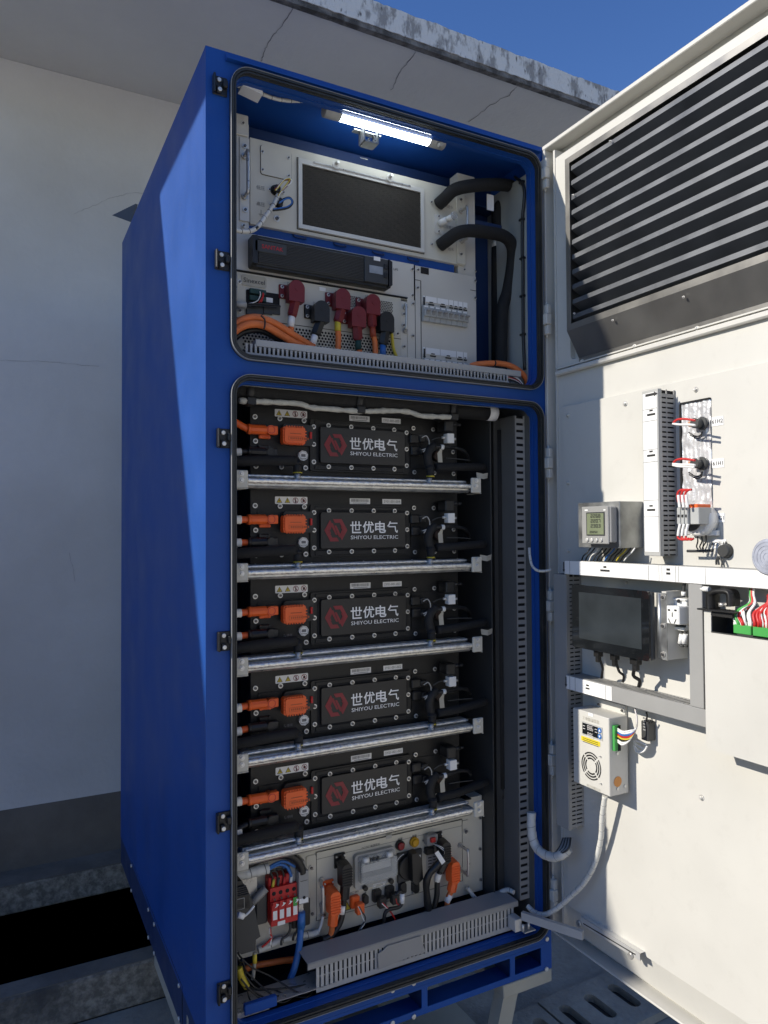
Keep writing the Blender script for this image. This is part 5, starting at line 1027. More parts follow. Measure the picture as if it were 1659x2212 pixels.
b.box(q0[0]+.008, q0[1]-.0155, ND_+.0143, q1[0]-.006, q0[1]-.004, ND_+.024, .002); b.build('cover_frame', M_clear, hb)
b = MB(FR); b.box(q0[0]+.012, q1[1]+.027, ND_+.0341, q1[0]-.008, q0[1]-.020, ND_+.0352); b.build('cover_window', M_clear, hb)
for x in (q0[0]+.026, q1[0]-.026): m_ = MB(FR); m_.cyl((x-.008, q0[1]-.012, ND_+.027), (1, 0, 0), .0075, .016, 12); m_.build('cover_hinge', M_wht, hb)
b = MB(FR); b.ring(rrect((q0[0]+q1[0])/2-.02, q1[1]+.006, (q0[0]+q1[0])/2+.02, q1[1]+.018, .004, 3), rrect((q0[0]+q1[0])/2-.012, q1[1]+.009, (q0[0]+q1[0])/2+.012, q1[1]+.015, .002, 3), ND_+.0343, ND_+.036); b.build('cover_latch', M_clear, hb)
# lamps and switch
for (a, c, M, nm) in ((578, 272, M_rlamp, 'red_button'), (695, 245, M_ylamp, 'yellow_lamp')):
    u, v = K_(a, c, ND_+.01); m_ = MB(FR); m_.cyl((u, v, ND_+.0004), (0, 0, 1), .0138 if M is M_rlamp else .0140, .009, 22, b=.001); k = m_.build(nm, M_blk if M is M_rlamp else M_ylamp, du_); m_ = MB(FR); m_.cyl((u, v, ND_+.0096), (0, 0, 1), .0105, .006, 22, b=.002); m_.build('lens', M, k)
q0 = K_(540, 330); q1 = K_(740, 560); v_1 = K_(640, 305)[1]; v_0 = K_(640, 545)[1]
b = MB(FR); b.box(q0[0], v_0, ND_+.0004, q1[0], v_1, ND_+.010, .002); sw1 = b.build('rotary_switch', M_gdark, du_)
u, v = K_(640, 450, ND_+.02); b = MB(FR); b.cyl((u+.004, v, ND_+.0103), (0, 0, 1), .034, .012, 28, b=.002); b.prism([(u-.004, v+.050), (u+.014, v+.052), (u+.030, v+.030), (u+.034, v-.030), (u+.012, v-.044), (u-.002, v-.030)], ND_+.0225, ND_+.046, .92); b.build('switch_handle', M_blk, sw1)
b = MB(FR)
for (a, c) in ((652, 330), (568, 452)): uu_, vv_ = K_(a, c, ND_+.01); b.ring(rect(uu_-.006, vv_-.006, uu_+.006, vv_+.006), rect(uu_-.005, vv_-.005, uu_+.005, vv_+.005), ND_+.0103, ND_+.0107)
uu_, vv_ = K_(732, 357, ND_+.01); b.plate(rect(uu_-.003, vv_-.005, uu_+.003, vv_+.005), ND_+.0106)
for k in range(8): a_ = math.radians(105+k*12); b.plate([(u+.037*math.cos(a_), v+.037*math.sin(a_)), (u+.039*math.cos(a_), v+.039*math.sin(a_)), (u+.039*math.cos(a_+.2), v+.039*math.sin(a_+.2)), (u+.037*math.cos(a_+.2), v+.037*math.sin(a_+.2))], ND_+.0106)
b.build('switch_marks', M_paper, sw1)
# lettering
b = MB(FR)
for t_, z_, a, c, h, bo in (('B-', ZK, 95, 382, .0105, .01), ('B+', ZL, 955, 210, .0105, .01), ('P-', ZK, 901, 190, .0105, .01), ('P+', ZK, 978, 352, .0105, .01), ('DC/DC 电源开关', ZK, 332, 272, .0056, 0), ('电源', ZK, 570, 215, .0056, 0), ('故障', ZK, 687, 190, .0056, 0), ('DC 24V', ZK, 198, 648, .006, 0), ('XT1', ZL, 583, 18, .0065, .01), ('1PU1', ZK, 483, 163, .0065, 0)):
    b.text(t_, *f(z_, a, c, ND_), ND_+.0008, h, bo)
b.build('lettering', M_ink, du_)
b = MB(FR); q = K_(478, 196); b.box(q[0]-.009, q[1]-.005, ND_+.0004, q[0]+.009, q[1]+.005, ND_+.001)
q0 = K_(783, 350); q1 = K_(860, 455); b.prism(rrect(q0[0], q1[1], q1[0], q0[1], .003, 3), ND_+.0004, ND_+.001); rs = b.build('rating_sticker', M_ductL, du_)
b = MB(FR)
for k in range(6):
    v = q0[1]-.008-k*.0085; b.box(q0[0]+.006, v-.0014, ND_+.0011, q0[0]+.018, v+.0014, ND_+.0014); b.box(q0[0]+.021, v-.0012, ND_+.0011, q0[0]+.033, v+.0012, ND_+.0014)
b.build('rating_print', M_ink, rs)
q = f(ZL, 1100, 395, ND_); b = MB(FR); b.prism([(q[0]-.014, q[1]-.012), (q[0]+.014, q[1]-.012), (q[0], q[1]+.014)], ND_+.0004, ND_+.001); wt = b.build('warning_triangle', M_ink, du_)
b = MB(FR); b.plate([(q[0]-.011, q[1]-.010), (q[0]+.011, q[1]-.010), (q[0], q[1]+.010)], ND_+.0014); b.build('triangle_fill', M_yel, wt)
# big power plugs B-, B+, P-, P+
def pplug(z, at, bt, M, label, cab, cM, band):
    t = thing('battery_plug', label, 'plug', tuple(FR(*f(z, *at, ND_), ND_)), 'ribbed power plugs of the distribution unit')
    u, v = f(z, *at, ND_+.03); u2, v2 = f(z, *bt, ND_+.035)
    m_ = MB(FR); m_.box(u-.016, v-.020, ND_+.0005, u+.0165, v+.019, ND_+.006, .002); fl = m_.build('flange', M, t)
    for a, c in ((-.0115, .013), (.0118, .013)): bolt(fl, u+a, v+c, ND_+.0065, .0045, 'flange_bolt', washer=False)
    m_ = MB(FR); m_.cyl((u, v-.002, ND_+.006), (0, 0, 1), .013, .018, 18)
    m_.prism(rrect(u-.0150, v-.058, u+.0165, v+.010, .012, 5), ND_+.022, ND_+.052, .9)
    for k in range(7): m_.box(u-.0140, v-.008-k*.0068, ND_+.050, u+.0155, v-.005-k*.0068, ND_+.0545, .0008)
    m_.build('plug_head', M, t)
    m_ = MB(FR); s = Vector((u+.001, v-.055, ND_+.037)); e = Vector((u2, v2, ND_+.037)); m_.cyl(s, e-s, .0138, (e-s).length, 8, sm=False, b=.002); m_.build('plug_grip', M, t)
    m_ = MB(FR); P = [tuple(e+(s-e)*.05)]+P3(z, cab, ND_+.035); m_.tube(P, .0078, 12, 6); m_.build('cable', cM, t)
    if band:
        q = Vector(P3(z, [band], ND_+.035)[0]); dr_ = Vector(P[1])-Vector(P[0]); m_ = MB(FR); m_.cyl(q-dr_.normalized()*.012, dr_, .0092, .022, 14); m_.build('white_sleeve', M_paper, t)
pplug(ZK, (110, 420), (112, 700), M_blk, 'black ribbed plug labelled B- with a thick black cable', [(105, 800), (80, 900), (20, 990), (-60, 1040)], M_blk, (98, 790))
pplug(ZL, (965, 260), (965, 575), M_orng, 'orange ribbed plug labelled B+ left of the black one', [(960, 640), (945, 690), (935, 720)], M_orngc, None)
pplug(ZK, (915, 240), (890, 480), M_blk, 'black ribbed plug labelled P- with a corrugated tube beside it', [(875, 560), (870, 680), (850, 770), (840, 830)], M_blk, (878, 530))
pplug(ZK, (990, 400), (985, 640), M_orng, 'orange ribbed plug labelled P+ at the right of the distribution unit', [(965, 690), (955, 760), (955, 800)], M_orngc, (965, 700))
t = thing('corrugated_loom', 'black corrugated loom hanging from the grey signal plug by P-', 'cable', tuple(FR(*K_(900, 400), ND_+.06)))
b = MB(FR); P = smooth_path(P3(ZK, [(925, 350, ND_+.065), (880, 420, ND_+.065), (810, 500, ND_+.06), (785, 580, ND_+.055), (790, 680, ND_+.05), (805, 830, ND_+.04)], ND_), 14); b.tube(P, .0100, 12, 0, rfun=lambda s: 1+.07*math.sin(s*420)); b.build('corrugated_tube', M_blk, t)
b = MB(FR); q0 = K_(775, 225, ND_+.01); b.box(q0[0], q0[1]-.014, ND_+.001, q0[0]+.036, q0[1]+.016, ND_+.024, .003); b.build('signal_plug', M_duct, t)
b = MB(FR); q0 = K_(835, 225, ND_+.03); b.box(q0[0]-.004, q0[1]-.006, ND_+.0245, q0[0]+.010, q0[1]+.006, ND_+.032); b.build('red_lock', M_redb, t)
for k in range(5):
    m_ = MB(FR); m_.tube(P3(ZK, [(848, 248+k*3, ND_+.035), (890, 265+k*5, ND_+.05), (930, 290+k*8, ND_+.055), (925, 345, ND_+.062)], ND_), .0015, 6, 5); m_.build('wire', M_wht if k % 2 else M_blk, t)
b = MB(FR); q = Vector(P3(ZK, [(890, 370)], ND_+.08)[0]); b.add([tuple(q+Vector(p)) for p in ((-.014, .016, 0), (-.004, .022, .002), (.018, -.012, .004), (.008, -.020, .001))], [(0, 1, 2, 3)]); b.build('white_tag', M_paper, t)
# small round sockets and signal plugs
for (a, c, r_, nm) in ((290, 705, .0085, 1), (698, 605, .0118, 0), (593, 612, .0118, 0)):
    u, v = K_(a, c, ND_+.01); m_ = MB(FR); m_.prism(rrect(u-r_*.85, v-r_*1.4, u+r_*.85, v+r_*1.4, r_*.6, 4), ND_+.0005, ND_+.016, .92); m_.build('capped_socket', M_blk, du_)
for (a, c) in ((272, 602), (483, 545)):
    u, v = K_(a, c, ND_+.01); m_ = MB(FR); m_.cyl((u, v, ND_+.0145), (0, 0, 1), .0068, .012, 14, b=.001); m_.build('clamp_knob', M_blk, du_)
for (a, c) in ((198, 672), (285, 650), (285, 745), (377, 613), (457, 597), (503, 583), (562, 570), (608, 556), (457, 705), (666, 650), (720, 522), (755, 225), (762, 317)):
    bolt(du_, *K_(a, c), ND_+.0003, .004, 'small_screw', M_galv, washer=False)
u, v = K_(805, 310, ND_+.01); m_ = MB(FR); m_.box(u-.012, v-.010, ND_+.0005, u+.016, v+.010, ND_+.018, .003); m_.build('capped_socket', M_blk, du_)
def sigplug(a, c, M, wires, label):
    t = thing('signal_plug', label, 'plug', tuple(FR(*K_(a, c), ND_)), 'small signal plugs of the distribution unit'); u, v = K_(a, c, ND_+.01)
    m_ = MB(FR); m_.box(u-.014, v-.015, ND_+.0005, u+.012, v+.017, ND_+.016, .003); m_.build('socket', M, t)
    m_ = MB(FR); m_.box(u-.006, v-.024, ND_+.0165, u+.016, v+.004, ND_+.036, .002); m_.build('plug_body', M, t)
    for pts, wM, r_ in wires: m_ = MB(FR); m_.tube(P3(ZK, pts, ND_+.035), r_, 6, 6); m_.build('wire', wM, t)
sigplug(205, 730, M_orng, [([(235, 765), (260, 810), (285, 850), (280, 890), (245, 940), (225, 980)], M_gdark, .0022), ([(228, 765), (250, 810), (262, 850), (280, 900), (250, 950)], M_wht, .0016)], 'orange signal plug with dark wires under the breaker window')
sigplug(385, 680, M_blk, [([(425, 735), (470, 780), (505, 830), (550, 900)], M_redw, .002), ([(430, 740), (480, 790), (520, 850), (540, 900)], M_redw, .002), ([(420, 740), (460, 775), (490, 800)], M_wht, .0018)], 'black signal plug with red wires second from the left')
sigplug(490, 650, M_blk, [([(540, 670), (565, 645), (590, 655), (588, 720), (560, 770), (480, 790), (445, 830), (440, 920)], M_blk, .0055), ([(535, 700), (545, 740), (565, 755)], M_redw, .0018), ([(535, 665), (560, 642), (585, 650), (590, 690)], M_wht, .002)], 'black signal plug with a looping black cable and white wires')
m_ = MB(FR); q = K_(588, 700, ND_+.035); m_.cyl((q[0], q[1]-.012, ND_+.035), (0, 1, 0), .0068, .026, 10); tag(m_.build('wire_sleeve', M_paper), 'white sleeve on the looping black signal cable', 'sleeve')
# surge arrester, terminal, contactor on the left
sa = thing('surge_arrester', 'red four pole surge arrester with white and green windows', 'surge arrester', tuple(FR(*f(ZL, 500, 400, ND_), ND_)))
q0 = f(ZL, 345, 230, ND_+.05); q1 = f(ZL, 650, 560, ND_+.05); NA = ND_+.05
ul, vt_ = f(ZL, 400, 380, NA); ur, vb_2 = f(ZL, 652, 540, NA); vtr = f(ZL, 640, 340, NA)[1]; vt_ = (vt_+vtr)/2; vb_l = f(ZL, 400, 600, NA)[1]; vb_2 = (vb_2+vb_l)/2
b = MB(FR); b.box(ul, vb_2, ND_, ur, vt_+.058, NA-.022, .002); b.box(ul, vb_2, NA-.0215, ur, vt_+.002, NA-.004, .001); b.prism([(ul+.0005, vt_+.0025), (ur-.0005, vt_+.0025), (ur-.0005, vt_+.036), (ul+.0005, vt_+.036)], NA-.0215, NA-.010); b.build('body', M_redb, sa)
wp = (ur-ul)/4
for k in range(4):
    x = ul+wp*k; m_ = MB(FR); m_.box(x+.0006, vb_2+.014, NA-.0038, x+wp-.0006, vt_-.002, NA, .001); c_ = m_.build('cartridge', M_redb, sa)
    m_ = MB(FR); m_.box(x+.004, vb_2+.018, NA+.0003, x+wp-.003, vb_2+.040, NA+.0008); m_.build('data_plate', M_paper, c_)
    m_ = MB(FR); m_.box(x+.004, vb_2+.0405, NA+.0003, x+wp-.003, vb_2+.062, NA+.0008); m_.build('logo_plate', M_green if k == 3 else M_redb, c_)
    m_ = MB(FR); m_.plate([(x+.008, vb_2+.048), (x+.013, vb_2+.052), (x+.012, vb_2+.058), (x+.020, vb_2+.054), (x+.014, vb_2+.049)], NA+.0011); m_.build('logo_mark', M_paper, c_)
    m_ = MB(FR); m_.box(x+.007, vb_2+.066, NA+.0003, x+wp-.007, vb_2+.071, NA+.0007); m_.build('window', M_gdark, c_)
    m_ = MB(FR); m_.cyl((x+wp*.55, vt_+.022, NA-.0098), (0, 0, 1), .0052, .0006, 14); m_.build('screw_hole', M_dark, sa)
b = MB(FR)
for k, s_ in enumerate(('L1', 'L2', 'L3', 'N')): b.text(s_, ul+wp*(k+.5), vt_+.009, NA-.0094, .006)
b.build('pole_letters', M_dark, sa)
b = MB(FR); q = f(ZL, 497, 560, NA); b.box(q[0]-.010, q[1]-.005, NA-.0036, q[0]+.010, q[1]+.005, NA-.0028); b.build('sticker', M_paper, sa)
for k, (a, c, M) in enumerate(((405, 215, M_yel), (452, 205, M_gdark), (508, 185, M_redb), (575, 165, M_wht))):
    pts = [(a-55-k*5, 90-k*18), (a-15, 92-k*18), (a+5, 125-k*12), (a+2, c-20), (a-2, c+25)]
    tt = thing('arrester_wire', ['black wire with a yellow end into the red arrester', 'black wire with a grey end into the red arrester', 'black wire with a dark red end into the red arrester', 'blue wire with a white end into the red arrester'][k], 'wire', tuple(FR(*f(ZL, a, c, NA), NA)), 'wires entering the red arrester')
    m_ = MB(FR); m_.tube([(*f(ZL, x, y, NA-.02), NA-.02) for x, y in pts], .0026, 8, 6); m_.build('sheath', M_bluew if k == 3 else M_blk, tt)
    q = f(ZL, a, c, NA-.02); m_ = MB(FR); m_.cyl((q[0], q[1]-.012, NA-.02), (.15, 1, 0), .0042, .03, 10); m_.build('end_sleeve', M, tt)
wrap('wrapped_loom', [(*f(ZL, a, c, ND_+.05), ND_+.05) for a, c in ((60, 115), (160, 95), (260, 70), (370, 45))], .0135, 'thick white spiral wrapped loom left of the blue and black wires', pitch=.022)
for k, pts in enumerate(([(370, 40), (430, 5), (500, -20), (560, -5), (620, 30)], [(370, 60), (420, 30), (480, 10), (540, 30), (575, 90), (585, 120)])):
    tag((lambda m_: (m_.tube([(*f(ZL, x, y, ND_+.04), ND_+.04) for x, y in pts], .0036, 8, 6), m_.build('blue_wire', M_bluew))[1])(MB(FR)), ['upper blue wire arching from the white loom', 'lower blue wire arching from the white loom'][k], 'wire')
tag((lambda m_: (m_.tube([(*f(ZL, x, y, ND_+.045), ND_+.045) for x, y in ((100, 60), (250, -20), (420, -70), (560, -75), (640, -30), (680, 40), (690, 90))], .0095, 12, 6), m_.build('black_cable', M_blk))[1])(MB(FR)), 'thick black cable arching over the blue wires into the grey terminal', 'cable')
tm = thing('terminal_block', 'tall grey terminal block between the red arrester and the steel handle', 'terminal', tuple(FR(*f(ZL, 700, 220, ND_), ND_)))
q0 = f(ZL, 655, 100, NA); q1 = f(ZL, 750, 365, NA); b = MB(FR); b.box(q0[0], q1[1], ND_+.001, q1[0], q0[1]+.004, NA, .001); b.box(q0[0]+.006, q0[1]+.0045, ND_+.001, q1[0]-.006, q0[1]+.026, NA-.01, .002)
b.box(q0[0]-.018, q1[1]+.01, ND_+.001, q0[0]-.0005, q0[1]+.02, NA-.02, .002); b.build('body', M_duct, tm)
b = MB(FR); q = f(ZL, 700, 345, NA); b.box(q[0]-.012, q[1]-.006, NA+.0003, q[0]+.012, q[1]+.006, NA+.001); b.build('sticker', M_paper, tm)
b = MB(FR); q = f(ZL, 705, 317, NA); b.cyl((q[0], q[1], NA+.0003), (0, 0, 1), .004, .0008, 12); b.box(q0[0]+.004, q0[1]-.020, NA+.0003, q1[0]-.004, q0[1]-.019, NA+.0007); b.build('screw_hole', M_dark, tm)
b = MB(FR); q = f(ZL, 690, 470, NA); b.box(q[0]-.02, q[1]-.045, ND_+.001, q[0]+.03, q[1]+.025, NA-.02, .003); b.build('black_base', M_blk, tm)
bolt(tm, q[0], q[1], NA-.019, .010, 'terminal_bolt', M_steel)
t = thing('blue_cable', 'thick blue cable dropping from the terminal bolt into the floor of the cabinet', 'cable', tuple(FR(*f(ZL, 680, 540, NA), NA)))
b = MB(FR); b.tube([(*f(ZL, a, c, n_), n_) for a, c, n_ in ((680, 540, NA-.01), (672, 640, NA-.01), (660, 760, NA-.0), (640, 880, NA+.0), (610, 990, NA), (575, 1080, NA-.01))], .0085, 12, 6); b.build('sheath', M_bluew, t)
b = MB(FR); q = f(ZL, 678, 555, NA-.01); b.cyl((q[0], q[1]-.012, NA-.01), (0, 1, 0), .0102, .04, 14); b.build('heat_shrink', M_bluew, t)
b = MB(FR); b.box(q[0]-.006, q[1]+.028, NA-.016, q[0]+.006, q[1]+.055, NA-.011); b.build('lug', M_steel, t)
ct = thing('contactor', 'big black contactor cut off by the left edge of the lower opening', 'contactor', (.1, .1, .6))
b = MB(FR); Q0 = ND_+.10; P = [f(ZL, a, c, Q0) for a, c in ((60, 150), (110, 150), (200, 270), (265, 440), (300, 620), (322, 720), (280, 750), (275, 850), (140, 890), (60, 820))]
b.prism(P, ND_, Q0-.02); b.build('body', M_gdark, ct)
b = MB(FR); P = [f(ZL, a, c, Q0) for a, c in ((60, 160), (120, 160), (180, 270), (200, 420), (130, 400), (60, 400))]; b.prism(P, Q0-.0195, Q0+.004)
for k in range(5): q = f(ZL, 150+k*6, 200+k*18, Q0); b.box(q[0]-.03, q[1]-.002, Q0+.0043, q[0]+.002, q[1]+.002, Q0+.009, .001)
b.build('top_block', M_blk, ct)
b = MB(FR); q = f(ZL, 105, 375, Q0); b.ring(rect(q[0]-.014, q[1]-.012, q[0]+.01, q[1]+.014), rect(q[0]-.013, q[1]-.011, q[0]+.009, q[1]+.013), Q0+.0043, Q0+.0047); b.build('marking', M_ductL, ct)
b = MB(FR); b.tube([(*f(ZL, a, c, Q0+.02), Q0+.02) for a, c in ((90, 485), (140, 495), (190, 455), (240, 395))], .0026, 8, 6); b.build('white_wire', M_wht, ct)
b = MB(FR); b.tube([(*f(ZL, a, c, Q0+.02), Q0+.02) for a, c in ((85, 478), (140, 495))], .007, 10, 3); b.build('white_sleeve', M_paper, ct)
b = MB(FR); q = f(ZL, 190, 190, ND_+.02); b.box(q[0]-.035, q[1]-.06, ND_+.001, q[0]+.022, q[1]+.022, ND_+.02, .001); b.build('steel_tab', M_steel, ct)
b = MB(FR); q = f(ZL, 320, 400, ND_+.03); b.box(q[0]-.018, q[1]-.045, ND_+.001, q[0]+.012, q[1]+.035, ND_+.03, .003); b.build('end_stop', M_gdark, ct)
b = MB(FR); q = f(ZL, 300, 290, ND_+.03); b.tube([(q[0]-.03, q[1]-.02, ND_+.03), (q[0]+.014, q[1]+.012, ND_+.03)], .010, 6, 0); b.build('grey_lever', M_duct, ct)
wrap('wrapped_loom', [(*f(ZL, a, c, ND_+.01), ND_+.01) for a, c in ((275, 810), (380, 765), (480, 715), (600, 690), (700, 672), (780, 660), (840, 635))], .0085, 'white spiral wrapped loom along the bottom of the distribution unit', pitch=.02)
t = thing('earth_wire', 'white marked earth wire hanging from the earth screw left of B+', 'wire', tuple(FR(*f(ZL, 880, 480, ND_), ND_))); b = MB(FR); b.tube([(*f(ZL, a, c, ND_+.015), ND_+.015) for a, c in ((882, 490), (872, 540), (858, 590), (840, 635))], .004, 8, 5); b.build('sheath', M_wht, t); bolt(t, *f(ZL, 882, 475, ND_), ND_+.001, .008, 'earth_screw', M_steel)
for k, (pts, M, r_, lb_) in enumerate((([(390, 600), (392, 660), (400, 690), (360, 740), (310, 780)], M_redb, .0028, 'dark red wire pair under the red arrester'), ([(572, 560), (575, 610), (550, 670), (500, 705), (490, 760)], M_gdark, .0034, 'dark grey wire curving down from the red arrester'),
        ([(640, 560), (640, 620), (610, 670), (600, 715)], M_blk, .0034, 'black wire tied to the white loom beside the blue cable'), ([(385, 600), (385, 640), (398, 700), (385, 770)], M_wht, .0024, 'white wire hanging from the left of the red arrester'))):
    tag((lambda m_: (m_.tube([(*f(ZL, x, y, ND_+.03), ND_+.03) for x, y in pts], r_, 8, 6), m_.build('hanging_wire', M))[1])(MB(FR)), lb_, 'wire')
# bottom duct with open lid
t = thing('cable_duct', 'long grey slotted duct with a lid along the bottom of the lower compartment', 'cable duct', (.55, .08, .5))
N1 = -.03; N2 = -.105
uL = f(ZL, 740, 940, N1)[0]; uR = K_(1535, 715, N1)[0]; vL = f(ZL, 740, 940, N1)[1]; vR = K_(1535, 715, N1)[1]; vt3 = (vL+vR)/2
b = MB(FR); b.box(uL, vt3-.003, N2, uR, vt3, N1, .001); b.box(uL, vt3-.016, N1-.002, uR, vt3-.0032, N1); b.box(uL, vt3-.014, N2, uR, vt3-.0032, N2+.002); b.build('duct_lid', M_duct, t)
b = MB(FR); us0 = f(ZL, 822, 1000, N1)[0]; us1 = K_(1490, 900, N1)[0]; vb4 = .4565; x = us0; pitch = .0125
while x < us1:
    b.box(x, vb4+.012, N1-.0045, x+.0078, vt3-.0165, N1-.0022); x += pitch
b.box(us0, vb4, N1-.0045, us1, vb4+.0118, N1-.0020); b.box(us0, (vb4+vt3)/2-.002, N1-.0040, us1, (vb4+vt3)/2+.0005, N1-.0026); b.build('slotted_front', M_ductL, t)
b = MB(FR); b.box(us0, vb4, N2+.003, us1, vt3-.018, N2+.006); b.box(us0+.001, vb4-.002, N2+.0065, us1, vb4-.0005, N1-.005); b.build('duct_inside', M_dark, t)
t = thing('duct_lid_piece', 'loose grey plastic lid piece leaning on the bottom duct', 'plastic sheet', (.45, .02, .47))
P = [f(ZK, a, c, -.022) for a, c in ((395, 1160), (440, 1130), (470, 1095), (745, 1012), (783, 1145), (640, 1190), (400, 1290))]
b = MB(FR); b.prism(P, -.0275, -.0255); b.build('sheet', M_duct, t)
# loose thin black cables lower left
t = thing('wire_tangle', 'tangle of thin black wires in the lower left corner of the cabinet', 'wires', (.15, .05, .46))
for pts in ([(95, 850), (150, 930), (250, 1010), (420, 1090), (600, 1155), (720, 1160), (830, 1150)], [(95, 900), (150, 1000), (260, 1110), (400, 1195), (560, 1235), (700, 1210), (830, 1180)],
            [(95, 1150), (200, 1170), (350, 1240), (500, 1250), (650, 1200), (800, 1130)], [(130, 900), (165, 1000), (185, 1150), (200, 1270), (250, 1320)], [(95, 1040), (180, 1140), (300, 1240), (430, 1290), (600, 1270), (760, 1215)],
            [(110, 870), (130, 1000), (250, 1160), (420, 1190), (560, 1200), (740, 1150)], [(95, 1100), (250, 1200), (420, 1180), (600, 1150), (720, 1130)]):
    m_ = MB(FR); m_.tube([(*f(ZL, a, c, -.06), -.06-.02*math.sin(a*.01+c)) for a, c in pts], .0022, 6, 8); m_.build('thin_wire', M_blk, t)
t = thing('orange_cable', 'orange cable lying on the floor behind the bottom duct', 'cable', (.2, .15, .48)); b = MB(FR); b.tube([(*f(ZL, a, c, -.17), -.17) for a, c in ((150, 985), (260, 950), (400, 925), (520, 905), (620, 895))], .0080, 12, 6); b.build('sheath', M_orngc, t)
t = thing('yellow_cable', 'yellow and clear cable standing in the lower left corner', 'cable', (.12, .1, .5)); b = MB(FR); b.tube([(*f(ZL, a, c, -.09), -.09) for a, c in ((245, 830), (242, 920), (235, 1000), (225, 1080))], .0048, 10, 5); b.build('sheath', M_legp, t); b = MB(FR); q = f(ZL, 244, 880, -.09); b.cyl((q[0], q[1]-.012, -.09), (0, 1, 0), .0056, .022, 10); b.build('yellow_sleeve', M_yel, t)
t = thing('yellow_sleeve', 'bent yellow sleeve at the lower left behind the thin wires', 'sleeve', (.09, .06, .47)); b = MB(FR); b.tube([(*f(ZL, a, c, -.07), -.07) for a, c in ((95, 970), (115, 1050), (150, 1120), (170, 1150))], .0085, 10, 5); b.build('sleeve', M_yel, t)
b = MB(FR); b.box(.0725, .4665, -.10, .34, .4685, -.03); b.box(.0725, .4555, -.032, .16, .4663, -.0305); b.build('floor_rail', M_steel, cab)
b = MB(FR); q = f(ZL, 225, 1350, -.028); b.box(q[0]-.02, q[1]-.012, -.04, q[0]+.06, q[1]+.012, -.025, .002); b.build('blue_block', M_blue, cab)
# floor dark
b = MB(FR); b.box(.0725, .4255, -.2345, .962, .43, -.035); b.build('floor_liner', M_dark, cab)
# door stay anchor and cables at lower right
wrap('wrapped_loom', P3(ZK, [(1120, 610, -.14), (1170, 680, -.13), (1210, 725, -.12)], -.13), .0065, 'white wrapped loom leaving the hole at the lower right of the distribution unit', pitch=.02)
wrap('wrapped_loom', P3(ZK, [(1350, 690, -.12), (1390, 650, -.10), (1450, 630, -.08), (1500, 650, -.06)], -.13), .007, 'short white wrapped loom behind the tall grey wall duct', pitch=.02)
# ================================================================== things mounted on the open door
PL = .006
def dd(z, L, n): return [(*d(z, a, c, nn if nn is not None else n), (nn if nn is not None else n)) for a, c, nn in [(q+(None,))[:3] for q in L]]
def dtube(par, z, L, n, r, M, name='wire', k=8, sub=6):
    m_ = MB(DR); m_.tube(dd(z, L, n), r, k, sub); return m_.build(name, M, par)
def dloc(u, v, n=0): return tuple(DR(u, v, n))
def lp(fn): return fn
# --- ducts
def vduct(label, u0, u1, z0, z1, n, lidM, side=True, strip=None):
    t = thing('cable_duct', label, 'cable duct', dloc((u0+u1)/2, z0), 'grey slotted ducts on the door')
    m_ = MB(DR); m_.box(u0-.001, z0, n-.003, u1+.001, z1, n, .001); m_.box(u1-.003, z0, n-.012, u1+.001, z1, n-.0032); m_.box(u0-.001, z0, PL+.0005, u0+.001, z1, n-.0032); m_.build('duct_lid', lidM, t)
    m_ = MB(DR); zz = z0+.004
    while zz < z1-.008: m_.box(u1-.0025, zz, PL+.006, u1-.0008, zz+.0078, n-.0122); zz += .0115
    m_.box(u1-.0025, z0, PL+.0005, u1-.0005, z1, PL+.0058); m_.box(u1-.0028, z0, (PL+n)/2-.002, u1-.0005, z1, (PL+n)/2+.001)
    m_.build('slotted_side', M_duct, t); m_ = MB(DR); m_.box(u0+.0012, z0+.001, PL+.0008, u1-.006, z1-.001, n-.0035); m_.build('duct_inside', M_dark, t); return t
def hduct(label, u0, u1, z0, z1, n, lidM):
    t = thing('cable_duct', label, 'cable duct', dloc((u0+u1)/2, z0), 'grey slotted ducts on the door')
    m_ = MB(DR); m_.box(u0, z0-.001, n-.003, u1, z1+.001, n, .001); m_.box(u0, z1-.002, n-.010, u1, z1+.001, n-.0032); m_.box(u0, z0-.001, PL+.0005, u1, z0+.001, n-.0032); m_.build('duct_lid', lidM, t)
    m_ = MB(DR); uu = u0+.003
    while uu < u1-.006: m_.box(uu, z1-.0022, PL+.006, uu+.0062, z1-.0006, n-.0102); uu += .0105
    m_.box(u0, z1-.0022, PL+.0005, u1, z1-.0004, PL+.0058); m_.build('slotted_side', M_duct, t)
    m_ = MB(DR); m_.box(u0+.001, z0+.0012, PL+.0008, u1-.001, z1-.006, n-.0035); m_.build('duct_inside', M_dark, t); return t
v1t = vduct('upright duct with white labelled lid beside the foil lined opening', .426, .472, 1.535, 1.925, .066, M_ductL)
h1t = hduct('long level duct with a white labelled lid under the meter', .146, 1.0, 1.478, 1.514, .066, M_ductL)
v3t = vduct('upright grey duct nearest the hinges of the white door', .100, .148, .79, 1.476, .062, M_duct)
h2t = hduct('short level duct with half white lid under the touch screen', .149, .600, 1.170, 1.206, .066, M_duct)
v2t = thing('cable_duct', 'smooth grey upright duct between the touch screen and the controller', 'cable duct', dloc(.565, 1.2), 'grey slotted ducts on the door')
b = MB(DR); b.box(.548, 1.2075, PL+.0005, .584, 1.4765, .0655, .001); b.build('duct_lid', M_duct, v2t)
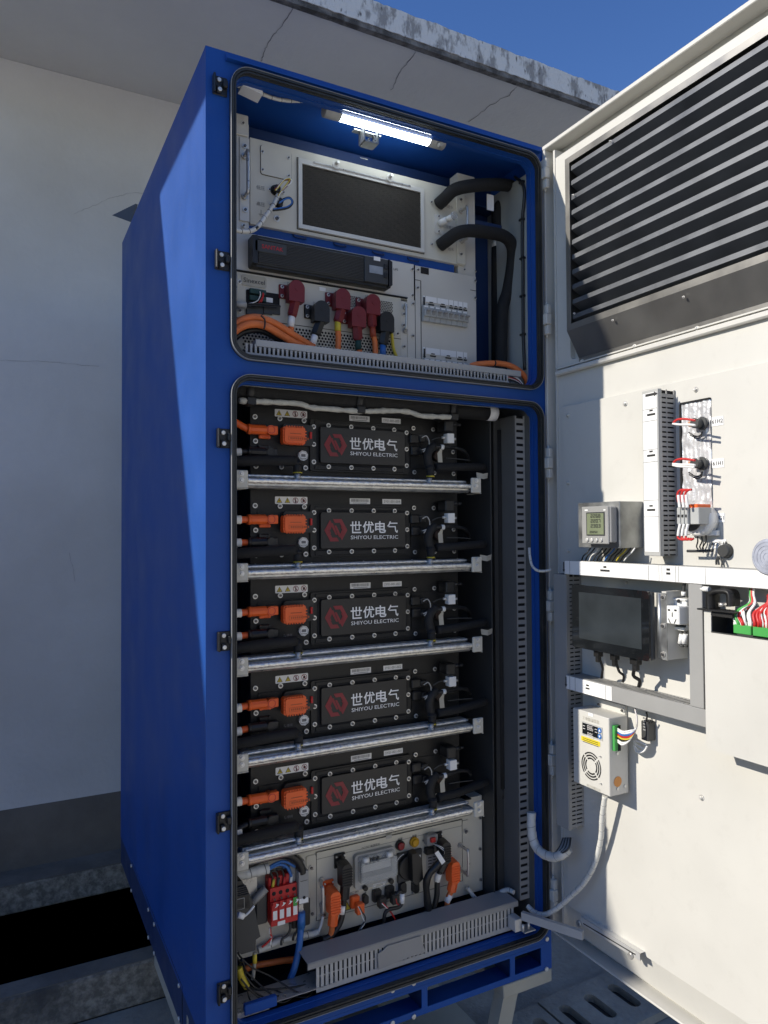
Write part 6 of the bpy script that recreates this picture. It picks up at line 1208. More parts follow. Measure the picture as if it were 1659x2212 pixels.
# lid labels
b = MB(DR); b.box(.4285, 1.545, .0662, .4695, 1.918, .0668); sv = b.build('label_strip', M_paper, v1t)
b = MB(DR)
for (c, k) in ((300, 1), (575, 1), (940, 1)):
    u, v = d(ZH, 875, c, .067); b.box(u-.005, v+.004, .067, u+.005, v+.008, .0673); b.box(u-.012, v-.006, .067, u+.012, v-.001, .0673)
for c in (272, 352, 545, 628, 885, 996): u, v = d(ZH, 875, c, .067); b.box(.4285, v-.0004, .067, .4695, v+.0004, .0673)
u, v = d(ZH, 868, 178, .067); b.box(u-.014, v-.003, .067, u+.012, v+.003, .0673); b.add([(u+.012, v-.006, .0673), (u+.022, v, .0673), (u+.012, v+.006, .0673)], [(0, 1, 2)]); b.build('label_print', M_ink, sv)
b = MB(DR); b.box(.150, 1.4785, .0662, 1.0, 1.5135, .0668); sv = b.build('label_strip', M_paper, h1t)
b = MB(DR)
for a in (330, 858, 928, 948, 1040, 1060, 1238): u, v = d(ZH, a, 1380, .067); b.box(u-.0004, 1.479, .067, u+.0004, 1.513, .0673)
for (a, c) in ((565, 1345), (990, 1363)): u, v = d(ZH, a, c, .067); b.box(u-.005, v+.002, .067, u+.005, v+.007, .0673); b.box(u-(.016 if a < 600 else .006), v-.007, .067, u+(.016 if a < 600 else .006), v-.002, .0673)
u = d(ZH, 290, 1340, .067)[0]; b.box(u-.002, 1.490, .067, u+.002, 1.510, .0673); b.add([(u-.005, 1.490, .0673), (u+.005, 1.490, .0673), (u, 1.482, .0673)], [(0, 1, 2)]); b.build('label_print', M_ink, sv)
u9 = d(ZI, 492, 1010, .066)[0]
b = MB(DR); b.box(.151, 1.1705, .0662, u9, 1.2055, .0668); sv = b.build('label_strip', M_paper, h2t)
b = MB(DR)
for a in (178, 218, 445): u, v = d(ZI, a, 950, .067); b.box(u-.0004, 1.171, .067, u+.0004, 1.205, .0673)
u, v = d(ZI, 310, 958, .067); b.box(u-.005, v+.002, .067, u+.005, v+.006, .0673); b.box(u-.007, v-.006, .067, u+.007, v-.002, .0673)
u = d(ZI, 150, 930, .067)[0]; b.box(u-.002, 1.182, .067, u+.002, 1.202, .0673); b.add([(u-.005, 1.182, .0673), (u+.005, 1.182, .0673), (u, 1.174, .0673)], [(0, 1, 2)]); b.build('label_print', M_ink, sv)
# --- energy meter in its galvanised box
mt = thing('energy_meter', 'grey square energy meter on a galvanised box with an illuminated number display', 'meter', dloc(.29, 1.552)); mt['label'] = 'grey square meter with number display on a galvanised box'
NMt = .085; u0, v1 = d(ZH, 385, 905, NMt); u1, v0 = d(ZH, 668, 1208, NMt)
b = MB(DR); b.box(u0, v0, PL+.001, u1, v1, NMt, .001); b.build('mounting_box', M_galv, mt)
q0 = d(ZH, 410, 935, NMt+.026); q1 = d(ZH, 590, 1180, NMt+.026); K = NMt+.026
b = MB(DR); b.box(q0[0], q1[1]+.004, NMt+.0005, q1[0]+.004, q0[1], K-.004, .002); b.box(q0[0]-.001, q1[1], K-.0038, q1[0], q0[1]+.002, K, .002); b.build('meter_case', M_gdark if 0 else M_duct, mt)
s0 = d(ZH, 447, 975, K); s1 = d(ZH, 560, 1115, K)
b = MB(DR); b.box(s0[0]-.003, s1[1]-.003, K+.0003, s1[0]+.003, s0[1]+.003, K+.001); b.build('display_frame', M_gdark, mt)
b = MB(DR); b.box(s0[0], s1[1], K+.0012, s1[0], s0[1], K+.0016); b.build('display', M_lcd, mt)
SEG = {'0': 'abcdef', '2': 'abged', '3': 'abgcd', '6': 'afgedc', '7': 'abc', '8': 'abcdefg', '1': 'bc', '5': 'afgcd', '9': 'abcdfg'}
def seg(mb, s, u, v, n, w_, h_, gap, th):
    for ch in s:
        if ch == '.': mb.plate(rect(u-gap*.7, v, u-gap*.7+th, v+th), n); continue
        R = {'a': (0, h_-th, w_, h_), 'g': (0, (h_-th)/2, w_, (h_+th)/2), 'd': (0, 0, w_, th), 'f': (0, h_/2, th, h_), 'b': (w_-th, h_/2, w_, h_), 'e': (0, 0, th, h_/2), 'c': (w_-th, 0, w_, h_/2)}
        for k in SEG[ch]: x0_, y0_, x1_, y1_ = R[k]; mb.plate(rect(u+x0_, v+y0_, u+x1_, v+y1_), n+.00001*ord(k))
        u += w_+gap
b = MB(DR); hh = s0[1]-s1[1]
for k, s_ in enumerate(('226.8', '220.7', '230.3')): seg(b, s_, s0[0]+.014, s0[1]-hh*(.20+.235*k), K+.0018, .0062, hh*.165, .0026, .0012)
seg(b, '20252', s0[0]+.010, s1[1]+hh*.07, K+.0018, .0040, hh*.10, .0016, .0008); b.build('digits', M_gdark, mt)
for a in (447, 478, 510, 541): u, v = d(ZH, a, 1152, K); m_ = MB(DR); m_.cyl((u, v, K+.0003), (0, 0, 1), .0052, .003, 14, b=.0008); m_.build('button', M_bolt, mt)
b = MB(DR); u, v = d(ZH, 440, 952, K); b.box(u-.005, v-.0015, K+.0003, u+.006, v+.0015, K+.0006); u, v = d(ZH, 562, 950, K); b.box(u-.003, v-.0015, K+.0003, u+.004, v+.0015, K+.0006); b.build('small_print', M_paper, mt)
cols = [M_gdark, M_gdark, M_wht, M_gdark, M_blk, M_blk, M_bluew, M_blk, M_blk, M_yel, M_blk, M_wht, M_bluew]
for k in range(12):
    a = 470+k*27; tgt = (-60+k*2, 55)
    tt = MB(DR); tt.tube(dd(ZH, [(a, 1205, .05), (a-22, 1235, .055), (a-48, 1258, .05), (a-62-k, 1292, .045)], .05), .0020, 6, 5); tt.build('meter_wire', cols[k], mt)
# --- foil lined opening with lamps and buzzer
fo = thing('foil_recess', 'foil lined slot in the door plate behind the indicator lamps', 'opening', dloc(.53, 1.585))
q0 = d(ZH, 1085, 235, PL); q1 = d(ZH, 1293, 1112, PL); u0, u1, v0 = q0[0], q1[0], q1[1]; v1 = d(ZH, 1290, 205, PL)[1]
b = MB(DR); nx, ny = 22, 60; V = []; 
for j in range(ny+1):
    for i in range(nx+1):
        u = u0+(u1-u0)*i/nx; v = v0+(v1-v0)*j/ny
        V.append((u, v, PL+.0012+.0035*abs(noise.noise(Vector((u*55, v*28, 2))))+.002*abs(math.sin(u*260+3*noise.noise(Vector((v*20, 0, 0)))))))
b.add(V, [(j*(nx+1)+i, j*(nx+1)+i+1, (j+1)*(nx+1)+i+1, (j+1)*(nx+1)+i) for j in range(ny) for i in range(nx)], True); b.build('foil_sheet', M_foil, fo)
b = MB(DR); b.box(u0-.002, v1, PL+.0005, u1, v1+.0035, PL+.007); b.box(u0-.004, v0, PL+.0005, u0-.0005, v1, PL+.007); b.build('recess_edge', M_dark, fo)
def dlabel(s, z, a, c, wd_, label):
    u, v = d(z, a, c, PL); t = thing('name_label', label, 'label', dloc(u, v, PL), 'small white name labels on the door')
    m_ = MB(DR); m_.box(u-wd_/2, v-.010, PL+.0003, u+wd_/2, v+.010, PL+.001); m_.build('sticker', M_paper, t); m_ = MB(DR); m_.text(s, u, v, PL+.0014, .0095, .01); m_.build('text', M_ink, t)
dlabel('61H2', ZH, 1322, 355, .03, 'small white label reading 61H2'); dlabel('61H1', ZH, 1325, 637, .03, 'small white label reading 61H1'); dlabel('61SG1', ZH, 1324, 1003, .034, 'small white label reading 61SG1'); dlabel('4G天线', ZH, 1334, 1178, .034, 'small white label reading 4G above the round antenna')
for i, (a, c, lb) in enumerate(((1215, 372, 'upper indicator lamp back with red and white wires'), (1215, 640, 'lower indicator lamp back with red and white wires'))):
    u, v = d(ZH, a, c, .010); t = thing('indicator_lamp', lb, 'indicator lamp', dloc(u, v, PL), 'indicator lamp backs on foil')
    m_ = MB(DR); m_.cyl((u+.004, v, PL+.005), (0, 0, 1), .0150, .008, 20, b=.002); m_.cyl((u, v, PL+.0135), (0, 0, 1), .0115, .016, 12, sm=False); m_.build('lamp_back', M_gdark, t)
    m_ = MB(DR); m_.box(u-.020, v-.006, PL+.018, u-.009, v+.006, PL+.028, .002); m_.build('terminal', mat('peach_plastic', (.55, .28, .16), .5) if i == 0 else bpy.data.materials['peach_plastic'], t)
    y0 = 0 if i == 0 else 268
    dtube(t, ZH, [(1025, 365+y0), (1050, 345+y0), (1090, 340+y0), (1125, 343+y0), (1170, 350+y0)], .07, .0026, M_redw); dtube(t, ZH, [(1020, 372+y0), (1070, 378+y0), (1130, 378+y0), (1170, 382+y0)], .07, .0026, M_wht)
    if i: dtube(t, ZH, [(1020, 650), (1060, 658), (1130, 662), (1165, 665)], .07, .0024, M_wht)
    dtube(t, ZH, [(1128, 430+y0), (1170, 455+y0), (1205, 450+y0), (1220, 425+y0)], .02, .0016, M_blk)
    dtube(t, ZH, [(1130, 445+y0), (1180, 470+y0), (1212, 460+y0), (1218, 430+y0)], .02, .0012, M_blk)
u, v = d(ZH, 1212, 990, .012); bz = thing('siren_back', 'big round white siren body below the foil', 'siren', dloc(u, v, PL))
b = MB(DR); b.cyl((u+.006, v-.01, PL+.002), (0, 0, 1), .036, .030, 32, b=.006); b.build('body', M_wht, bz)
b = MB(DR); b.cyl((u-.004, v-.01, PL+.0325), (0, 0, 1), .024, .006, 24); b.build('grille', M_gdark, bz)
b = MB(DR); q = d(ZH, 1220, 1105, .02); b.box(q[0]-.035, q[1]-.006, PL+.001, q[0]+.035, q[1]+.006, PL+.012, .001); b.build('bracket', M_wht, bz)
for k in range(3): dtube(bz, ZH, [(1185+k*28, 1110), (1188+k*28, 1160), (1180+k*22, 1195), (1190+k*18, 1215)], .02, .0016, M_blk)
u, v = d(ZH, 1110, 990, .07); cn = thing('relay', 'three pole grey relay with red wires beside the white siren', 'relay', dloc(u, v, PL))
for k in range(4):
    a0, a1 = (1045, 1072) if k == 0 else (1072, 1097) if k == 1 else (1097, 1120) if k == 2 else (1120, 1182); q0 = d(ZH, a0, 935, .075); q1 = d(ZH, a1, 1046, .075)
    m_ = MB(DR); m_.box(q0[0]+.0004, q1[1], PL+.0045 if k < 3 else PL+.02, q1[0]-.0004, q0[1], .075 if k < 3 else .068, .001); p_ = m_.build('pole', M_brake, cn)
    if k < 3: m_ = MB(DR); vm = (q0[1]+q1[1])/2; m_.box(q0[0]+.003, vm-.003, .0752, q1[0]-.002, vm+.003, .0762); m_.build('window', M_dark, p_)
b = MB(DR); q0 = d(ZH, 1115, 918, .07); q1 = d(ZH, 1175, 932, .07); b.box(q0[0], q1[1]-.004, .02, q1[0], q0[1]+.002, .066, .002); b.build('orange_connector', M_orng, cn)
for k in range(3):
    a = 1058+k*26; dtube(cn, ZH, [(a, 900), (a-6, 850), (a+4, 825), (a+25, 815), (a+60-k*12, 815)], .08, .0025, M_redw, 'red_wire'); dtube(cn, ZH, [(a+10, 935), (a+4, 890), (a, 850)], .082, .0031, M_paper, 'marker_sleeve')
    dtube(cn, ZH, [(a+12, 1045), (a+2, 1090), (a-2, 1125)], .082, .0030, M_paper, 'marker_sleeve'); dtube(cn, ZH, [(a-2, 1125), (a, 1140), (a+30, 1150), (a+70-k*10, 1142)], .08, .0025, M_redw, 'red_wire')
u, v = d(ZH, 1335, 1225, .03); an = thing('antenna', 'round black antenna base with a thin arm under the 4G label', 'antenna', dloc(u, v, PL))
b = MB(DR); b.cyl((u, v, PL+.001), (0, 0, 1), .0165, .014, 24, r2=.013); b.build('base', M_gdark, an)
dtube(an, ZH, [(1118, 1226), (1200, 1226), (1290, 1222)], .035, .0032, M_gdark, 'arm')
for e in (-22, -5, 22): dtube(an, ZH, [(1330+e*.2, 1260), (1330+e*.8, 1290), (1335+e, 1318)], .02, .0022, M_gdark, 'cable')
# --- touch screen
N_S = .100; q0 = d(ZP, 150, 300, N_S); q1 = d(ZP, 1058, 1195, N_S); qa = d(ZP, 1050, 378, N_S); qb = d(ZP, 165, 1030, N_S)
u0, u1, v1, v0 = q0[0], q1[0], (q0[1]+qa[1])/2, (q1[1]+qb[1])/2
ts = thing('touch_screen', 'large dark touch screen mounted on the open white door', 'screen', dloc((u0+u1)/2, v0, PL))
b = MB(DR); b.box(u0+.002, v0+.002, .080, u1+.002, v1-.002, N_S-.006, .003); b.build('case', M_gdark, ts)
b = MB(DR); b.prism(rrect(u0, v0, u1, v1, .008, 4), N_S-.0058, N_S); b.build('bezel', M_screen, ts)
b = MB(DR); s0 = d(ZP, 235, 425, N_S); s1 = d(ZP, 970, 1060, N_S); b.box(s0[0], s1[1], N_S+.0003, s1[0], d(ZP, 960, 462, N_S)[1], N_S+.0006); b.build('display', mat('lcd_off', (.030, .036, .040), .12, var=.25, vs=9, spec=.6), ts)
b = MB(DR)
gc = d(ZP, 1255, 405, .078)[0]; vt = d(ZP, 1200, 400, .078)[1]; vb = d(ZP, 1200, 1165, .078)[1]
b.box(u1+.003, vb, .076, gc, vt, .078); b.build('mounting_flange', M_galv, ts)
b = MB(DR); uu = d(ZP, 1165, 800, .080)[0]; b.cyl((uu, vb+.001, .0745), (0, 1, 0), .007, vt-vb-.002, 10); b.build('flange_rib', M_galv, ts)
for c in (450, 783, 1115): bolt(ts, *d(ZP, 1213, c, .080), .0782, .0065, 'flange_bolt', M_steel, fr=DR)
b = MB(DR); u_a = d(ZP, 1252, 600, .076)[0]; b.box(u_a-.012, vb-.002, PL+.001, u_a+.001, vt+.004, .0755); b.build('stand_off', M_white, ts)
b = MB(DR); b.box(u0+.03, vb+.02, PL+.001, u0+.05, vt-.02, .0795); b.build('hidden_stand', M_white, ts)
for (a, c, a2, c2, r_) in ((458, 1085, 500, 1380, .0045), (650, 1125, 750, 1425, .0045), (895, 1175, 935, 1480, .006)):
    u, v = d(ZP, a, c, .08); m_ = MB(DR); s_ = 1.4 if r_ > .005 else 1; m_.box(u-.008*s_, v-.012, .07, u+.008*s_, v+.004, .088, .001); m_.box(u-.005*s_, v-.026, .073, u+.005*s_, v-.0125, .085, .001); m_.build('plug', M_blk, ts)
    dx = 25 if r_ < .005 else -10
    dtube(ts, ZP, [(a, c+60, .078), (a+dx, c+100, .075), (a+dx*2.2, c+190, .066), (a2+8, c2-60, .052), (a2, c2+10, .045)], .07, r_*.72, M_blk, 'screen_cable')
# --- socket outlet
sk = thing('power_socket', 'white five hole power socket on a rail right of the touch screen', 'socket', dloc(.5, 1.34, PL))
N_K = .078; q0 = d(ZP, 1252, 545, N_K); q1 = d(ZP, 1405, 775, N_K)
b = MB(DR); b.box(q0[0], q1[1], .03, q1[0], q0[1], N_K, .002); b.build('body', M_wht, sk)
b = MB(DR); r0 = d(ZP, 1318, 455, .05); r1 = d(ZP, 1492, 550, .05); b.box(r0[0], r1[1]-.004, PL+.012, r1[0], r0[1], .050, .002); b.box(r0[0], r1[1]+.014, .0502, r1[0], r0[1]-.004, .054, .001)
r2 = d(ZP, 1325, 780, .045); r3 = d(ZP, 1480, 840, .045); b.box(r2[0], r3[1], PL+.012, r3[0], r2[1]+.01, .040, .001); b.box(r2[0], r3[1], .0402, r3[0], r3[1]+.006, .050); b.build('rail_clip', M_wht, sk)
b = MB(DR); b.box(r2[0]+.004, r3[1]+.008, .0405, r3[0]-.002, r2[1]+.004, .046, .001); b.build('black_latch', M_blk, sk)
b = MB(DR)
for (a, c, w_, h_, ro) in ((1287, 598, .0065, .004, 0), (1362, 602, .0065, .004, 0), (1325, 652, .0024, .0105, 0), (1292, 725, .0024, .0115, .5), (1360, 730, .0024, .0115, -.5)):
    u, v = d(ZP, a, c, N_K); c_, s_ = math.cos(ro), math.sin(ro); b.plate([(u+x*w_/2*c_-y*h_/2*s_, v+x*w_/2*s_+y*h_/2*c_) for x, y in ((-1, -1), (1, -1), (1, 1), (-1, 1))], N_K+.0004)
b.build('pin_holes', M_dark, sk)
b = MB(DR); u, v = d(ZP, 1395, 495, .056); b.cyl((u, v, .0545), (0, 0, 1), .0045, .001, 12); b.build('screw_hole', M_dark, sk)
dtube(sk, ZP, [(1468, 280), (1460, 340), (1455, 420), (1456, 450)], .05, .0036, M_gdark, 'cord'); dtube(sk, ZP, [(1458, 385), (1456, 430)], .052, .0052, M_paper, 'sleeve')
for a in (1435, 1480): dtube(sk, ZP, [(a, 850), (a-15, 920), (a-20, 980), (a-5, 1015), (a+20, 1020)], .045, .0028, M_gdark, 'cord'); dtube(sk, ZP, [(a, 880), (a-18, 990)], .048, .0055, M_paper, 'sleeve')
# --- controller box with black handle and terminals
cb = thing('controller_cover', 'large white cover panel with a black bow handle on the door', 'cover panel', dloc(.8, 1.13, PL))
NB_ = .080
b = MB(DR); b.box(.600, 1.130, NB_-.003, 1.02, 1.378, NB_); b.box(.600, 1.3782, NB_-.003, .617, 1.426, NB_); b.box(.600, 1.130, PL+.030, .603, 1.426, NB_-.0032); b.build('cover', M_white, cb)
b = MB(DR); b.box(.6035, 1.366, PL+.001, 1.0, 1.3695, NB_-.0035); b.box(.604, 1.37, PL+.001, .606, 1.42, NB_-.012); b.box(.6062, 1.37, PL+.001, .70, 1.422, PL+.010); b.box(.6175, 1.3785, NB_-.0028, 1.02, 1.3805, NB_+.0008); b.build('black_case', M_gdark, cb)
pts = [(700, 640), (690, 520), (700, 400), (760, 350), (900, 340), (1020, 345), (1070, 390), (1085, 500), (1080, 610)]
b = MB(DR); hp = dd(ZQ, [(735, 640), (732, 520), (740, 430), (775, 385), (850, 362), (980, 362), (1040, 385), (1062, 440), (1066, 520), (1066, 605)], .075)
P = smooth_path(hp, 5)
for i in range(len(P)-1):
    a, c = P[i], P[i+1]; t_ = (c-a).normalized(); nrm = Vector((-t_.y, t_.x, 0))*.0045
    V = [a+nrm+Vector((0, 0, .010)), a-nrm+Vector((0, 0, .010)), a-nrm-Vector((0, 0, .022)), a+nrm-Vector((0, 0, .022))]; V2 = [c+nrm+Vector((0, 0, .010)), c-nrm+Vector((0, 0, .010)), c-nrm-Vector((0, 0, .022)), c+nrm-Vector((0, 0, .022))]
    b.add([tuple(x) for x in V+V2], [(0, 1, 5, 4), (1, 2, 6, 5), (2, 3, 7, 6), (3, 0, 4, 7)], True)
b.build('bow_handle', M_blk, cb)
b = MB(DR); q = d(ZQ, 520, 635, .085); q2 = d(ZQ, 1110, 600, .085); b.box(q[0], q[1]-.003, .052, q2[0], q[1]+.0005, .088, .001); b.box(q[0]+.022, q[1]-.014, .070, q2[0]-.01, q[1]-.0032, .078); b.build('handle_plate', M_blk, cb)
b = MB(DR); q = d(ZQ, 915, 580, .07); b.cyl((q[0], q[1]-.004, .07), (0, 1, 0), .007, .008, 8); b.cyl((q[0]+.01, q[1]-.003, .066), (0, 1, 0), .006, .008, 8); b.build('handle_screw', M_steel, cb)
b = MB(DR); u, v = d(ZQ, 650, 325, .06); b.cyl((u-.010, v, .06), (1, 0, 0), .006, .02, 10); b.build('white_cord_end', M_wht, cb)
for k, (a0, a1) in enumerate(((1120, 1408), (1432, 1700))):
    q0 = d(ZQ, a0, 995, .070); q1 = d(ZQ, a1, 1085+k*20, .070); t = thing('terminal_strip', ['green terminal strip with green and red wires above the white cover', 'green terminal strip at the right edge with red wires'][k], 'terminal strip', dloc(q0[0], q1[1], PL), 'green terminal strips')
    b = MB(DR); vb_, vt_ = 1.3825, 1.3825+.018; b.box(q0[0], vb_, .050, q1[0], vt_, .0745, .001); b.build('strip_body', M_green, t)
    b = MB(DR); n_ = 8; w_ = (q1[0]-q0[0])/n_
    for j in range(n_): b.box(q0[0]+w_*(j+.15), vt_+.0003, .056, q0[0]+w_*(j+.8), vt_+.006, .064)
    b.build('ferrule', M_bluew, t)
    rr = random.Random(11+k); top = (1400, 340) if k == 0 else (1700, 560)
    for j in range(11 if k == 0 else 8):
        a = a0+18+(a1-a0-40)*j/(10 if k == 0 else 7); M = [M_wht, M_wht, M_green, M_wht, M_wht, M_redw, M_wht, M_wht, M_gdark, M_wht, M_wht][j] if k == 0 else [M_redw, M_wht, M_redw, M_redw, M_wht, M_redw, M_wht, M_redw][j]
        bow = rr.uniform(-60, 40) if k == 0 else rr.uniform(-30, 30)
        dtube(t, ZQ, [(a, 985, .060), (a+bow*.2, 880, .063+rr.uniform(0, .01)), (a+bow-10, 700+rr.uniform(-40, 40), .066), (top[0]+(j-5)*10, 560, .062), (top[0]+(j-5)*6, 430, .055), (top[0]+(j-5)*5, top[1]-20, .05)], .06, .0024 if M is not M_green and M is not M_redw else .0036, M, 'wire')
        if M is M_wht: dtube(t, ZQ, [(a, 960, .060), (a+bow*.2, 860, .064)], .06, .0042, M_paper, 'marker_sleeve')
# --- dehumidifier
N_D = .080; u0, v1 = d(ZI, 200, 1118, N_D); u1, v0 = d(ZN, 740, 352, N_D); v1 = (d(ZI, 470, 1190, N_D)[1]+v1)/2
dh = thing('dehumidifier', 'cream dehumidifier box with fan grille and small red number display', 'dehumidifier', dloc((u0+u1)/2, v0, PL)); dh['label'] = 'cream dehumidifier box with fan grille and number display on the door'
b = MB(DR); b.box(u0, v0, .016, u1, v1, N_D, .0015); b.build('case', M_white, dh)
b = MB(DR); pr_ = d(ZI, 597, 1135, .012)[0]; b.box(u0+.01, v0-.0+.01, PL+.0005, pr_, v1+.022, .0155, .001); b.build('back_plate', M_white, dh)
for (a, c) in ((390, 1088), (565, 1135)): bolt(dh, *d(ZI, a, c, .02), .0157, .006, 'mount_screw', fr=DR)
s0 = d(ZI, 272, 1220, N_D); s1 = d(ZI, 425, 1362, N_D); sm_ = d(ZI, 392, 1345, N_D)
b = MB(DR); vv1 = (s0[1]+d(ZI, 425, 1255, N_D)[1])/2; vv0 = (s1[1]+d(ZI, 272, 1310, N_D)[1])/2; b.box(s0[0], vv0, N_D+.0003, s1[0], vv1, N_D+.0012); fp = b.build('control_plate', M_ductL, dh)
b = MB(DR); b.box(s0[0]+.0015, vv0+.003, N_D+.0014, sm_[0], vv1-.003, N_D+.002); b.build('display_window', M_screen, fp)
b = MB(DR); M_led = mat('led_digit', (.75, .72, .70), .5)
for k in range(2): seg(b, '886', s0[0]+.021, vv1-.0165-k*.0185, N_D+.0022, .0052, .0115, .0020, .0009)
for (a, c) in ((287, 1247), (288, 1268), (377, 1275), (378, 1296)): u, v = d(ZI, a, c, N_D); b.plate(rect(u-.004, v-.0007, u+.004, v+.0007), N_D+.0022)
b.build('digits', M_led, fp)
for c, up_ in ((1283, 1), (1328, -1)):
    u, v = d(ZI, 405, c, N_D); m_ = MB(DR); m_.cyl((u, v, N_D+.0013), (0, 0, 1), .0065, .001, 18); k = m_.build('blue_button', M_bluew, fp); m_ = MB(DR); m_.plate([(u-.0035, v-.0025*up_), (u+.0035, v-.0025*up_), (u, v+.0035*up_)], N_D+.0026); m_.build('arrow', M_paper, k)
b = MB(DR); y0 = d(ZI, 265, 1325, N_D); y1 = d(ZI, 405, 1400, N_D); yv1 = (y0[1]+d(ZI, 405, 1365, N_D)[1])/2; yv0 = (y1[1]+d(ZI, 265, 1360, N_D)[1])/2; b.box(y0[0], yv0, N_D+.0003, y1[0], yv1, N_D+.001); ys = b.build('yellow_sticker', mat('bright_yellow', (.75, .60, .03), .5), dh)
b = MB(DR)
for k in range(3): b.plate(rect(y0[0]+.006, yv1-.005-k*.0045, y1[0]-.005, yv1-.0035-k*.0045), N_D+.0013)
b.build('sticker_print', M_ink, ys)
fu, fv = d(ZN, 632, 172, N_D)
b = MB(DR)
for (ra_, rb_) in ((.0175, .0215), (.0245, .0285), (.0315, .0350)):
    for k in range(4):
        a0 = math.radians(45+90*k+ (4 if rb_ > .03 else 5 if rb_ > .024 else 7)); a1 = math.radians(135+90*k-(4 if rb_ > .03 else 5 if rb_ > .024 else 7)); m1 = 8
        A = [(fu+rb_*math.cos(a0+(a1-a0)*i/m1), fv+rb_*math.sin(a0+(a1-a0)*i/m1)) for i in range(m1+1)]; B = [(fu+ra_*math.cos(a1-(a1-a0)*i/m1), fv+ra_*math.sin(a1-(a1-a0)*i/m1)) for i in range(m1+1)]
        for i in range(m1): b.plate([A[i], A[i+1], B[m1-i-1], B[m1-i]], N_D+.0005)
b.build('fan_slots', M_dark, dh)
for (z_, a, c) in ((ZN, 687, 114), (ZN, 690, 272)): bolt(dh, *d(z_, a, c, N_D), N_D+.0003, .0035, 'front_screw', fr=DR, washer=False)
b = MB(DR); b.text('工业除湿装置', *d(ZI, 335, 1205, N_D), N_D+.0006, .0075); b.text('电子有限公司', *d(ZN, 645, 297, N_D), N_D+.0006, .006); b.build('small_print', M_legp, dh)
b = MB(DR); u, v = d(ZI, 335, 1165, N_D); b.box(u-.008, v-.004, N_D+.0003, u+.008, v+.004, N_D+.001); b.build('sticker', M_paper, dh)
# side face (faces -y): helper frame u -> n
SR = lambda n, v, o: (1-n, -(u1+o), v)
q0 = ZI.px(492, 1245); 
def sd_(z, a, c): r = ray(*z.px(a, c)); t = (-(u1)-CAM[1])/r.y; return 1-(CAM[0]+t*r.x), CAM[2]+t*r.z
n0_, va_ = sd_(ZI, 492, 1245); n1_, vb__ = sd_(ZI, 540, 1425)
b = MB(SR); b.box(n0_, vb__, .0005, n1_, va_, .009, .001); tb_ = b.build('green_terminal', M_green, dh)
b = MB(SR)
for k in range(12): v = vb__+(va_-vb__)*(k+.5)/12; b.box(n1_+.001, v-.003, .0092, (n0_+n1_)/2, v+.003, .0098)
b.build('terminal_holes', M_dark, tb_)
oq = sd_(ZN, 785, 262); b = MB(SR); b.prism([(oq[0]+.013*math.cos(i*.4), oq[1]+.013*math.sin(i*.4)) for i in range(16)], .0003, .001); b.build('orange_sticker', mat('orange_sticker', (.62, .27, .07), .6), dh)
for (z_, a, c) in ((ZN, 782, 98), (ZN, 785, 303), (ZN, 827, 288)): s_ = sd_(z_, a, c); m_ = MB(SR); m_.cyl((s_[0], s_[1], .0003), (0, 0, 1), .004, .002, 10); m_.build('side_screw', M_bolt, dh)
for k, M in enumerate((M_wht, M_wht, M_bluew, M_redw, M_yel, M_blk, M_wht, M_wht)):
    c0 = 1270+k*14; dtube(dh, ZI, [(535, c0, .06), (575, c0+22, .07), (630, min(c0+15, 1350), .07), (672, 1270, .06), (680, 1200, .055), (665, 1120, .05)], .06, .0022, M, 'wire')
u, v = d(ZI, 752, 1300, .02); ad = thing('sensor_module', 'small dark ribbed sensor box with wires right of the cream dehumidifier', 'sensor', dloc(u, v, PL))
b = MB(DR); q0 = d(ZI, 712, 1225, .03); q1 = d(ZI, 790, 1375, .03); b.box(q0[0], q1[1], PL+.001, q1[0]-.008, q0[1]+.006, .032, .002); b.build('case', M_gdark, ad)
b = MB(DR)
for k in range(5): b.box(q0[0]+.008, q1[1]+.025+k*.007, .0322, q1[0]-.016, q1[1]+.028+k*.007, .033)
b.build('ribs', M_duct, ad)
for pts in ([(745, 1220), (755, 1180), (750, 1145)], [(770, 1230), (780, 1205)], [(655, 1360), (700, 1370), (745, 1390)], [(655, 1375), (690, 1400), (735, 1420), (750, 1395)], [(655, 1390), (690, 1435), (740, 1430)], [(655, 1400), (680, 1445), (730, 1440), (755, 1400)]): dtube(ad, ZI, pts, .03, .0022, M_wht if pts[0][0] < 700 else M_blk)
# --- cables from the door to the cabinet
def dwrap(name, pts3, r, label, pitch=.014, M=M_alum):
    t = thing(name, label, 'cable', tuple(pts3[0])); m_ = MB(WR); P = smooth_path(pts3, 10); L = sum((P[i+1]-P[i]).length for i in range(len(P)-1)); nn = L/pitch
    m_.tube(P, r, 10, 0, rfun=lambda s: 1-.10*((s*nn) % 1)); m_.build('spiral_wrap', M, t); m2 = MB(WR); acc = 0
    for i in range(1, len(P)-1):
        acc += (P[i]-P[i-1]).length
        if acc > pitch*1.5: acc = 0; T = ((P[i+1]-P[i-1]).normalized()+Vector((.2, 0, .25))).normalized(); m2.cyl(P[i]-T*.0006, T, r*1.0, .0013, 12)
    if m2.v: m2.build('wrap_gap', M_duct, t)
    return t
def wd(z, a, c, x): r = ray(*z.px(a, c)); t = (x-CAM[0])/r.x; return (x, CAM[1]+t*r.y, CAM[2]+t*r.z)
dwrap('wrapped_loom', [wd(ZN, 712, 345, .95), wd(ZN, 695, 470, .955), wd(ZN, 688, 590, .965), wd(ZN, 655, 730, .97), wd(ZN, 590, 850, .965), wd(ZN, 500, 940, .955), wd(ZN, 430, 1000, .945), wd(ZN, 360, 1035, .935), wd(ZN, 300, 1020, .93), wd(ZN, 262, 985, .925)], .0074, 'long white wrapped loom sweeping from the dehumidifier to the cabinet floor')
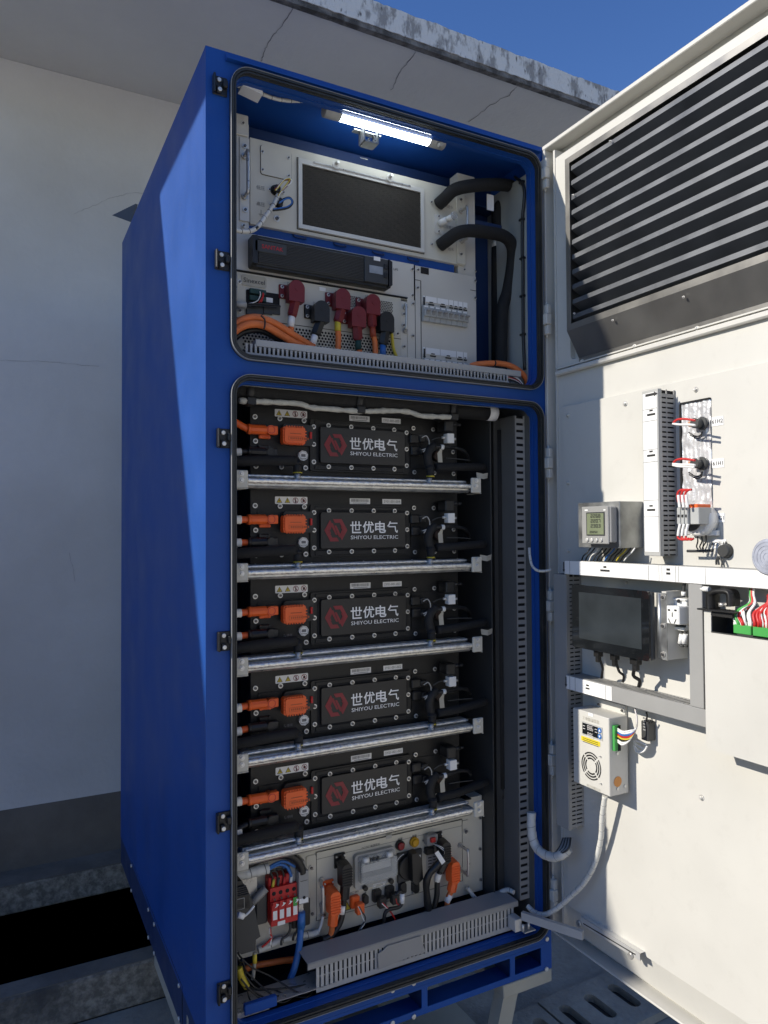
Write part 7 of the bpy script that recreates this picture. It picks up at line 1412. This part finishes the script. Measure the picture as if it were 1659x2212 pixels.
dwrap('wrapped_loom', [wd(ZN, 285, 440, .93), wd(ZN, 285, 540, .925), wd(ZN, 305, 630, .925), wd(ZN, 350, 680, .925), wd(ZN, 410, 700, .93), wd(ZN, 460, 688, .935), wd(ZN, 505, 650, .95)], .0132, 'thick white wrapped loom looping from the wall duct to the door duct', pitch=.022)
t = thing('wire_bundle', 'fan of grey wires spreading into the bottom of the door duct', 'wires', wd(ZN, 500, 600, .95))
for k in range(7): m_ = MB(WR); m_.tube([wd(ZN, 395+k*4, 690, .932), wd(ZN, 420+k*10, 680-k*2, .93), wd(ZN, 450+k*9, 640, .94), wd(ZN, 470+k*7, 590, .96)], .0028, 6, 5); m_.build('wire', M_duct if k % 2 else M_gdark, t)
dwrap('wrapped_loom', [wd(ZH, 58, 1205, .935), wd(ZH, 62, 1260, .93), wd(ZH, 75, 1320, .93), wd(ZH, 110, 1355, .935), wd(ZH, 160, 1360, .95), wd(ZH, 205, 1350, .965)], .0040, 'thin white wrapped loom hanging between the wall duct and the door', pitch=.012)
# --- door stay
st = thing('door_stay', 'steel door stay arm sliding in a slotted rail at the door bottom', 'door stay', wd(ZN, 235, 1080, .93))
p0 = at_y(*ZN.px(230, 1040), -.012); p1 = wd(ZN, 585, 1155, .962)
b = MB(WR); A0, B0 = Vector(p0), Vector(p1); T = (B0-A0).normalized(); S_ = T.cross(Vector((0, 0, 1))).normalized()*.006; U_ = Vector((0, 0, .011))
b.add([tuple(p) for p in (A0-S_-U_, A0+S_-U_, A0+S_+U_, A0-S_+U_, B0-S_-U_, B0+S_-U_, B0+S_+U_, B0-S_+U_)], [(0, 1, 2, 3), (4, 5, 6, 7), (0, 1, 5, 4), (1, 2, 6, 5), (2, 3, 7, 6), (3, 0, 4, 7)]); b.build('arm', M_stay, st)
q = f(ZK, 1560, 890, -.0); b = MB(FR); b.box(q[0]-.024, q[1]-.024, -.03, q[0]+.0, q[1]+.012, .004, .002); b.box(q[0]-.0, q[1]-.026, -.02, q[0]+.038, q[1]-.0235, .016); b.build('anchor_bracket', M_stay, st)
for (a, c) in ((1575, 930), (1620, 912)): u, v = f(ZK, a, c, .01); m_ = MB(FR); m_.cyl((u, v-.012, .01), (0, 1, 0), .0035, .018, 8); m_.build('anchor_pin', M_bolt, st)
b = MB(DR); a0 = d(ZN, 560, 1050, .03); a1 = d(ZN, 905, 1285, .03); b.add([(a0[0], a0[1], .022), (a1[0], a1[1]+.008, .022), (a1[0], a1[1]-.010, .022), (a0[0], a0[1]-.020, .022), (a0[0], a0[1], .024), (a1[0], a1[1]+.008, .024), (a1[0], a1[1]-.010, .024), (a0[0], a0[1]-.020, .024), (a0[0], a0[1], -.003), (a1[0], a1[1]+.008, -.003)], [(0, 1, 2, 3), (4, 5, 6, 7), (3, 2, 6, 7), (0, 1, 9, 8)])
b.build('slide_rail', M_stay, st)
b = MB(DR); b.add([(a0[0]+.01, a0[1]-.012, .0245), (a1[0]-.014, a1[1]+.0, .0245), (a1[0]-.014, a1[1]-.003, .0245), (a0[0]+.01, a0[1]-.015, .0245)], [(0, 1, 2, 3)]); b.build('rail_slot', M_dark, st)
for (a, c) in ((572, 1082), (873, 1270)): u, v = d(ZN, a, c, .02); m_ = MB(DR); m_.cyl((u, v, .0245), (0, 0, 1), .0085, .006, 8, b=.001); m_.build('rail_bolt', M_steel, st)
# roll of cable film cut off at the right edge
u, v = d(ZH, 1648, 1265, .09); t = thing('plastic_roll', 'clear blue grey plastic roll at the far right of the long level duct', 'plastic roll', dloc(u, v, PL)); b = MB(DR)
b.cyl((u+.012, v, .07), (0, 0, 1), .036, .034, 32, b=.004)
for k in range(4): b.ring(ngon(u+.012, v, .030-k*.007, 28), ngon(u+.012, v, .029-k*.007, 28), .1042, .1048)
b.build('film', mat('film', (.36, .38, .44), .25, var=.2, vs=50), t)
